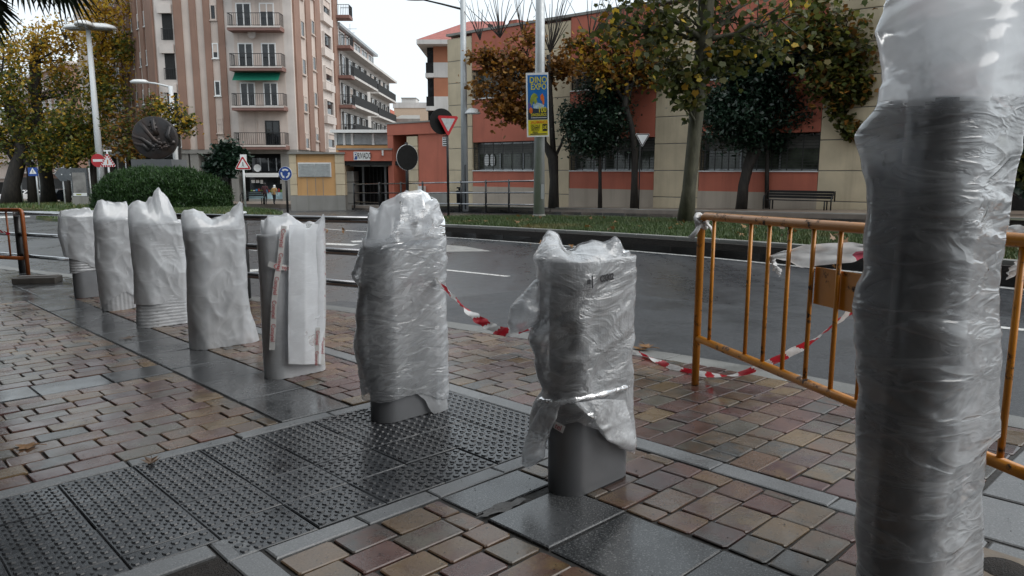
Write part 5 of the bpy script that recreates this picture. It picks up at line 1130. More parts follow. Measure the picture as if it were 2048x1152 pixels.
for x in (16.5, -18): MB().tube([(x * k, 0.2, 0), (x * k, 0.2, hh)], 1.2 * k, 6).build('post', LGREY, th)
# -- small park lamps
lampspec = [(44, 345, 'left'), (83, 342, 'middle'), (135, 322, 'right')]
for x, y, w_ in [(44, 345, 'small white capped park lamp left of the crossing sign'), (82, 341, 'small white capped park lamp just above the crossing sign'), (135, 322, 'small white capped park lamp above the grey sign backs'), (367, 297, 'white globe park lamp right of the bronze disc'), (256, 305, 'white capped park lamp between works sign and bronze disc')]:
    p = at(x + 2, 408, 0.05); k = kpx(p); h = hgt(p, x, y); th = thing('park_lamp', w_, 'park lamp', p, 0, 'small park lamps on the avenue'); pole_part(th, h, 1.6 * k, 1.2 * k, GALV)
    MB().lathe([(0, 6 * k), (5 * k, 4.5 * k), (6.2 * k, 1.5 * k), (5.5 * k, 0)], 12, (0, 0, h)).build('lamp_cap', SGN_W, th); MB().lathe([(5 * k, 0), (4.2 * k, -4 * k), (1.5 * k, -6 * k)], 12, (0, 0, h)).build('lamp_glass', GREYM, th)
# -- waste bin
p = at(919, 419, FD); k = kpx(p); th = thing('waste_bin', 'small black waste bin on a post beside the tall lamp', 'waste bin', p); pole_part(th, hgt(p, 919, 374), 2 * k, 2 * k, BLACKM)
MB().lathe([(0.1, 0), (5 * k, 0.0), (5.6 * k, hgt(p, 919, 381) - hgt(p, 919, 408))], 12, (0, -5 * k, hgt(p, 919, 408))).build('bin', BLACKM, th); MB().box(-5 * k, 5 * k, -6 * k, 2 * k, hgt(p, 919, 377), hgt(p, 919, 374)).build('hood', BLACKM, th)
# -- benches
def bench(label, p, yaw, L, hback):
    th = thing('bench', label, 'bench', p, yaw, 'black benches')
    for j in range(4): MB().box(-L / 2, L / 2, -0.02 + j * 0.11, 0.07 + j * 0.11, 0.42, 0.455).build('seat_slat', BLACKM, th)
    for j in range(3): MB().box(-L / 2, L / 2, 0.42 + j * 0.03, 0.45 + j * 0.03, 0.52 + j * 0.125, 0.63 + j * 0.125).build('back_slat', BLACKM, th)
    for sx in (-L * 0.42, L * 0.42):
        for y in (0.0, 0.36): MB().tube([(sx, y, 0), (sx, y, 0.42)], 0.03, 6).build('leg', BLACKM, th)
    for sx in (-L / 2 - 0.05, L / 2 + 0.05): MB().tube([(sx, -0.02, 0), (sx, -0.03, 0.45), (sx, 0.03, 0.62), (sx, 0.2, 0.68), (sx, 0.45, 0.86), (sx, 0.46, 0.4)], 0.03, 6).build('armrest', BLACKM, th)
    return th
p = at(1592, 420, FD); bench('long black slatted bench under the broad evergreen tree', p, math.radians(-39), 2.75, 0.9).scale = (0.86, 0.86, 0.80)
p = at(505, 409, FD); bench('black bench in front of the corner shop', p, 0, 1.5, 0.9)
# -- railings
def railing(name, label, A0, B0, H, posts, rails, pr, rr, group=None, mat=BLACKM, cap=False):
    th = thing(name, label, 'railing', A0, 0, group); d = B0 - A0
    for t in posts:
        q = d * t; MB().tube([q + Vector((0, 0, -0.05)), q + Vector((0, 0, H))], pr, 10).build('post', WPOST, th)
        if cap: MB().tube([q + Vector((0, 0, H - 0.10)), q + Vector((0, 0, H - 0.035))], pr * 1.03, 12).build('post_band', GALV, th); MB().lathe([(pr * 1.1, H), (pr * 0.9, H + 0.02), (0, H + 0.025)], 12, q).build('post_cap', GALV, th)
    ts = sorted([min(posts)] + [max(posts)])
    for z in rails:
        MB().tube([d * ts[0] + Vector((0, 0, z)), d * ts[1] + Vector((0, 0, z))], rr, 10).build('rail', mat, th)
    return th
WRAIL = pmat('wet_black_rail', (0.30, 0.30, 0.31), 0.10, 1.0, bump=0.02, rvar=0.03)
WPOST = pmat('black_post', (0.02, 0.02, 0.02), 0.35, 0.0, bump=0.05)
A0, B0 = at(44, 545), at(752, 625)
railing('kerb_railing', 'black three rail railing along the kerb behind the wrapped posts', A0 - (B0 - A0) * 0.35, B0, 0.98, [0.0, 0.262, 0.43, 0.66, 0.80, 1.0], [0.27, 0.60, 0.93], 0.052, 0.036, None, WRAIL, True)
A0, B0 = at(709, 415, FD), at(1072, 424, FD)
railing('street_railing', 'thin black three rail railing before the garage gateway and sandstone corner', A0, B0, 1.28, [0, 0.18, 0.32, 0.45, 0.66, 0.78, 0.885, 1.0], [0.27, 0.75, 1.2], 0.045, 0.032, None, WRAIL)
# -- bronze disc sculpture
p = at(325, 415.2, 0.05); k = kpx(p); k2 = k * 1.0; th = thing('disc_sculpture', 'big dark bronze relief disc standing on a grey stone plinth behind the hedge', 'sculpture', p); k = (p.y + 0.0) / F_PX
BRONZE = pmat('dark_bronze', (0.035, 0.033, 0.034), 0.4, 0.55, var=0.4, scale=1.5, bump=0.3, bdist=0.03, dirt=(0.05, 0.03, 0.022, 1), dscale=0.7)
zt = onY(325, 319, p.y).z - th.location.z; MB().box(-38 * k, 40 * k, -1.2, 1.2, -0.3, zt).build('plinth', m_wall('grey_plinth', (0.10, 0.105, 0.11)), th)
cz = onY(323, 276, p.y).z - th.location.z; R = 41 * k; tilt = Matrix.Translation((-1 * k, -0.2, cz)) @ Matrix.Rotation(math.radians(8), 4, 'Z') @ Matrix.Rotation(math.radians(90), 4, 'X')
dsc = MB().lathe([(0, 0.25), (R * 0.97, 0.25), (R, 0.22), (R, -0.22), (R * 0.97, -0.25), (0, -0.25)], 48, (0, 0, 0), tilt).build('disc', BRONZE, th)
rr = random.Random(3)
for k_, pts in enumerate([[(-0.6, 0.75), (-0.3, 0.3), (0.0, -0.1), (0.35, -0.35)], [(0.0, 0.9), (0.02, 0.4), (0.15, 0.1)], [(-0.97, 0.1), (-0.55, -0.05), (-0.2, -0.3), (-0.1, -0.5)], [(-0.9, -0.25), (-0.5, -0.35), (-0.3, -0.6)], [(0.75, 0.55), (0.6, 0.1), (0.75, -0.2)]]):
    MB().tube([tilt @ Vector((x * R, y * R, 0.26)) for x, y in pts], [0.13, 0.17, 0.16, 0.1][:len(pts)], 7).build('relief_ridge', BRONZE, th)
for q in range(70):
    a, r = rr.uniform(-0.3, 2.0), rr.random(); x, y = (0.28 + rr.gauss(0, 0.3), -0.32 + rr.gauss(0, 0.13)) if q < 48 else (0.0 + rr.gauss(0, 0.07), 0.55 + rr.gauss(0, 0.25))
    if x * x + y * y > 0.8: continue
    s = rr.uniform(0.09, 0.19); MB().lathe([(0, s * 0.7), (s * 0.7, s * 0.5), (s, 0)], 6, (0, 0, 0), tilt @ Matrix.Translation((x * R, y * R, 0.24))).build('relief_boss', BRONZE, th)
# ================================================================ CARS
TYRE = pmat('tyre_rubber', (0.015, 0.015, 0.015), 0.8, bump=0); CARW = pmat('car_white', (0.7, 0.7, 0.7), 0.2, var=0.03, bump=0); CARB = pmat('car_dark_blue', (0.02, 0.025, 0.035), 0.2, var=0.1, bump=0); CARY = pmat('car_lime', (0.45, 0.5, 0.05), 0.3, bump=0); LAMPR = pmat('tail_lamp', (0.3, 0.01, 0.01), 0.2, bump=0); LAMPW = pmat('head_lamp', (0.7, 0.7, 0.65), 0.1, bump=0)
def car(label, p, yaw, paint, L=4.2):
    th = thing('parked_car', label, 'car', p, yaw, 'cars parked along the avenue'); w = 0.86
    prof = [(-L / 2, 0.35), (-L / 2, 0.75), (-L / 2 + 0.25, 0.95), (-L / 2 + 1.0, 1.0), (-L / 2 + 1.55, 1.42), (L / 2 - 1.4, 1.48), (L / 2 - 0.45, 1.0), (L / 2 - 0.05, 0.9), (L / 2, 0.6), (L / 2, 0.35)]
    m = MB(); n = len(prof); ins = lambda z: w - max(0, z - 0.9) * 0.32
    m.add([(x, -ins(z), z) for x, z in prof] + [(x, ins(z), z) for x, z in prof], [tuple(range(n))[::-1], tuple(range(n, 2 * n))] + [(i, (i + 1) % n, n + (i + 1) % n, n + i) for i in range(n)]); m.build('body', paint, th, bevel=0.05)
    for s in (-1, 1):
        m = MB(); y = s * 0.80; yt = s * 0.70; m.add([(-L / 2 + 1.2, y + s * 0.03, 1.0), (L / 2 - 0.75, y + s * 0.03, 1.02), (L / 2 - 1.45, yt + s * 0.02, 1.4), (-L / 2 + 1.62, yt + s * 0.02, 1.36)], [(0, 1, 2, 3)]); m.build('side_window', GLASS, th)
        for x in (-L / 2 + 0.8, L / 2 - 0.8): wh = MB().lathe([(0, -0.1), (0.31, -0.1), (0.31, 0.1), (0, 0.1)], 16, (x, s * 0.8, 0.31), Matrix.Rotation(math.radians(90), 4, 'X')).build('wheel', TYRE, th); MB().lathe([(0, 0.02), (0.19, 0.0)], 12, (x, s * 0.91, 0.31), Matrix.Rotation(math.radians(-90 * s), 4, 'X')).build('rim', GALV, wh)
        MB().box(-L / 2 - 0.012, -L / 2 + 0.1, s * 0.62 - 0.13, s * 0.62 + 0.13, 0.62, 0.76).build('headlight', LAMPW, th); MB().box(L / 2 - 0.1, L / 2 + 0.012, s * 0.66 - 0.1, s * 0.66 + 0.1, 0.66, 0.86).build('tail_light', LAMPR, th)
    m = MB(); m.add([(-L / 2 + 1.03, -0.74, 1.03), (-L / 2 + 1.03, 0.74, 1.03), (-L / 2 + 1.53, 0.66, 1.41), (-L / 2 + 1.53, -0.66, 1.41)], [(3, 2, 1, 0)]); m.build('windscreen', GLASS, th)
    m = MB(); m.add([(L / 2 - 0.46, -0.72, 1.03), (L / 2 - 0.46, 0.72, 1.03), (L / 2 - 1.33, 0.62, 1.46), (L / 2 - 1.33, -0.62, 1.46)], [(0, 1, 2, 3)]); m.build('rear_window', GLASS, th)
    return th
car('white parked car between the tree trunks at far left', at(66, 403, 0.05), math.radians(35), CARW); car('lime green parked car just right of the white one', at(86, 401, 0.05), math.radians(60), CARY, 3.6)
car('white parked car at the left picture edge behind a trunk', at(38, 403, 0.05), math.radians(20), CARW, 4.4); car('dark parked car behind the grey sign backs', at(118, 406, 0.05), math.radians(75), CARB); car('dark blue parked car right of the advertising panel', at(192, 406, 0.05), math.radians(75), CARB, 4.4)
# ================================================================ PEOPLE
def person(label, px, py, hpx, top, trousers, hair, lean=0.0, step=0.18, yaw=0.0, hat=None):
    p = at(px, py, FD); Hh = hpx * kpx(p); s = Hh / 1.7
    J = dict(pel=(0, 0, .92), waist=(0, .0, 1.08), chest=(0, .05, 1.3), neck=(0, .07, 1.46), head=(0, .09, 1.53), crown=(0, .10, 1.68),
             hl=(-.09, 0, .90), kl=(-.10, step * .6 + .03, .5), al=(-.10, step * .9, .09), tl=(-.10, step * .9 + .14, .03), hr=(.09, 0, .90), kr=(.10, -step * .2 + .03, .5), ar=(.10, -step * 1.2, .10), tr=(.10, -step * 1.2 + .14, .03),
             sl=(-.18, .05, 1.40), el=(-.24, -.02, 1.13), wl=(-.24, .08, .9), fl=(-.23, .12, .80), sr=(.18, .05, 1.40), er=(.24, .02, 1.13), wr=(.23, .14, .92), fr=(.22, .18, .83))
    rad = dict(pel=.145, waist=.135, chest=.165, neck=.062, head=.088, crown=.075, hl=.1, kl=.064, al=.042, tl=.034, hr=.1, kr=.064, ar=.042, tr=.034, sl=.072, el=.052, wl=.038, fl=.035, sr=.072, er=.052, wr=.038, fr=.035)
    ks = list(J); E = [('pel', 'waist'), ('waist', 'chest'), ('chest', 'neck'), ('neck', 'head'), ('head', 'crown'), ('pel', 'hl'), ('hl', 'kl'), ('kl', 'al'), ('al', 'tl'), ('pel', 'hr'), ('hr', 'kr'), ('kr', 'ar'), ('ar', 'tr'), ('chest', 'sl'), ('sl', 'el'), ('el', 'wl'), ('wl', 'fl'), ('chest', 'sr'), ('sr', 'er'), ('er', 'wr'), ('wr', 'fr')]
    me = bpy.data.meshes.new('body'); me.from_pydata([tuple(c * s for c in J[q]) for q in ks], [(ks.index(a), ks.index(b)) for a, b in E], [])
    o = bpy.data.objects.new('body', me); COL.objects.link(o); mod = o.modifiers.new('skin', 'SKIN')
    if not me.skin_vertices: me.attributes.new('skin', 'FLOAT', 'POINT') if False else None
    bm = bmesh.new(); bm.from_mesh(me); ly = bm.verts.layers.skin.verify()
    for v, q in zip(bm.verts, ks): v[ly].radius = (rad[q] * s, rad[q] * s * (0.78 if q in ('pel', 'waist', 'chest') else 1)); v[ly].use_root = q == 'pel'
    bm.to_mesh(me); bm.free(); sub = o.modifiers.new('sub', 'SUBSURF'); sub.levels = sub.render_levels = 2
    dg = bpy.context.evaluated_depsgraph_get(); m2 = bpy.data.meshes.new_from_object(o.evaluated_get(dg)); bpy.data.objects.remove(o)
    SKIN = pmat('skin', (0.35, 0.2, 0.15), 0.5, bump=0); m2.materials.clear()
    for mt in (top, trousers, hair, SKIN, TYRE): m2.materials.append(mt)
    for f in m2.polygons:
        c = f.center / s; f.use_smooth = True
        f.material_index = 4 if c.z < .075 else (3 if abs(c.x) > .19 and c.z < .9 else (1 if c.z < .86 else (0 if c.z < 1.455 else (2 if (c.z > 1.62 or c.y < .11) else 3))))
    th = thing('person', label, 'person', p, yaw); b = link(bpy.data.objects.new('body', m2), th); b.rotation_euler = (lean, 0, 0)
    hc = MB().lathe([(0.0, 0.118 * s), (0.06 * s, 0.105 * s), (0.1 * s, 0.05 * s), (0.108 * s, 0.0), (0.1 * s, -0.05 * s)], 12, (0, .088 * s, 1.6 * s)).build('hair' if hat is None else 'woolly_hat', hair if hat is None else hat, b)
    MB().box(-.1 * s, .1 * s, -.14 * s, -.02 * s, 1.02 * s, 1.4 * s).build('hood', top, b, bevel=0.04 * s)
    return th
MAROON = pmat('maroon_coat', (0.06, 0.018, 0.022), 0.8, bump=0.05); CAMEL = pmat('camel_jacket', (0.36, 0.22, 0.09), 0.8, bump=0.05); TROU = pmat('dark_trousers', (0.012, 0.012, 0.015), 0.8, bump=0)
person('person in a maroon coat and dark trousers walking beside a companion', 531, 408.5, 42, MAROON, TROU, pmat('dark_hair', (0.012, 0.01, 0.01), 0.6, bump=0), yaw=0.1)
person('person in a camel jacket and pale hat walking on the right', 548.5, 408.5, 38, CAMEL, TROU, SGN_W, lean=-0.08, yaw=-0.1, hat=SGN_W)
# ================================================================ WRAPPED POSTS
LEN, WID = 0.41, 0.18
def m_steel():
    t = NT('grey_painted_steel'); v = t.coord('Object'); n = t.noise(v, 5, 4)
    t.l(t.ramp(n, [(0.3, (0.165, 0.17, 0.18)), (0.7, (0.20, 0.205, 0.215))]), t.b.inputs['Base Color']); t.b.inputs['Metallic'].default_value = 0.35
    t.l(t.ramp(t.noise(v, 9, 3), [(0.3, 0.34), (0.7, 0.46)]), t.b.inputs['Roughness']); t.l(t.bump(t.noise(v, 220, 2), 0.05, 0.001), t.b.inputs['Normal']); return t.m
STEEL = m_steel()
def m_film(name, dens, base=0.8, rough=0.22, crease=1.0, bubble=0.0, transl=0.45, edge=0.3, an=3.2, streak=0.3, rot=(0.3, -0.45, 0.4), sc=1.0, fine=1.0, dist=0.9):
    """thin milky plastic: part see-through, part scattering, glossy skin"""
    t = NT(name); v = t.coord('Object'); t.b.inputs['Base Color'].default_value = (base * 0.96, base * 0.985, base * 1.02, 1); t.b.inputs['Specular IOR Level'].default_value = 0.6
    mp = t.new('ShaderNodeMapping'); mp.inputs['Scale'].default_value = (1.0, 1.0, an); mp.inputs['Rotation'].default_value = rot; t.l(v, mp.inputs[0])
    n1 = t.noise(mp.outputs[0], 5 * sc, 5 if fine > 0.5 else 2, 0.6, dist); n2 = t.noise(mp.outputs[0], 15 * sc, 3, 0.6, 0.7); n3 = t.noise(v, 4.0, 3)
    mask = t.ramp(n3, [(0.42, 0), (0.62, 1)])
    def rdg(n, w): return t.math('SUBTRACT', 1.0, t.math('MULTIPLY', t.math('ABSOLUTE', t.math('SUBTRACT', n, 0.5)), w), True)
    ridge = t.math('MAXIMUM', rdg(n1, 12.0), t.math('MULTIPLY', rdg(n2, 9.0), t.math('MULTIPLY', mask, fine)))
    t.b.inputs['Roughness'].default_value = rough
    b = t.bump(ridge, 0.8 * crease, 0.006); b = t.bump(n1, 0.7 * crease, 0.03, b); b = t.bump(n2, 0.4 * crease * fine, 0.012, b)
    if bubble > 0:
        vo = t.new('ShaderNodeTexVoronoi'); vo.inputs['Scale'].default_value = 95; vo.inputs['Randomness'].default_value = 0.15; t.l(v, vo.inputs['Vector'])
        bd = t.math('SUBTRACT', 1.0, t.math('MULTIPLY', vo.outputs['Distance'], 1.9), True); b = t.bump(bd, bubble, 0.004, b)
    t.l(b, t.b.inputs['Normal'])
    tr = t.new('ShaderNodeBsdfTranslucent'); tr.inputs[0].default_value = (base * 0.96, base * 0.985, base * 1.02, 1); t.l(b, tr.inputs['Normal'])
    m1 = t.new('ShaderNodeMixShader'); m1.inputs[0].default_value = transl; t.l(t.b.outputs[0], m1.inputs[1]); t.l(tr.outputs[0], m1.inputs[2])
    lw = t.new('ShaderNodeLayerWeight'); lw.inputs[0].default_value = 0.35; t.l(b, lw.inputs['Normal'])
    fac = t.math('ADD', t.math('ADD', dens, t.math('MULTIPLY', t.math('SUBTRACT', n3, 0.5), 0.35)), t.math('MULTIPLY', lw.outputs['Facing'], edge))
    fac = t.math('ADD', fac, t.math('MULTIPLY', ridge, streak), True); fac = t.math('MINIMUM', fac, 0.97)
    tp = t.new('ShaderNodeBsdfTransparent'); m2 = t.new('ShaderNodeMixShader'); t.l(fac, m2.inputs[0]); t.l(tp.outputs[0], m2.inputs[1]); t.l(m1.outputs[0], m2.inputs[2])
    gl = t.new('ShaderNodeBsdfGlossy'); gl.inputs['Roughness'].default_value = rough * 0.5; gl.inputs[0].default_value = (1, 1, 1, 1); t.l(b, gl.inputs['Normal'])
    fr = t.new('ShaderNodeFresnel'); fr.inputs[0].default_value = 1.5; t.l(b, fr.inputs['Normal'])
    m3 = t.new('ShaderNodeMixShader'); t.l(t.math('ADD', t.math('MULTIPLY', fr.outputs[0], 0.9), 0.04 * crease), m3.inputs[0]); t.l(m2.outputs[0], m3.inputs[1]); t.l(gl.outputs[0], m3.inputs[2])
    t.l(m3.outputs[0], t.o.inputs[0]); return t.m
FOAM = m_film('white_foam_sheet', 0.62, 0.95, 0.42, 0.12, transl=0.45, edge=0.3, streak=0.03, fine=0.2); BAG = m_film('milky_plastic_bag', 0.46, 0.98, 0.17, 0.42, transl=0.45, edge=0.45, streak=0.10, an=1.2, sc=0.75, fine=0.4, dist=0.3)
STRETCH = m_film('stretch_film', 0.23, 0.97, 0.2, 0.4, transl=0.45, edge=0.5, an=3.5, streak=0.16, rot=(0.5, -0.75, 0.4), sc=0.8, fine=0.5); BUBBLE = m_film('bubble_wrap', 0.26, 0.97, 0.18, 0.6, 0.15, transl=0.45, edge=0.5, an=1.6, streak=0.28, rot=(0.3, 0.6, 0.4), sc=0.8, fine=0.6)
TIGHT = m_film('tight_wrinkled_film', 0.16, 0.97, 0.17, 0.45, transl=0.45, edge=0.55, an=3.6, streak=0.18, rot=(0.15, -0.3, 0.3), sc=0.7, fine=0.5); TOPBAG = m_film('thick_milky_film', 0.62, 0.97, 0.22, 0.15, transl=0.5, edge=0.3, an=1.4, streak=0.1, sc=0.6, fine=0.2)
TOPBUB = m_film('gathered_bubble_wrap', 0.5, 0.97, 0.16, 0.55, 0.15, transl=0.5, edge=0.4, an=1.6, streak=0.25, fine=0.7)
FOAMRIB = m_film('ribbed_foam_band', 0.74, 0.82, 0.45, 0.15, transl=0.5)
TAPEW = None; PRT = pmat('red_tape_print', (0.42, 0.07, 0.08), 0.4, bump=0); PRK = pmat('grey_print', (0.03, 0.03, 0.035), 0.5, bump=0)

def m_tape(name, c, tr_=0.3):
    t = NT(name); v = t.coord('Object'); col = t.mix(t.ramp(t.noise(v, 14, 4), [(0.4, 0), (0.7, 0.35)]), c, tuple(x * 0.55 for x in c[:3])); t.l(col, t.b.inputs['Base Color']); t.b.inputs['Roughness'].default_value = 0.38
    t.l(t.bump(t.noise(v, 30, 3), 0.2, 0.004), t.b.inputs['Normal']); b = t.new('ShaderNodeBsdfTranslucent'); t.l(col, b.inputs[0]); m = t.new('ShaderNodeMixShader'); m.inputs[0].default_value = tr_; t.l(t.b.outputs[0], m.inputs[1]); t.l(b.outputs[0], m.inputs[2]); t.l(m.outputs[0], t.o.inputs[0]); return t.m
def stadium(n, L=LEN, W=WID):
    r = W / 2; h = L / 2 - r; per = 4 * h + 2 * math.pi * r; out = []
    for i in range(n):
        q = per * i / n
        if q < 2 * h: out.append((-h + q, -r)); continue
        q -= 2 * h
        if q < math.pi * r: a = -math.pi / 2 + q / r; out.append((h + r * math.cos(a), r * math.sin(a))); continue
        q -= math.pi * r
        if q < 2 * h: out.append((h - q, r)); continue
        q -= 2 * h; a = math.pi / 2 + q / r; out.append((-h + r * math.cos(a), r * math.sin(a)))
    return out
TAPEW = m_tape('white_packing_tape', (0.72, 0.72, 0.71))
def pl_interp(v, tab):   # tab sorted by first value
    if v <= tab[0][0]: return tab[0][1]
    for (a, p), (b, q) in zip(tab, tab[1:]):
        if v <= b: t = (v - a) / (b - a + 1e-9); t = t * t * (3 - 2 * t) * 0.5 + t * 0.5; return p + (q - p) * t
    return tab[-1][1]
def lerp_tab(v, tab):
    if v <= tab[0][0]: return tab[0][1]
    for (a, p), (b, q) in zip(tab, tab[1:]):
        if v <= b: return p + (q - p) * (v - a) / (b - a + 1e-9)
    return tab[-1][1]
class Wrapped:
    def __init__(s, a, b, H, label, name='wrapped_bollard', cat='bollard', group='wrapped bollards in a row', turn=0.0, L=LEN, W=WID):
        s.p = ab(a, b); s.H = H; s.th = thing(name, label, cat, s.p, 0, group)
        s.M = Matrix.Rotation(TH + turn, 4, 'Z'); m = MB(); P = stadium(64, L, W)
        ring = lambda k, z: [s.M @ Vector((x * k, y * k, z)) for x, y in P]
        MB().prism([tuple((s.M @ Vector((x * 0.975, y * 0.975, 0)))[:2]) for x, y in P], -0.03, 0.0085).build('foot_shadow_ring', BLACKM, s.th)  # black inset ring paints in the shadow gap at the foot
        rings = [ring(1, 0.007), ring(1, H - 0.006), ring(0.985, H - 0.001), ring(0.96, H)]; n = len(P); m.smooth = True
        m.add(sum(rings, []), [(j * n + i, j * n + (i + 1) % n, (j + 1) * n + (i + 1) % n, (j + 1) * n + i) for j in range(3) for i in range(n)]); m.smooth = False
        m.f.append([3 * n + i for i in range(n)]); m.m.append(0); m.sm.append(False); m.build('column', STEEL, s.th)
        d = Vector((s.p.x, s.p.y, 0)).normalized(); s.d = d; s.r = Vector((d.y, -d.x, 0))
        s.P2 = [s.M @ Vector((x, y, 0)) for x, y in stadium(150, L, W)]; n = len(s.P2); s.D = Vector((s.p.x, s.p.y, 0)).length
        s.N2 = [((s.P2[(i + 1) % n] - s.P2[i - 1]).cross(Vector((0, 0, 1)))).normalized() for i in range(n)]
        s.XA = [q.dot(s.r) * s.D / (s.D + q.dot(s.d)) for q in s.P2]; s.SL, s.SR = min(s.XA), max(s.XA)
        s.FR = sorted((xa, q.dot(s.d)) for xa, q, nn in zip(s.XA, s.P2, s.N2) if nn.dot(s.d) < 0.15)
    def sz(s, px, py, o=0.0):   # (sideways, height) of a photo point on the upright plane through the post
        rr_ = ray(px, py); c = Vector((0, 0, CAMH)) - s.p; t = -(c.dot(s.d) + o) / rr_.dot(s.d); q = c + rr_ * t; return q.dot(s.r), q.z
    def on(s, px, py, extra=0.03):   # point just outside the front of the column, seen at a photo pixel
        o = 0.1
        for _ in range(3): xa, _z = s.sz(px, py); o = -lerp_tab(xa, s.FR) + extra; x, z = s.sz(px, py, -o) if False else s.szo(px, py, -o)
        return s.r * x + s.d * (-o) + Vector((0, 0, z))
    def szo(s, px, py, dd):   # like sz, on the plane dd behind the axis
        rr_ = ray(px, py); c = Vector((0, 0, CAMH)) - s.p; t = (dd - c.dot(s.d)) / rr_.dot(s.d); q = c + rr_ * t; return q.dot(s.r), q.z
    def wrap(s, mat, left, right, crest=None, bottom=None, top=None, gap=0.012, fold=0.012, fs=(5.0, 5.0, 9.0), dia=0.6, seed=0, nz=110, name='plastic_wrap', label=None, flute=0.0, ribs=0.0, belly=0.0, big=0.9, side=0.4, mat2=None):
        Lt = sorted([s.sz(*q)[::-1] for q in left]); Rt = sorted([s.sz(*q)[::-1] for q in right])
        cr = sorted(s.sz(*q) for q in crest) if crest else None; bo = sorted(s.sz(*q) for q in bottom) if bottom else [(0, 0.004)]
        n = len(s.P2); off = Vector((seed * 7.3, seed * 3.1, seed * 1.7)); vs = []
        Htop = s.H + 0.004 if cr else top
        kz = int(nz * 0.72) if cr else nz
        rows = [('b', j / kz) for j in range(kz + 1)] + ([('c', (j + 1) / (nz - kz)) for j in range(nz - kz)] if cr else [])
        def lat(xa, z, free):   # sideways place at height z; outside the column unless free of it
            l, r = pl_interp(z, Lt), pl_interp(z, Rt); u = (xa - s.SL) / (s.SR - s.SL)
            if not free: l, r = min(l, s.SL - 0.004), max(r, s.SR + 0.004)
            fit = l + u * (r - l); keep = xa + (l - s.SL) * max(0, 1 - u / side) ** 1.3 + (r - s.SR) * max(0, 1 - (1 - u) / side) ** 1.3
            return fit if free >= 1 else (keep + (fit - keep) * free)
        for kind, t in rows:
            for i in range(n):
                q, nrm, xa = s.P2[i], s.N2[i], s.XA[i]; d0 = q.dot(s.d)
                if kind == 'b':
                    x = lat(xa, Htop * t, 0); zb = max(0.004, pl_interp(x, bo)); z = zb + (Htop - zb) * t; x = lat(xa, z, 0); dd = d0; g = gap + belly * math.sin(math.pi * t)
                else:
                    x = lat(xa, Htop, 0); zc = max(Htop + 0.012, pl_interp(x, cr)); z = Htop + (zc - Htop) * t; x = lat(xa, z, min(1, t * 1.3)); k_ = max(0.05, (1 - t ** 1.7)); dd = d0 * k_; g = gap * k_
                p = s.r * (x * (s.D + dd) / s.D) + s.d * dd + nrm * g; w = p + Vector((0, 0, z)) + off; ang = w.dot(s.r)
                v1 = Vector((w.x * fs[0], w.y * fs[1], (w.z + dia * ang) * fs[2]))
                r1 = 1 - abs(noise.noise(v1)) * 2.4; r2 = 1 - abs(noise.noise(v1 * 2.3 + Vector((9, 2, 4)))) * 2.2; big_ = noise.noise(w * 3.2)
                h = fold * (0.75 * max(r1, -0.2) + 0.3 * max(r2, -0.2) + big * big_)
                if flute: h += flute * math.sin(i * 2 * math.pi / n * 26) * (0.6 + 0.4 * big_)
                if ribs: h += ribs * math.sin(z * 2 * math.pi / 0.03 + 1.5 * big_)
                h = max(h, -g * 0.7 if kind == 'b' else -0.02 * t)
                vs.append(p + nrm * h + Vector((0, 0, max(0.003, z + (0.006 * noise.noise(w * 30) if (kind == 'b' and t == 0) else 0) + (0.014 * noise.noise(w * 22) if kind == 'c' and t > .85 else 0)) - 0)))
        m = MB(); m.smooth = True; R = len(rows)
        m.add(vs, [(j * n + i, j * n + (i + 1) % n, (j + 1) * n + (i + 1) % n, (j + 1) * n + i) for j in range(R - 1) for i in range(n)])
        if cr and mat2: m.m = [1 if f >= (kz + 0.6 - 3.5 * (0.5 + noise.noise(Vector(vs[f]) * 9))) * n else 0 for f in range(len(m.m))]
        o = m.build(name, [mat, mat2] if (cr and mat2) else mat, s.th)
        if label: o['label'] = label
        return o
    def sheet(s, mat, grid, name='loose_film', fold=0.012, seed=1, nu=26, nv=26, bulge=0.04, o0=0.0):
        """a loose flap: grid = rows of photo points (rows top to bottom), o0 its offset towards the camera"""
        G_ = [[s.on(x, y, 0.026 + o * 0.25 + o0) for x, y, o in row] for row in grid]
        def ev(u, v):
            R = len(G_) - 1; j = min(int(v * R), R - 1); fv = v * R - j
            def row(r):
                Cn = len(r) - 1; i = min(int(u * Cn), Cn - 1); fu = u * Cn - i; return r[i].lerp(r[i + 1], fu)
            return row(G_[j]).lerp(row(G_[j + 1]), fv)
        vs = []
        for side in (0, 1):
            for j in range(nv + 1):
                for i in range(nu + 1):
                    u, v = i / nu, j / nv; q = ev(u, v); x, z = q.dot(s.r), q.z; w = Vector((x * 9, z * 9, seed * 3.7 + side * 5))
                    k = (1 - abs(noise.noise(w)) * 2.4) * fold + noise.noise(w * 0.6) * fold; env = math.sin(math.pi * u) ** 0.5 * math.sin(math.pi * min(1, v * 1.02)) ** 0.5 if 0 < u < 1 and 0 < v < 1 else 0
                    dd = (0.25 if side else -1) * bulge * env - abs(k) * (0.3 + env)
                    q = q + s.r * (0.3 * k) + s.d * dd; q.z = max(0.003, q.z + 0.3 * k); vs.append(q)
        m = MB(); m.smooth = True; W_ = nu + 1
        for side in (0, 1):
            b = side * W_ * (nv + 1); fs = []
            for j in range(nv):
                for i in range(nu): q = (b + j * W_ + i, b + j * W_ + i + 1, b + (j + 1) * W_ + i + 1, b + (j + 1) * W_ + i); fs.append(q if side else q[::-1])
            m.f += [list(q) for q in fs]; m.m += [0] * len(fs); m.sm += [True] * len(fs)
        m.v = [tuple(v) for v in vs]; return m.build(name, mat, s.th)

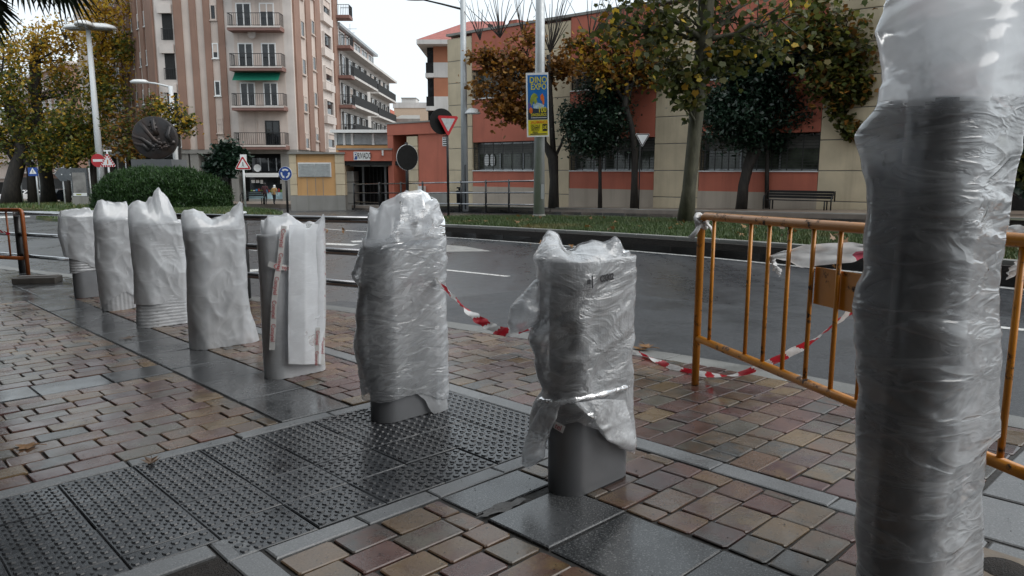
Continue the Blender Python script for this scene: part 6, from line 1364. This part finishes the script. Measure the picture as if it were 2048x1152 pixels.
# ---- 7: bubble wrap, nearest of the row
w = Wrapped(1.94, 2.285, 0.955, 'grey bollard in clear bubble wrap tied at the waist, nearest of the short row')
w.wrap(BUBBLE, [(1074, 500), (1082, 560), (1080, 620), (1066, 665), (1075, 710), (1088, 765), (1070, 800), (1062, 850)], [(1252, 500), (1246, 560), (1253, 640), (1255, 720), (1262, 770), (1258, 830), (1266, 905)],
       [(1056, 515), (1078, 492), (1090, 470), (1105, 462), (1130, 470), (1150, 494), (1165, 500), (1178, 489), (1200, 482), (1222, 488), (1240, 472), (1250, 478), (1256, 500)],
       [(1060, 850), (1080, 835), (1110, 822), (1150, 812), (1185, 835), (1215, 872), (1240, 895), (1268, 905)], gap=0.006, fold=0.014, fs=(5, 5, 8), dia=-0.7, seed=3, mat2=TOPBUB, belly=0.004)
w.sheet(BUBBLE, [[(1068, 560, .0), (1082, 556, 0), (1090, 566, 0)], [(1022, 610, 0), (1050, 605, .02), (1086, 612, 0)], [(1012, 648, 0), (1045, 640, .02), (1084, 640, 0)], [(1020, 668, 0), (1045, 664, 0), (1080, 645, 0)]], seed=4, fold=0.016, bulge=0.05)
w.sheet(BUBBLE, [[(1085, 800, .1), (1100, 800, .1), (1120, 806, .1)], [(1060, 850, .09), (1085, 850, .11), (1110, 840, .1)], [(1042, 905, .06), (1070, 905, .1), (1090, 890, .1)], [(1043, 930, .06), (1058, 938, .07), (1088, 915, .1)]], seed=6, fold=0.016, bulge=0.03)
w.sheet(BUBBLE, [[(1150, 806, .12), (1200, 800, .1), (1250, 800, .02)], [(1180, 835, .14), (1220, 840, .1), (1262, 850, .03)], [(1205, 865, .15), (1240, 880, .1), (1272, 890, .03)], [(1220, 880, .15), (1245, 898, .1), (1268, 908, .04)]], seed=8, fold=0.016, bulge=0.02)
# waist tie: twisted rope of film
def rope(w, pts, mat, r=0.012, name='film_tie'):
    P = [w.on(x, y, 0.034) for x, y, o in pts]; m = MB(); dens = []
    for a, b in zip(P, P[1:]): dens += [a.lerp(b, k / 5) for k in range(5)]
    dens.append(P[-1]); m.tube(dens, [r * (1 + 0.4 * math.sin(i * 2.1)) for i in range(len(dens))], 7); return m.build(name, mat, w.th)
rope(w, [(1078, 800, .1), (1110, 806, .14), (1150, 800, .16), (1200, 790, .14), (1258, 772, .06)], BUBBLE, 0.012)
def face_text(w, s_, px, py, size, mat, o, yaw=0.0, rot=0.0, sx=1.0, name='print'):
    c = w.on(px, py, 0.042); ex = (w.M @ Vector((1, 0, 0)))
    return text_mesh(name, s_, frame(c, ex, (0, 0, 1)) @ Matrix.Rotation(rot, 4, 'Z'), size, mat, w.th, 0.0006, sx, weight=0.002)
def tape(w, pts, wd, mat=TAPEW, name='packing_tape', text=None, tsize=0.03, tmat=PRT, step=0.13, o_t=0.003):
    """flat tape along photo points lying on the wrap (each with its offset towards the camera)"""
    P = [w.on(x, y, 0.036) for x, y, o in pts]; m = MB(); vs = []
    for i, p in enumerate(P):
        d = (P[min(i + 1, len(P) - 1)] - P[max(i - 1, 0)]).normalized(); n = d.cross(-w.d).normalized() * wd / 2; vs += [p - n, p + n, p - n + w.d * 0.002, p + n + w.d * 0.002]
    for i in range(len(P) - 1): a, b = i * 4, i * 4 + 4; m.f += [[a, a + 1, b + 1, b], [a + 3, a + 2, b + 2, b + 3]]; m.m += [0, 0]; m.sm += [False, False]
    m.v = [tuple(v) for v in vs]; o_ = m.build(name, mat, w.th)
    if text:
        acc = step * 0.5
        for a, b in zip(P, P[1:]):
            L = (b - a).length; d = (b - a).normalized()
            while acc < L:
                c = a + d * acc - w.d * o_t; up = (-w.d).cross(d); text_mesh('print', text, frame(c, d, up), tsize, tmat, o_, 0.0004, 0.95, weight=0.0); acc += step
            acc -= L
    return o_
face_text(w, 'C3302', 1214, 556, 0.036, PRK, 0.15, rot=0.05, sx=0.85); face_text(w, '▪|', 1180, 563, 0.05, PRK, 0.17, rot=0.05); tape(w, [(1097, 838, .16), (1110, 850, .165), (1128, 860, .165)], 0.03, text='tel', tsize=0.03, step=0.06)
# ---- 6: foam bag under stretch film
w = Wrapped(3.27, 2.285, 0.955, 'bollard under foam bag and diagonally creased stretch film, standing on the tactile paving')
w.wrap(BAG, [(745, 400), (738, 440), (731, 490), (722, 560), (716, 640), (718, 700), (730, 740), (740, 790)], [(872, 400), (884, 440), (886, 500), (886, 600), (889, 700), (890, 780), (894, 826)],
       [(742, 414), (752, 404), (775, 395), (798, 382), (805, 379), (813, 388), (825, 387), (843, 384), (858, 392), (868, 402), (876, 420)], [(738, 782), (770, 783), (828, 776), (845, 790), (862, 822), (875, 832), (895, 824)], gap=0.004, fold=0.006, dia=-0.5, seed=11, mat2=TOPBAG, fs=(4, 4, 6))
w.wrap(STRETCH, [(735, 470), (716, 520), (706, 545), (720, 570), (716, 640), (712, 690), (722, 740), (728, 788)], [(887, 470), (890, 520), (888, 600), (892, 700), (893, 790)], None, [(726, 788), (770, 786), (830, 778), (893, 800)], top=0.99, gap=0.010, fold=0.007, dia=-0.9, big=0.5, seed=12, fs=(4, 4, 14), name='stretch_film')
w.sheet(STRETCH, [[(800, 388, .06), (840, 380, .05), (872, 400, 0)], [(800, 440, .12), (850, 430, .1), (888, 440, 0)], [(760, 500, .12), (830, 480, .12), (890, 480, .02)]], seed=5, fold=0.02, bulge=0.02)
m = MB().lathe([(0, 0.004), (0.008, 0.003), (0.01, 0)], 10); m.build('hole', INK, w.th).matrix_local = Matrix.Translation(w.on(803, 405, 0.04)) @ (-w.d).to_track_quat('Z', 'Y').to_matrix().to_4x4()
# ---- 5: foam sleeve with printed tape
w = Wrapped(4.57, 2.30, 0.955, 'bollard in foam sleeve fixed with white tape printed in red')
w.wrap(FOAM, [(521, 438), (524, 500), (526, 600), (530, 700), (534, 745)], [(649, 436), (650, 500), (650, 600), (649, 700), (647, 742)], [(520, 440), (528, 432), (548, 429), (566, 427), (574, 432), (584, 441), (600, 446), (612, 442), (625, 446), (638, 434), (645, 428), (650, 436)], [(532, 754), (548, 758), (600, 754), (647, 744)], gap=0.004, fold=0.004, dia=0.0, seed=21, mat2=TOPBAG, fs=(9, 9, 1.5))
w.sheet(FOAM, [[(578, 450, .10), (610, 448, .10), (646, 448, .03)], [(577, 560, .115), (610, 560, .11), (648, 560, .03)], [(576, 660, .115), (610, 660, .11), (648, 650, .03)], [(577, 728, .115), (610, 729, .11), (646, 728, .03)]], name='foam_flap', seed=9, fold=0.003, bulge=0.004)
tape(w, [(568, 452, .125), (564, 480, .128), (560, 520, .128), (553, 560, .125), (548, 610, .122), (546, 660, .12), (544, 700, .12)], 0.035, text='Comytel', tsize=0.036, step=0.155)
tape(w, [(537, 527, .115), (552, 533, .14), (575, 536, .15), (606, 532, .15)], 0.036, text='Comytel', tsize=0.04, step=0.2); tape(w, [(646, 450, .06), (647, 560, .062), (646, 650, .062), (644, 730, .062)], 0.030, text='Comytel', tsize=0.034, step=0.15); tape(w, [(636, 655, .1), (634, 690, .1), (633, 728, .1)], 0.03, text='Comytel', tsize=0.03, step=0.14)
tape(w, [(578, 652, .135), (610, 646, .135), (642, 632, .08)], 0.008, STRETCH, 'tape_strip')
# ---- 4: milky bag flared at both lower corners
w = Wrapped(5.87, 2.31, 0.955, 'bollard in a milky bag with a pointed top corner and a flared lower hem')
w.wrap(BAG, [(366, 430), (370, 470), (374, 540), (378, 620), (381, 690)], [(486, 406), (487, 450), (489, 520), (492, 580), (499, 620), (510, 655), (518, 684)], [(365, 430), (372, 421), (386, 418), (402, 424), (412, 432), (420, 437), (436, 432), (455, 422), (468, 409), (477, 402), (484, 406), (487, 425)], [(381, 698), (430, 699), (470, 694), (490, 686), (505, 691), (518, 682)], gap=0.005, fold=0.010, dia=0.4, seed=31, mat2=TOPBAG, fs=(5, 5, 3), belly=0.004)
# ---- 3: peaked bag over ridged foam
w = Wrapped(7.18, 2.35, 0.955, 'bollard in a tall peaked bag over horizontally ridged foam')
w.wrap(FOAMRIB, [(268, 450), (272, 560), (274, 655)], [(345, 450), (346, 560), (345, 650)], None, [(274, 656), (310, 657), (345, 652)], top=0.93, gap=0.004, fold=0.002, seed=40, name='ribbed_foam', ribs=0.0022)
w.wrap(BAG, [(260, 412), (262, 450), (266, 500), (270, 560), (272, 605)], [(360, 430), (366, 480), (368, 540), (371, 590), (374, 612)], [(259, 412), (270, 404), (285, 401), (298, 403), (312, 393), (317, 382), (325, 375), (333, 384), (341, 393), (350, 408), (358, 425), (362, 440)], [(270, 606), (320, 604), (346, 596), (360, 606), (374, 613)], gap=0.010, fold=0.010, dia=0.7, seed=41, mat2=TOPBAG, fs=(4, 4, 3))
# ---- 2: bag over fluted foam
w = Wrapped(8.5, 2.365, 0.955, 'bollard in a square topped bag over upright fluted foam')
w.wrap(FOAM, [(196, 500), (200, 560), (205, 620)], [(270, 500), (272, 560), (272, 612)], None, [(205, 621), (240, 619), (272, 612)], top=0.55, gap=0.004, fold=0.002, seed=50, name='fluted_foam', flute=0.003)
w.wrap(BAG, [(190, 410), (190, 450), (192, 520), (198, 580), (203, 612)], [(266, 406), (267, 450), (269, 520), (272, 590)], [(189, 416), (196, 402), (205, 398), (215, 402), (235, 405), (252, 404), (262, 403), (267, 412)], [(202, 614), (230, 590), (250, 580), (272, 592)], gap=0.008, fold=0.009, dia=0.6, seed=51, mat2=TOPBAG, fs=(4, 4, 3))
# ---- 1: half wrapped
w = Wrapped(9.78, 2.38, 0.955, 'half wrapped bollard with bare grey base, last of the row')
w.wrap(FOAMRIB, [(136, 490), (142, 560), (144, 575)], [(198, 490), (198, 560), (198, 575)], None, [(142, 545), (170, 541), (198, 538)], top=0.8, gap=0.004, fold=0.002, seed=60, name='ribbed_foam', ribs=0.002)
w.wrap(BAG, [(119, 430), (119, 470), (126, 500), (136, 530), (140, 548)], [(195, 424), (196, 470), (198, 520), (198, 540)], [(119, 427), (125, 420), (150, 418), (175, 416), (195, 414), (198, 420)], [(119, 500), (135, 512), (150, 516), (170, 522), (184, 533), (198, 537)], gap=0.010, fold=0.011, dia=0.8, seed=61, mat2=TOPBAG, fs=(4, 4, 3))
# ---- 8: the tall wrapped column at right
w = Wrapped(0.66, 2.26, 1.46, 'tall column tightly wrapped in wrinkled clear film, close at the right', name='wrapped_column', cat='column', group=None, L=0.36, W=0.165)
R8 = [(2110, -20), (2090, 80), (2058, 160), (2045, 230), (2032, 300), (2012, 400), (1998, 500), (1984, 600), (1980, 700), (1980, 780), (1988, 850), (1984, 885), (1962, 925), (1956, 1000), (1950, 1200)]
w.wrap(TIGHT, [(1770, 0), (1757, 70), (1766, 130), (1774, 172), (1762, 215), (1718, 276), (1734, 330), (1745, 390), (1740, 450), (1738, 530), (1718, 585), (1716, 618), (1722, 640), (1716, 668), (1724, 700), (1724, 800), (1722, 900), (1722, 1000), (1726, 1200)], R8,
       [(1764, 30), (1772, -5), (1800, -30), (1880, -60), (1980, -60), (2060, -30), (2110, 20), (2130, 60)], [(1700, 1500), (2100, 1500)], gap=0.008, fold=0.007, dia=-0.45, seed=71, big=0.9, fs=(2.2, 2.2, 10), nz=220, mat2=TOPBAG)
w.wrap(TIGHT, [(1745, 330), (1748, 450), (1730, 590), (1722, 640), (1728, 800), (1730, 880)], [(2020, 330), (2000, 450), (1985, 600), (1984, 780), (1990, 870), (1988, 895)], None, [(1725, 880), (1780, 905), (1850, 915), (1920, 910), (1990, 890)], top=1.3, gap=0.012, fold=0.008, dia=0.35, seed=73, big=0.9, fs=(2.0, 2.0, 9), nz=140, name='outer_film')
# ================================================================ BARRIERS, TAPE, LEAVES
def m_orange(name, c, rust):
    t = NT(name); v = t.coord('Object'); n = t.noise(v, 9, 6, 0.7); n2 = t.noise(v, 45, 4, 0.6)
    f = t.math('MULTIPLY', t.ramp(n, [(0.55, 0), (0.62, 1)]), t.ramp(n2, [(0.42, 0), (0.52, 1)])); col = t.mix(t.ramp(t.noise(v, 3, 3), [(0.3, 0), (0.7, 0.5)]), c, tuple(x * 0.6 for x in c)); col = t.mix(f, col, rust)
    t.l(col, t.b.inputs['Base Color']); t.l(t.mix(f, 0.28, 0.7), t.b.inputs['Roughness']); t.l(t.bump(f, -0.3, 0.002), t.b.inputs['Normal']); return t.m
ORG = m_orange('chipped_orange_paint', (0.55, 0.21, 0.015), (0.018, 0.012, 0.01)); ORR = m_orange('rusty_orange_paint', (0.30, 0.085, 0.02), (0.03, 0.018, 0.013))
def barrier(label, P0, P1, H, mat, bal, zb, r=0.022, rb=0.011, plate_s=None):
    th = thing('crowd_barrier', label, 'barrier', P0, 0); d = P1 - P0; L = d.length; u = d / L; up = Vector((0, 0, 1)); m = MB()
    bend = 0.05; m.tube([up * 0.0, up * (H - bend)], r, 12, True).build('leg', mat, th) if False else None
    MB().tube([up * 0.004, up * (H - bend), up * (H - bend * 0.3) + u * bend * 0.3, up * H + u * bend, up * H + u * (L - bend), up * (H - bend * 0.3) + d - u * bend * 0.3, d + up * (H - bend), d + up * 0.004], r, 12).build('frame', mat, th)
    MB().tube([up * zb + u * r, up * zb + d - u * r], r * 0.95, 12).build('lower_rail', mat, th)
    for s in bal: MB().tube([u * s + up * (zb + 0.01), u * s + up * (H - 0.01)], rb, 8).build('baluster', mat, th)
    if plate_s:
        s0, s1, z0, z1 = plate_s; n = u.cross(up); q = [u * s0 + up * z0 - n * 0.016, u * s1 + up * z0 - n * 0.016, u * s1 + up * z1 - n * 0.016, u * s0 + up * z1 - n * 0.016]; mm = MB(); mm.hexa([q[0], q[1], q[1] - n * 0.004, q[0] - n * 0.004, q[3], q[2], q[2] - n * 0.004, q[3] - n * 0.004]).build('plate', mat, th)
    return th, u
BA = at(1390, 770); bd = Vector((0.232, -0.973, 0)); BB = BA + bd * 2.5; BB.z = zg(BB.x, BB.y)
HB = onY(1400, 432, BA.y).z - BA.z; zb = onY(1395, 676, BA.y).z - BA.z
def along(px):   # distance along the barrier where a photo column crosses it
    r = ray(px, 500); A2 = Vector((BA.x, BA.y)); t = (A2.x * bd.y - A2.y * bd.x) / (r.x * bd.y - r.y * bd.x); return (Vector((r.x * t, r.y * t)) - A2).dot(Vector((bd.x, bd.y)))
bal = [along(x) for x in (1426, 1500, 1537, 1578, 1626, 1680, 1737)]; st_ = 0.118
last = bal[-1]
while last + st_ < 2.42: last += st_; bal.append(last)
BAR, bu = barrier('orange steel crowd barrier with chipped paint at the right kerb', BA, BB, HB, ORG, bal, zb, 0.0235, 0.0115, (along(1626) + 0.005, along(1626) + 0.34, onY(1680, 606, BA.y - 0.9).z - BA.z, onY(1680, 536, BA.y - 0.9).z - BA.z))
LA, LB = at(57, 551), at(-260, 532); barrier('rusty orange crowd barrier at the left edge by the kerb railing', LA, LB, onY(52, 420, LA.y).z - LA.z, ORR, [0.38, 0.72, 1.05, 1.4], onY(52, 517, LA.y).z - LA.z, 0.03, 0.014)
# rubber foot block
c = at(76, 566); m = MB(); rb_ = thing('rubber_block', 'flat dark recycled rubber foot block lying before the rusty barrier', 'rubber block', c, math.radians(12))
m.box(-0.27, 0.27, -0.14, 0.14, 0.0, 0.09).build('block', pmat('worn_rubber', (0.05, 0.045, 0.04), 0.6, var=0.4, scale=8, bump=0.4), rb_, bevel=0.015); MB().box(-0.24, 0.24, -0.02, 0.1, 0.092, 0.1).build('worn_top', pmat('dusty_rubber', (0.14, 0.13, 0.12), 0.6, var=0.4, scale=6), rb_)
# ---- red and white tape
TR = m_tape('red_tape', (0.5, 0.02, 0.035)); TW = m_tape('white_tape', (0.75, 0.75, 0.75))
def ribbon(name, label, pts, wd, stripe, twist=2.0, mats=(TW, TR), parent=None, cat='barrier tape', seed=0, lag=0.3):
    P = [Vector(p) for p in pts]; dens = []
    for i in range(len(P) - 1):
        p0, p1, p2, p3 = P[max(i - 1, 0)], P[i], P[i + 1], P[min(i + 2, len(P) - 1)]
        for k in range(24): t = k / 24; dens.append(0.5 * ((2 * p1) + (p2 - p0) * t + (2 * p0 - 5 * p1 + 4 * p2 - p3) * t * t + (3 * p1 - p0 - 3 * p2 + p3) * t ** 3))
    dens.append(P[-1]); m = MB(); acc = 0; vs = []; c0 = P[0].copy(); rows = []
    for i, p in enumerate(dens):
        d = (dens[min(i + 1, len(dens) - 1)] - dens[max(i - 1, 0)]).normalized(); a = twist * i / len(dens) * math.pi + 0.25 * math.sin(i * 0.12 + seed)
        x = d.cross(Vector((0, 0, 1))).normalized(); y = x.cross(d); n = (x * math.sin(a) * 0.7 + y * math.cos(a)).normalized() * wd / 2
        if i: acc += (p - dens[i - 1]).length
        for t_ in (-1, -0.33, 0.33, 1): vs.append(p - c0 + n * t_ + x * 0.006 * math.sin(t_ * 3 + i * 0.5))
        rows.append(acc)
    for i in range(len(dens) - 1):
        for k in range(3): m.f.append([i * 4 + k, i * 4 + k + 1, i * 4 + k + 5, i * 4 + k + 4]); m.m.append(int((rows[i] + lag * 0.05 * k) / stripe) % 2); m.sm.append(True)
    m.v = [tuple(v) for v in vs]; o = m.build(name, list(mats), parent)
    if parent is None: o.location = c0; tag(o, label, cat)
    return o
g_ = lambda x, y, dz=0.02: at(x, y, dz)
ribbon('barrier_tape', 'red and white tape sagging between the two nearest bollards', [onY(872, 560, 3.95), onY(905, 592, 3.75), onY(940, 625, 3.6), onY(975, 650, 3.45), onY(1012, 664, 3.3), onY(1060, 650, 3.1)], 0.042, 0.10, 1.2, seed=1)
ribbon('barrier_tape', 'red and white tape running from the pavement up to the orange barrier', [g_(1258, 702, 0.02), g_(1290, 710, 0.02), g_(1340, 733, 0.015), g_(1400, 747, 0.02), onY(1470, 749, 4.15), onY(1540, 725, 3.95), onY(1610, 690, 3.7), onY(1660, 655, 3.5), onY(1710, 615, 3.3), onY(1745, 590, 3.2)], 0.04, 0.125, 3.5, seed=2)
def bar_pt(s, z, o=0.0): n = bu.cross(Vector((0, 0, 1))); return BA + bu * s + Vector((0, 0, z)) - n * o
def wide_ribbon(name, label, pts, widths, mats, cat, split):
    m = MB(); vs = []; N = 40; c0 = Vector(pts[0])
    for i in range(N + 1):
        t = i / N * (len(pts) - 1); j = min(int(t), len(pts) - 2); f = t - j; f2 = f * f * (3 - 2 * f); p = Vector(pts[j]).lerp(Vector(pts[j + 1]), f); w_ = widths[j] + (widths[j + 1] - widths[j]) * f2
        for k in range(7): q = k / 6 - 0.5; vs.append(p - c0 + Vector((0, 0, q * w_)) + bu.cross(Vector((0, 0, 1))) * (-0.012 * math.sin(k * 1.9 + i * 0.25) - 0.015 * noise.noise(Vector((i * 0.2, k * 0.7, 3)))) )
    for i in range(N):
        for k in range(6): m.f.append([i * 7 + k, i * 7 + k + 1, i * 7 + k + 8, i * 7 + k + 7]); m.m.append(1 if split(i / N, k) else 0); m.sm.append(True)
    m.v = [tuple(v) for v in vs]; o = m.build(name, list(mats)); o.location = c0; return tag(o, label, cat)
def zat(px, py): s = along(px); q = BA + bu * s; return onY(px, py, q.y).z - BA.z
PINK = m_tape('faded_red_tape', (0.55, 0.1, 0.16))
wide_ribbon('tied_tape', 'wide white tape knotted across the balusters of the orange barrier', [bar_pt(along(x), zat(x, y), 0.02) for x, y in ((1536, 521), (1560, 519), (1600, 523), (1640, 521), (1690, 520), (1725, 517), (1742, 514))], [0.015, 0.05, 0.11, 0.10, 0.09, 0.05, 0.012], (TW, PINK), 'barrier tape', lambda t, k: t > 0.72 and k < 3)
o = wide_ribbon('tape_tail', 'crumpled tape tail hanging from the knot on the orange barrier', [bar_pt(along(1536), zat(1536, 521), 0.02), bar_pt(along(1541) , zat(1541, 540), 0.03), bar_pt(along(1550), zat(1550, 556), 0.04)], [0.03, 0.035, 0.03], (TW, PINK), 'barrier tape', lambda t, k: False)
m = MB(); kn = BA + Vector((0, 0, HB - 0.03)); tk = thing('tape_knot', 'greyish tape knotted round the top left corner of the orange barrier', 'barrier tape', kn)
for j in range(5): MB().tube([Vector((0.034 * math.cos(a), 0.034 * math.sin(a), -0.03 + j * 0.014 + 0.012 * math.sin(a * 2 + j))) for a in np.linspace(0, 2 * math.pi, 12)], [0.011 + 0.005 * math.sin(j + q) for q in range(12)], 6, False).build('loop', TW, tk)
s_ = [Vector((-0.01, -0.03, -0.01)), Vector((-0.045, -0.05, -0.06)), Vector((-0.075, -0.05, -0.10))]; MB().tube(s_, [0.018, 0.022, 0.03], 6, flat=0.4).build('tail', TW, tk); MB().tube([Vector((0.01, -0.035, 0.0)), Vector((0.04, -0.06, -0.035)), Vector((0.06, -0.07, -0.075))], [0.02, 0.018, 0.01], 6, flat=0.4).build('tail', TW, tk)
o = wide_ribbon('tied_tape', 'white and red tape lying over the top rail beyond the tall wrapped column', [bar_pt(along(x), HB + 0.012, 0.028) for x in (1985, 2010, 2035, 2060, 2090)], [0.05, 0.07, 0.06, 0.06, 0.04], (TW, TR), 'barrier tape', lambda t, k: k < 1)
tl = bar_pt(along(2040), zat(2040, 545), 0.03); o = wide_ribbon('tape_tail', 'white tape end with red base sticking out from a barrier upright at right edge', [bar_pt(along(x), zat(x, y), 0.035) for x, y in ((2048, 548), (2035, 556), (2018, 568), (2004, 580))], [0.022, 0.03, 0.034, 0.036], (TW, TR), 'barrier tape', lambda t, k: t < 0.2)
ribbon('tape_scrap', 'faded tape wound round the rusty barrier upright at left', [onY(-5, 462, 11.1), onY(5, 463, 11.0), onY(13, 466, 10.95), onY(18, 470, 11.0)], 0.05, 0.09, 0.5, seed=5)
# ---- fallen leaves
LFB = m_leaf('fallen_leaf', [(0, (0.09, 0.04, 0.015)), (0.5, (0.2, 0.09, 0.02)), (1, (0.3, 0.15, 0.03))], 0.4, 0.2); LFBR = m_leaf('brown_fallen_leaf', [(0, (0.05, 0.03, 0.018)), (1, (0.13, 0.075, 0.04))], 0.4, 0.2)
def fallen(label, pos, size, yaw, mat, curl=0.35, stem=True):
    m = MB(); n = len(STAR); sc = size; vs = [Vector((x * sc, (y - 0.45) * sc, sc * (0.03 + curl * (x * x * 0.9 + (y - 0.45) ** 2 * 0.5) + 0.03 * math.sin(7 * x + 3 * y)))) for x, y in STAR]
    c = Vector((0, 0, sc * 0.02)); m.add([c] + vs, [(0, 1 + i, 1 + (i + 1) % n) for i in range(n)])
    th = thing('fallen_leaf', label, 'leaf', pos, yaw, 'fallen plane leaves'); m.build('blade', mat, th)
    if stem: MB().tube([Vector((0, -0.45 * sc, sc * 0.1)), Vector((0.05 * sc, -0.8 * sc, sc * 0.16)), Vector((0.15 * sc, -1.1 * sc, sc * 0.12))], sc * 0.018, 5).build('stem', mat, th)
fallen('tan lobed leaf lying flat on the left bricks', at(50, 893, 0.004), 0.10, math.radians(80), LFB, 0.12); fallen('curled grey brown leaf on the edge of the tactile paving', at(302, 926, 0.006), 0.075, math.radians(200), LFBR, 0.9)
fallen('dark wet leaf lying on the slabs before the peaked bag', at(252, 677, 0.004), 0.11, math.radians(100), LFBR, 0.25); fallen('tan leaf on the kerb behind the nearest bollard', at(1278, 697, 0.005), 0.14, math.radians(60), LFB, 0.3); fallen('small tan leaf overlapping another on the kerb', at(1293, 694, 0.02), 0.11, math.radians(190), LFB, 0.35)
fallen('orange leaf on the white edge line by the median', at(997, 474, RD + 0.01), 0.30, math.radians(20), LF_YELLOW, 0.6); fallen('brown leaf beside the orange one on the edge line', at(985, 476, RD + 0.01), 0.22, math.radians(120), LFBR, 0.5)
mc = at(2010, 1142); cov = thing('manhole_cover', 'small square cover with a dark oval plate at the bottom right corner', 'cover', mc + Vector((0, 0, 0.001)), TH)
MB().box(-0.11, 0.11, -0.11, 0.11, 0, 0.006).build('frame', pmat('ochre_concrete', (0.13, 0.10, 0.07), 0.5, var=0.3, scale=12), cov); MB().lathe([(0.075, 0.0062), (0.07, 0.009), (0, 0.009)], 20).build('lid', SOIL, cov)
gp_ = np.array([(p[0], p[1]) for p in gp]); q_ = RNG.uniform(gp_.min(0), gp_.max(0), (1600, 2)); q_ = q_[pip(q_, [tuple(x) for x in gp_])][:110]
q_ = np.concatenate([np.column_stack([q_, -SA * q_[:, 1] + SB * q_[:, 0] + 0.30]), np.array([tuple(ab(random.uniform(4, 22), interp(random.uniform(4, 22), MK) - abs(random.gauss(0.1, 0.5)), RD + 0.03)) for _ in range(26)])])
tag(link(bpy.data.objects.new('leaf_litter', leaf_mesh('leaf_litter', q_, 0.13, LFB, None, STAR, 0.0))), 'small tan fallen leaves strewn over the median grass', 'leaf litter', kind='stuff')
# scattered wet grit and tiny twigs on the pavement
V = []
for _ in range(2600):
    a_, b_ = random.uniform(0.3, 7), random.uniform(-0.4, 4.3); p = ab(a_, min(b_, kerb_b(a_) - 0.05), 0.0035); r = random.uniform(0.0015, 0.0045); an = random.uniform(0, 6.28); e = random.uniform(0.5, 1.0)
    for j in range(4): th_ = an + j * math.pi / 2; V.append((p.x + math.cos(th_) * r * (1 if j % 2 else e), p.y + math.sin(th_) * r * (1 if j % 2 else e), p.z + (0.002 if j == 1 else 0)))
tag(link(bpy.data.objects.new('grit', raw_mesh('grit', np.array(V), 0, pmat('dark_grit', (0.015, 0.012, 0.01), 0.7, bump=0), 4))), 'dark wet grit and crumbs on the paving', 'grit', kind='stuff')
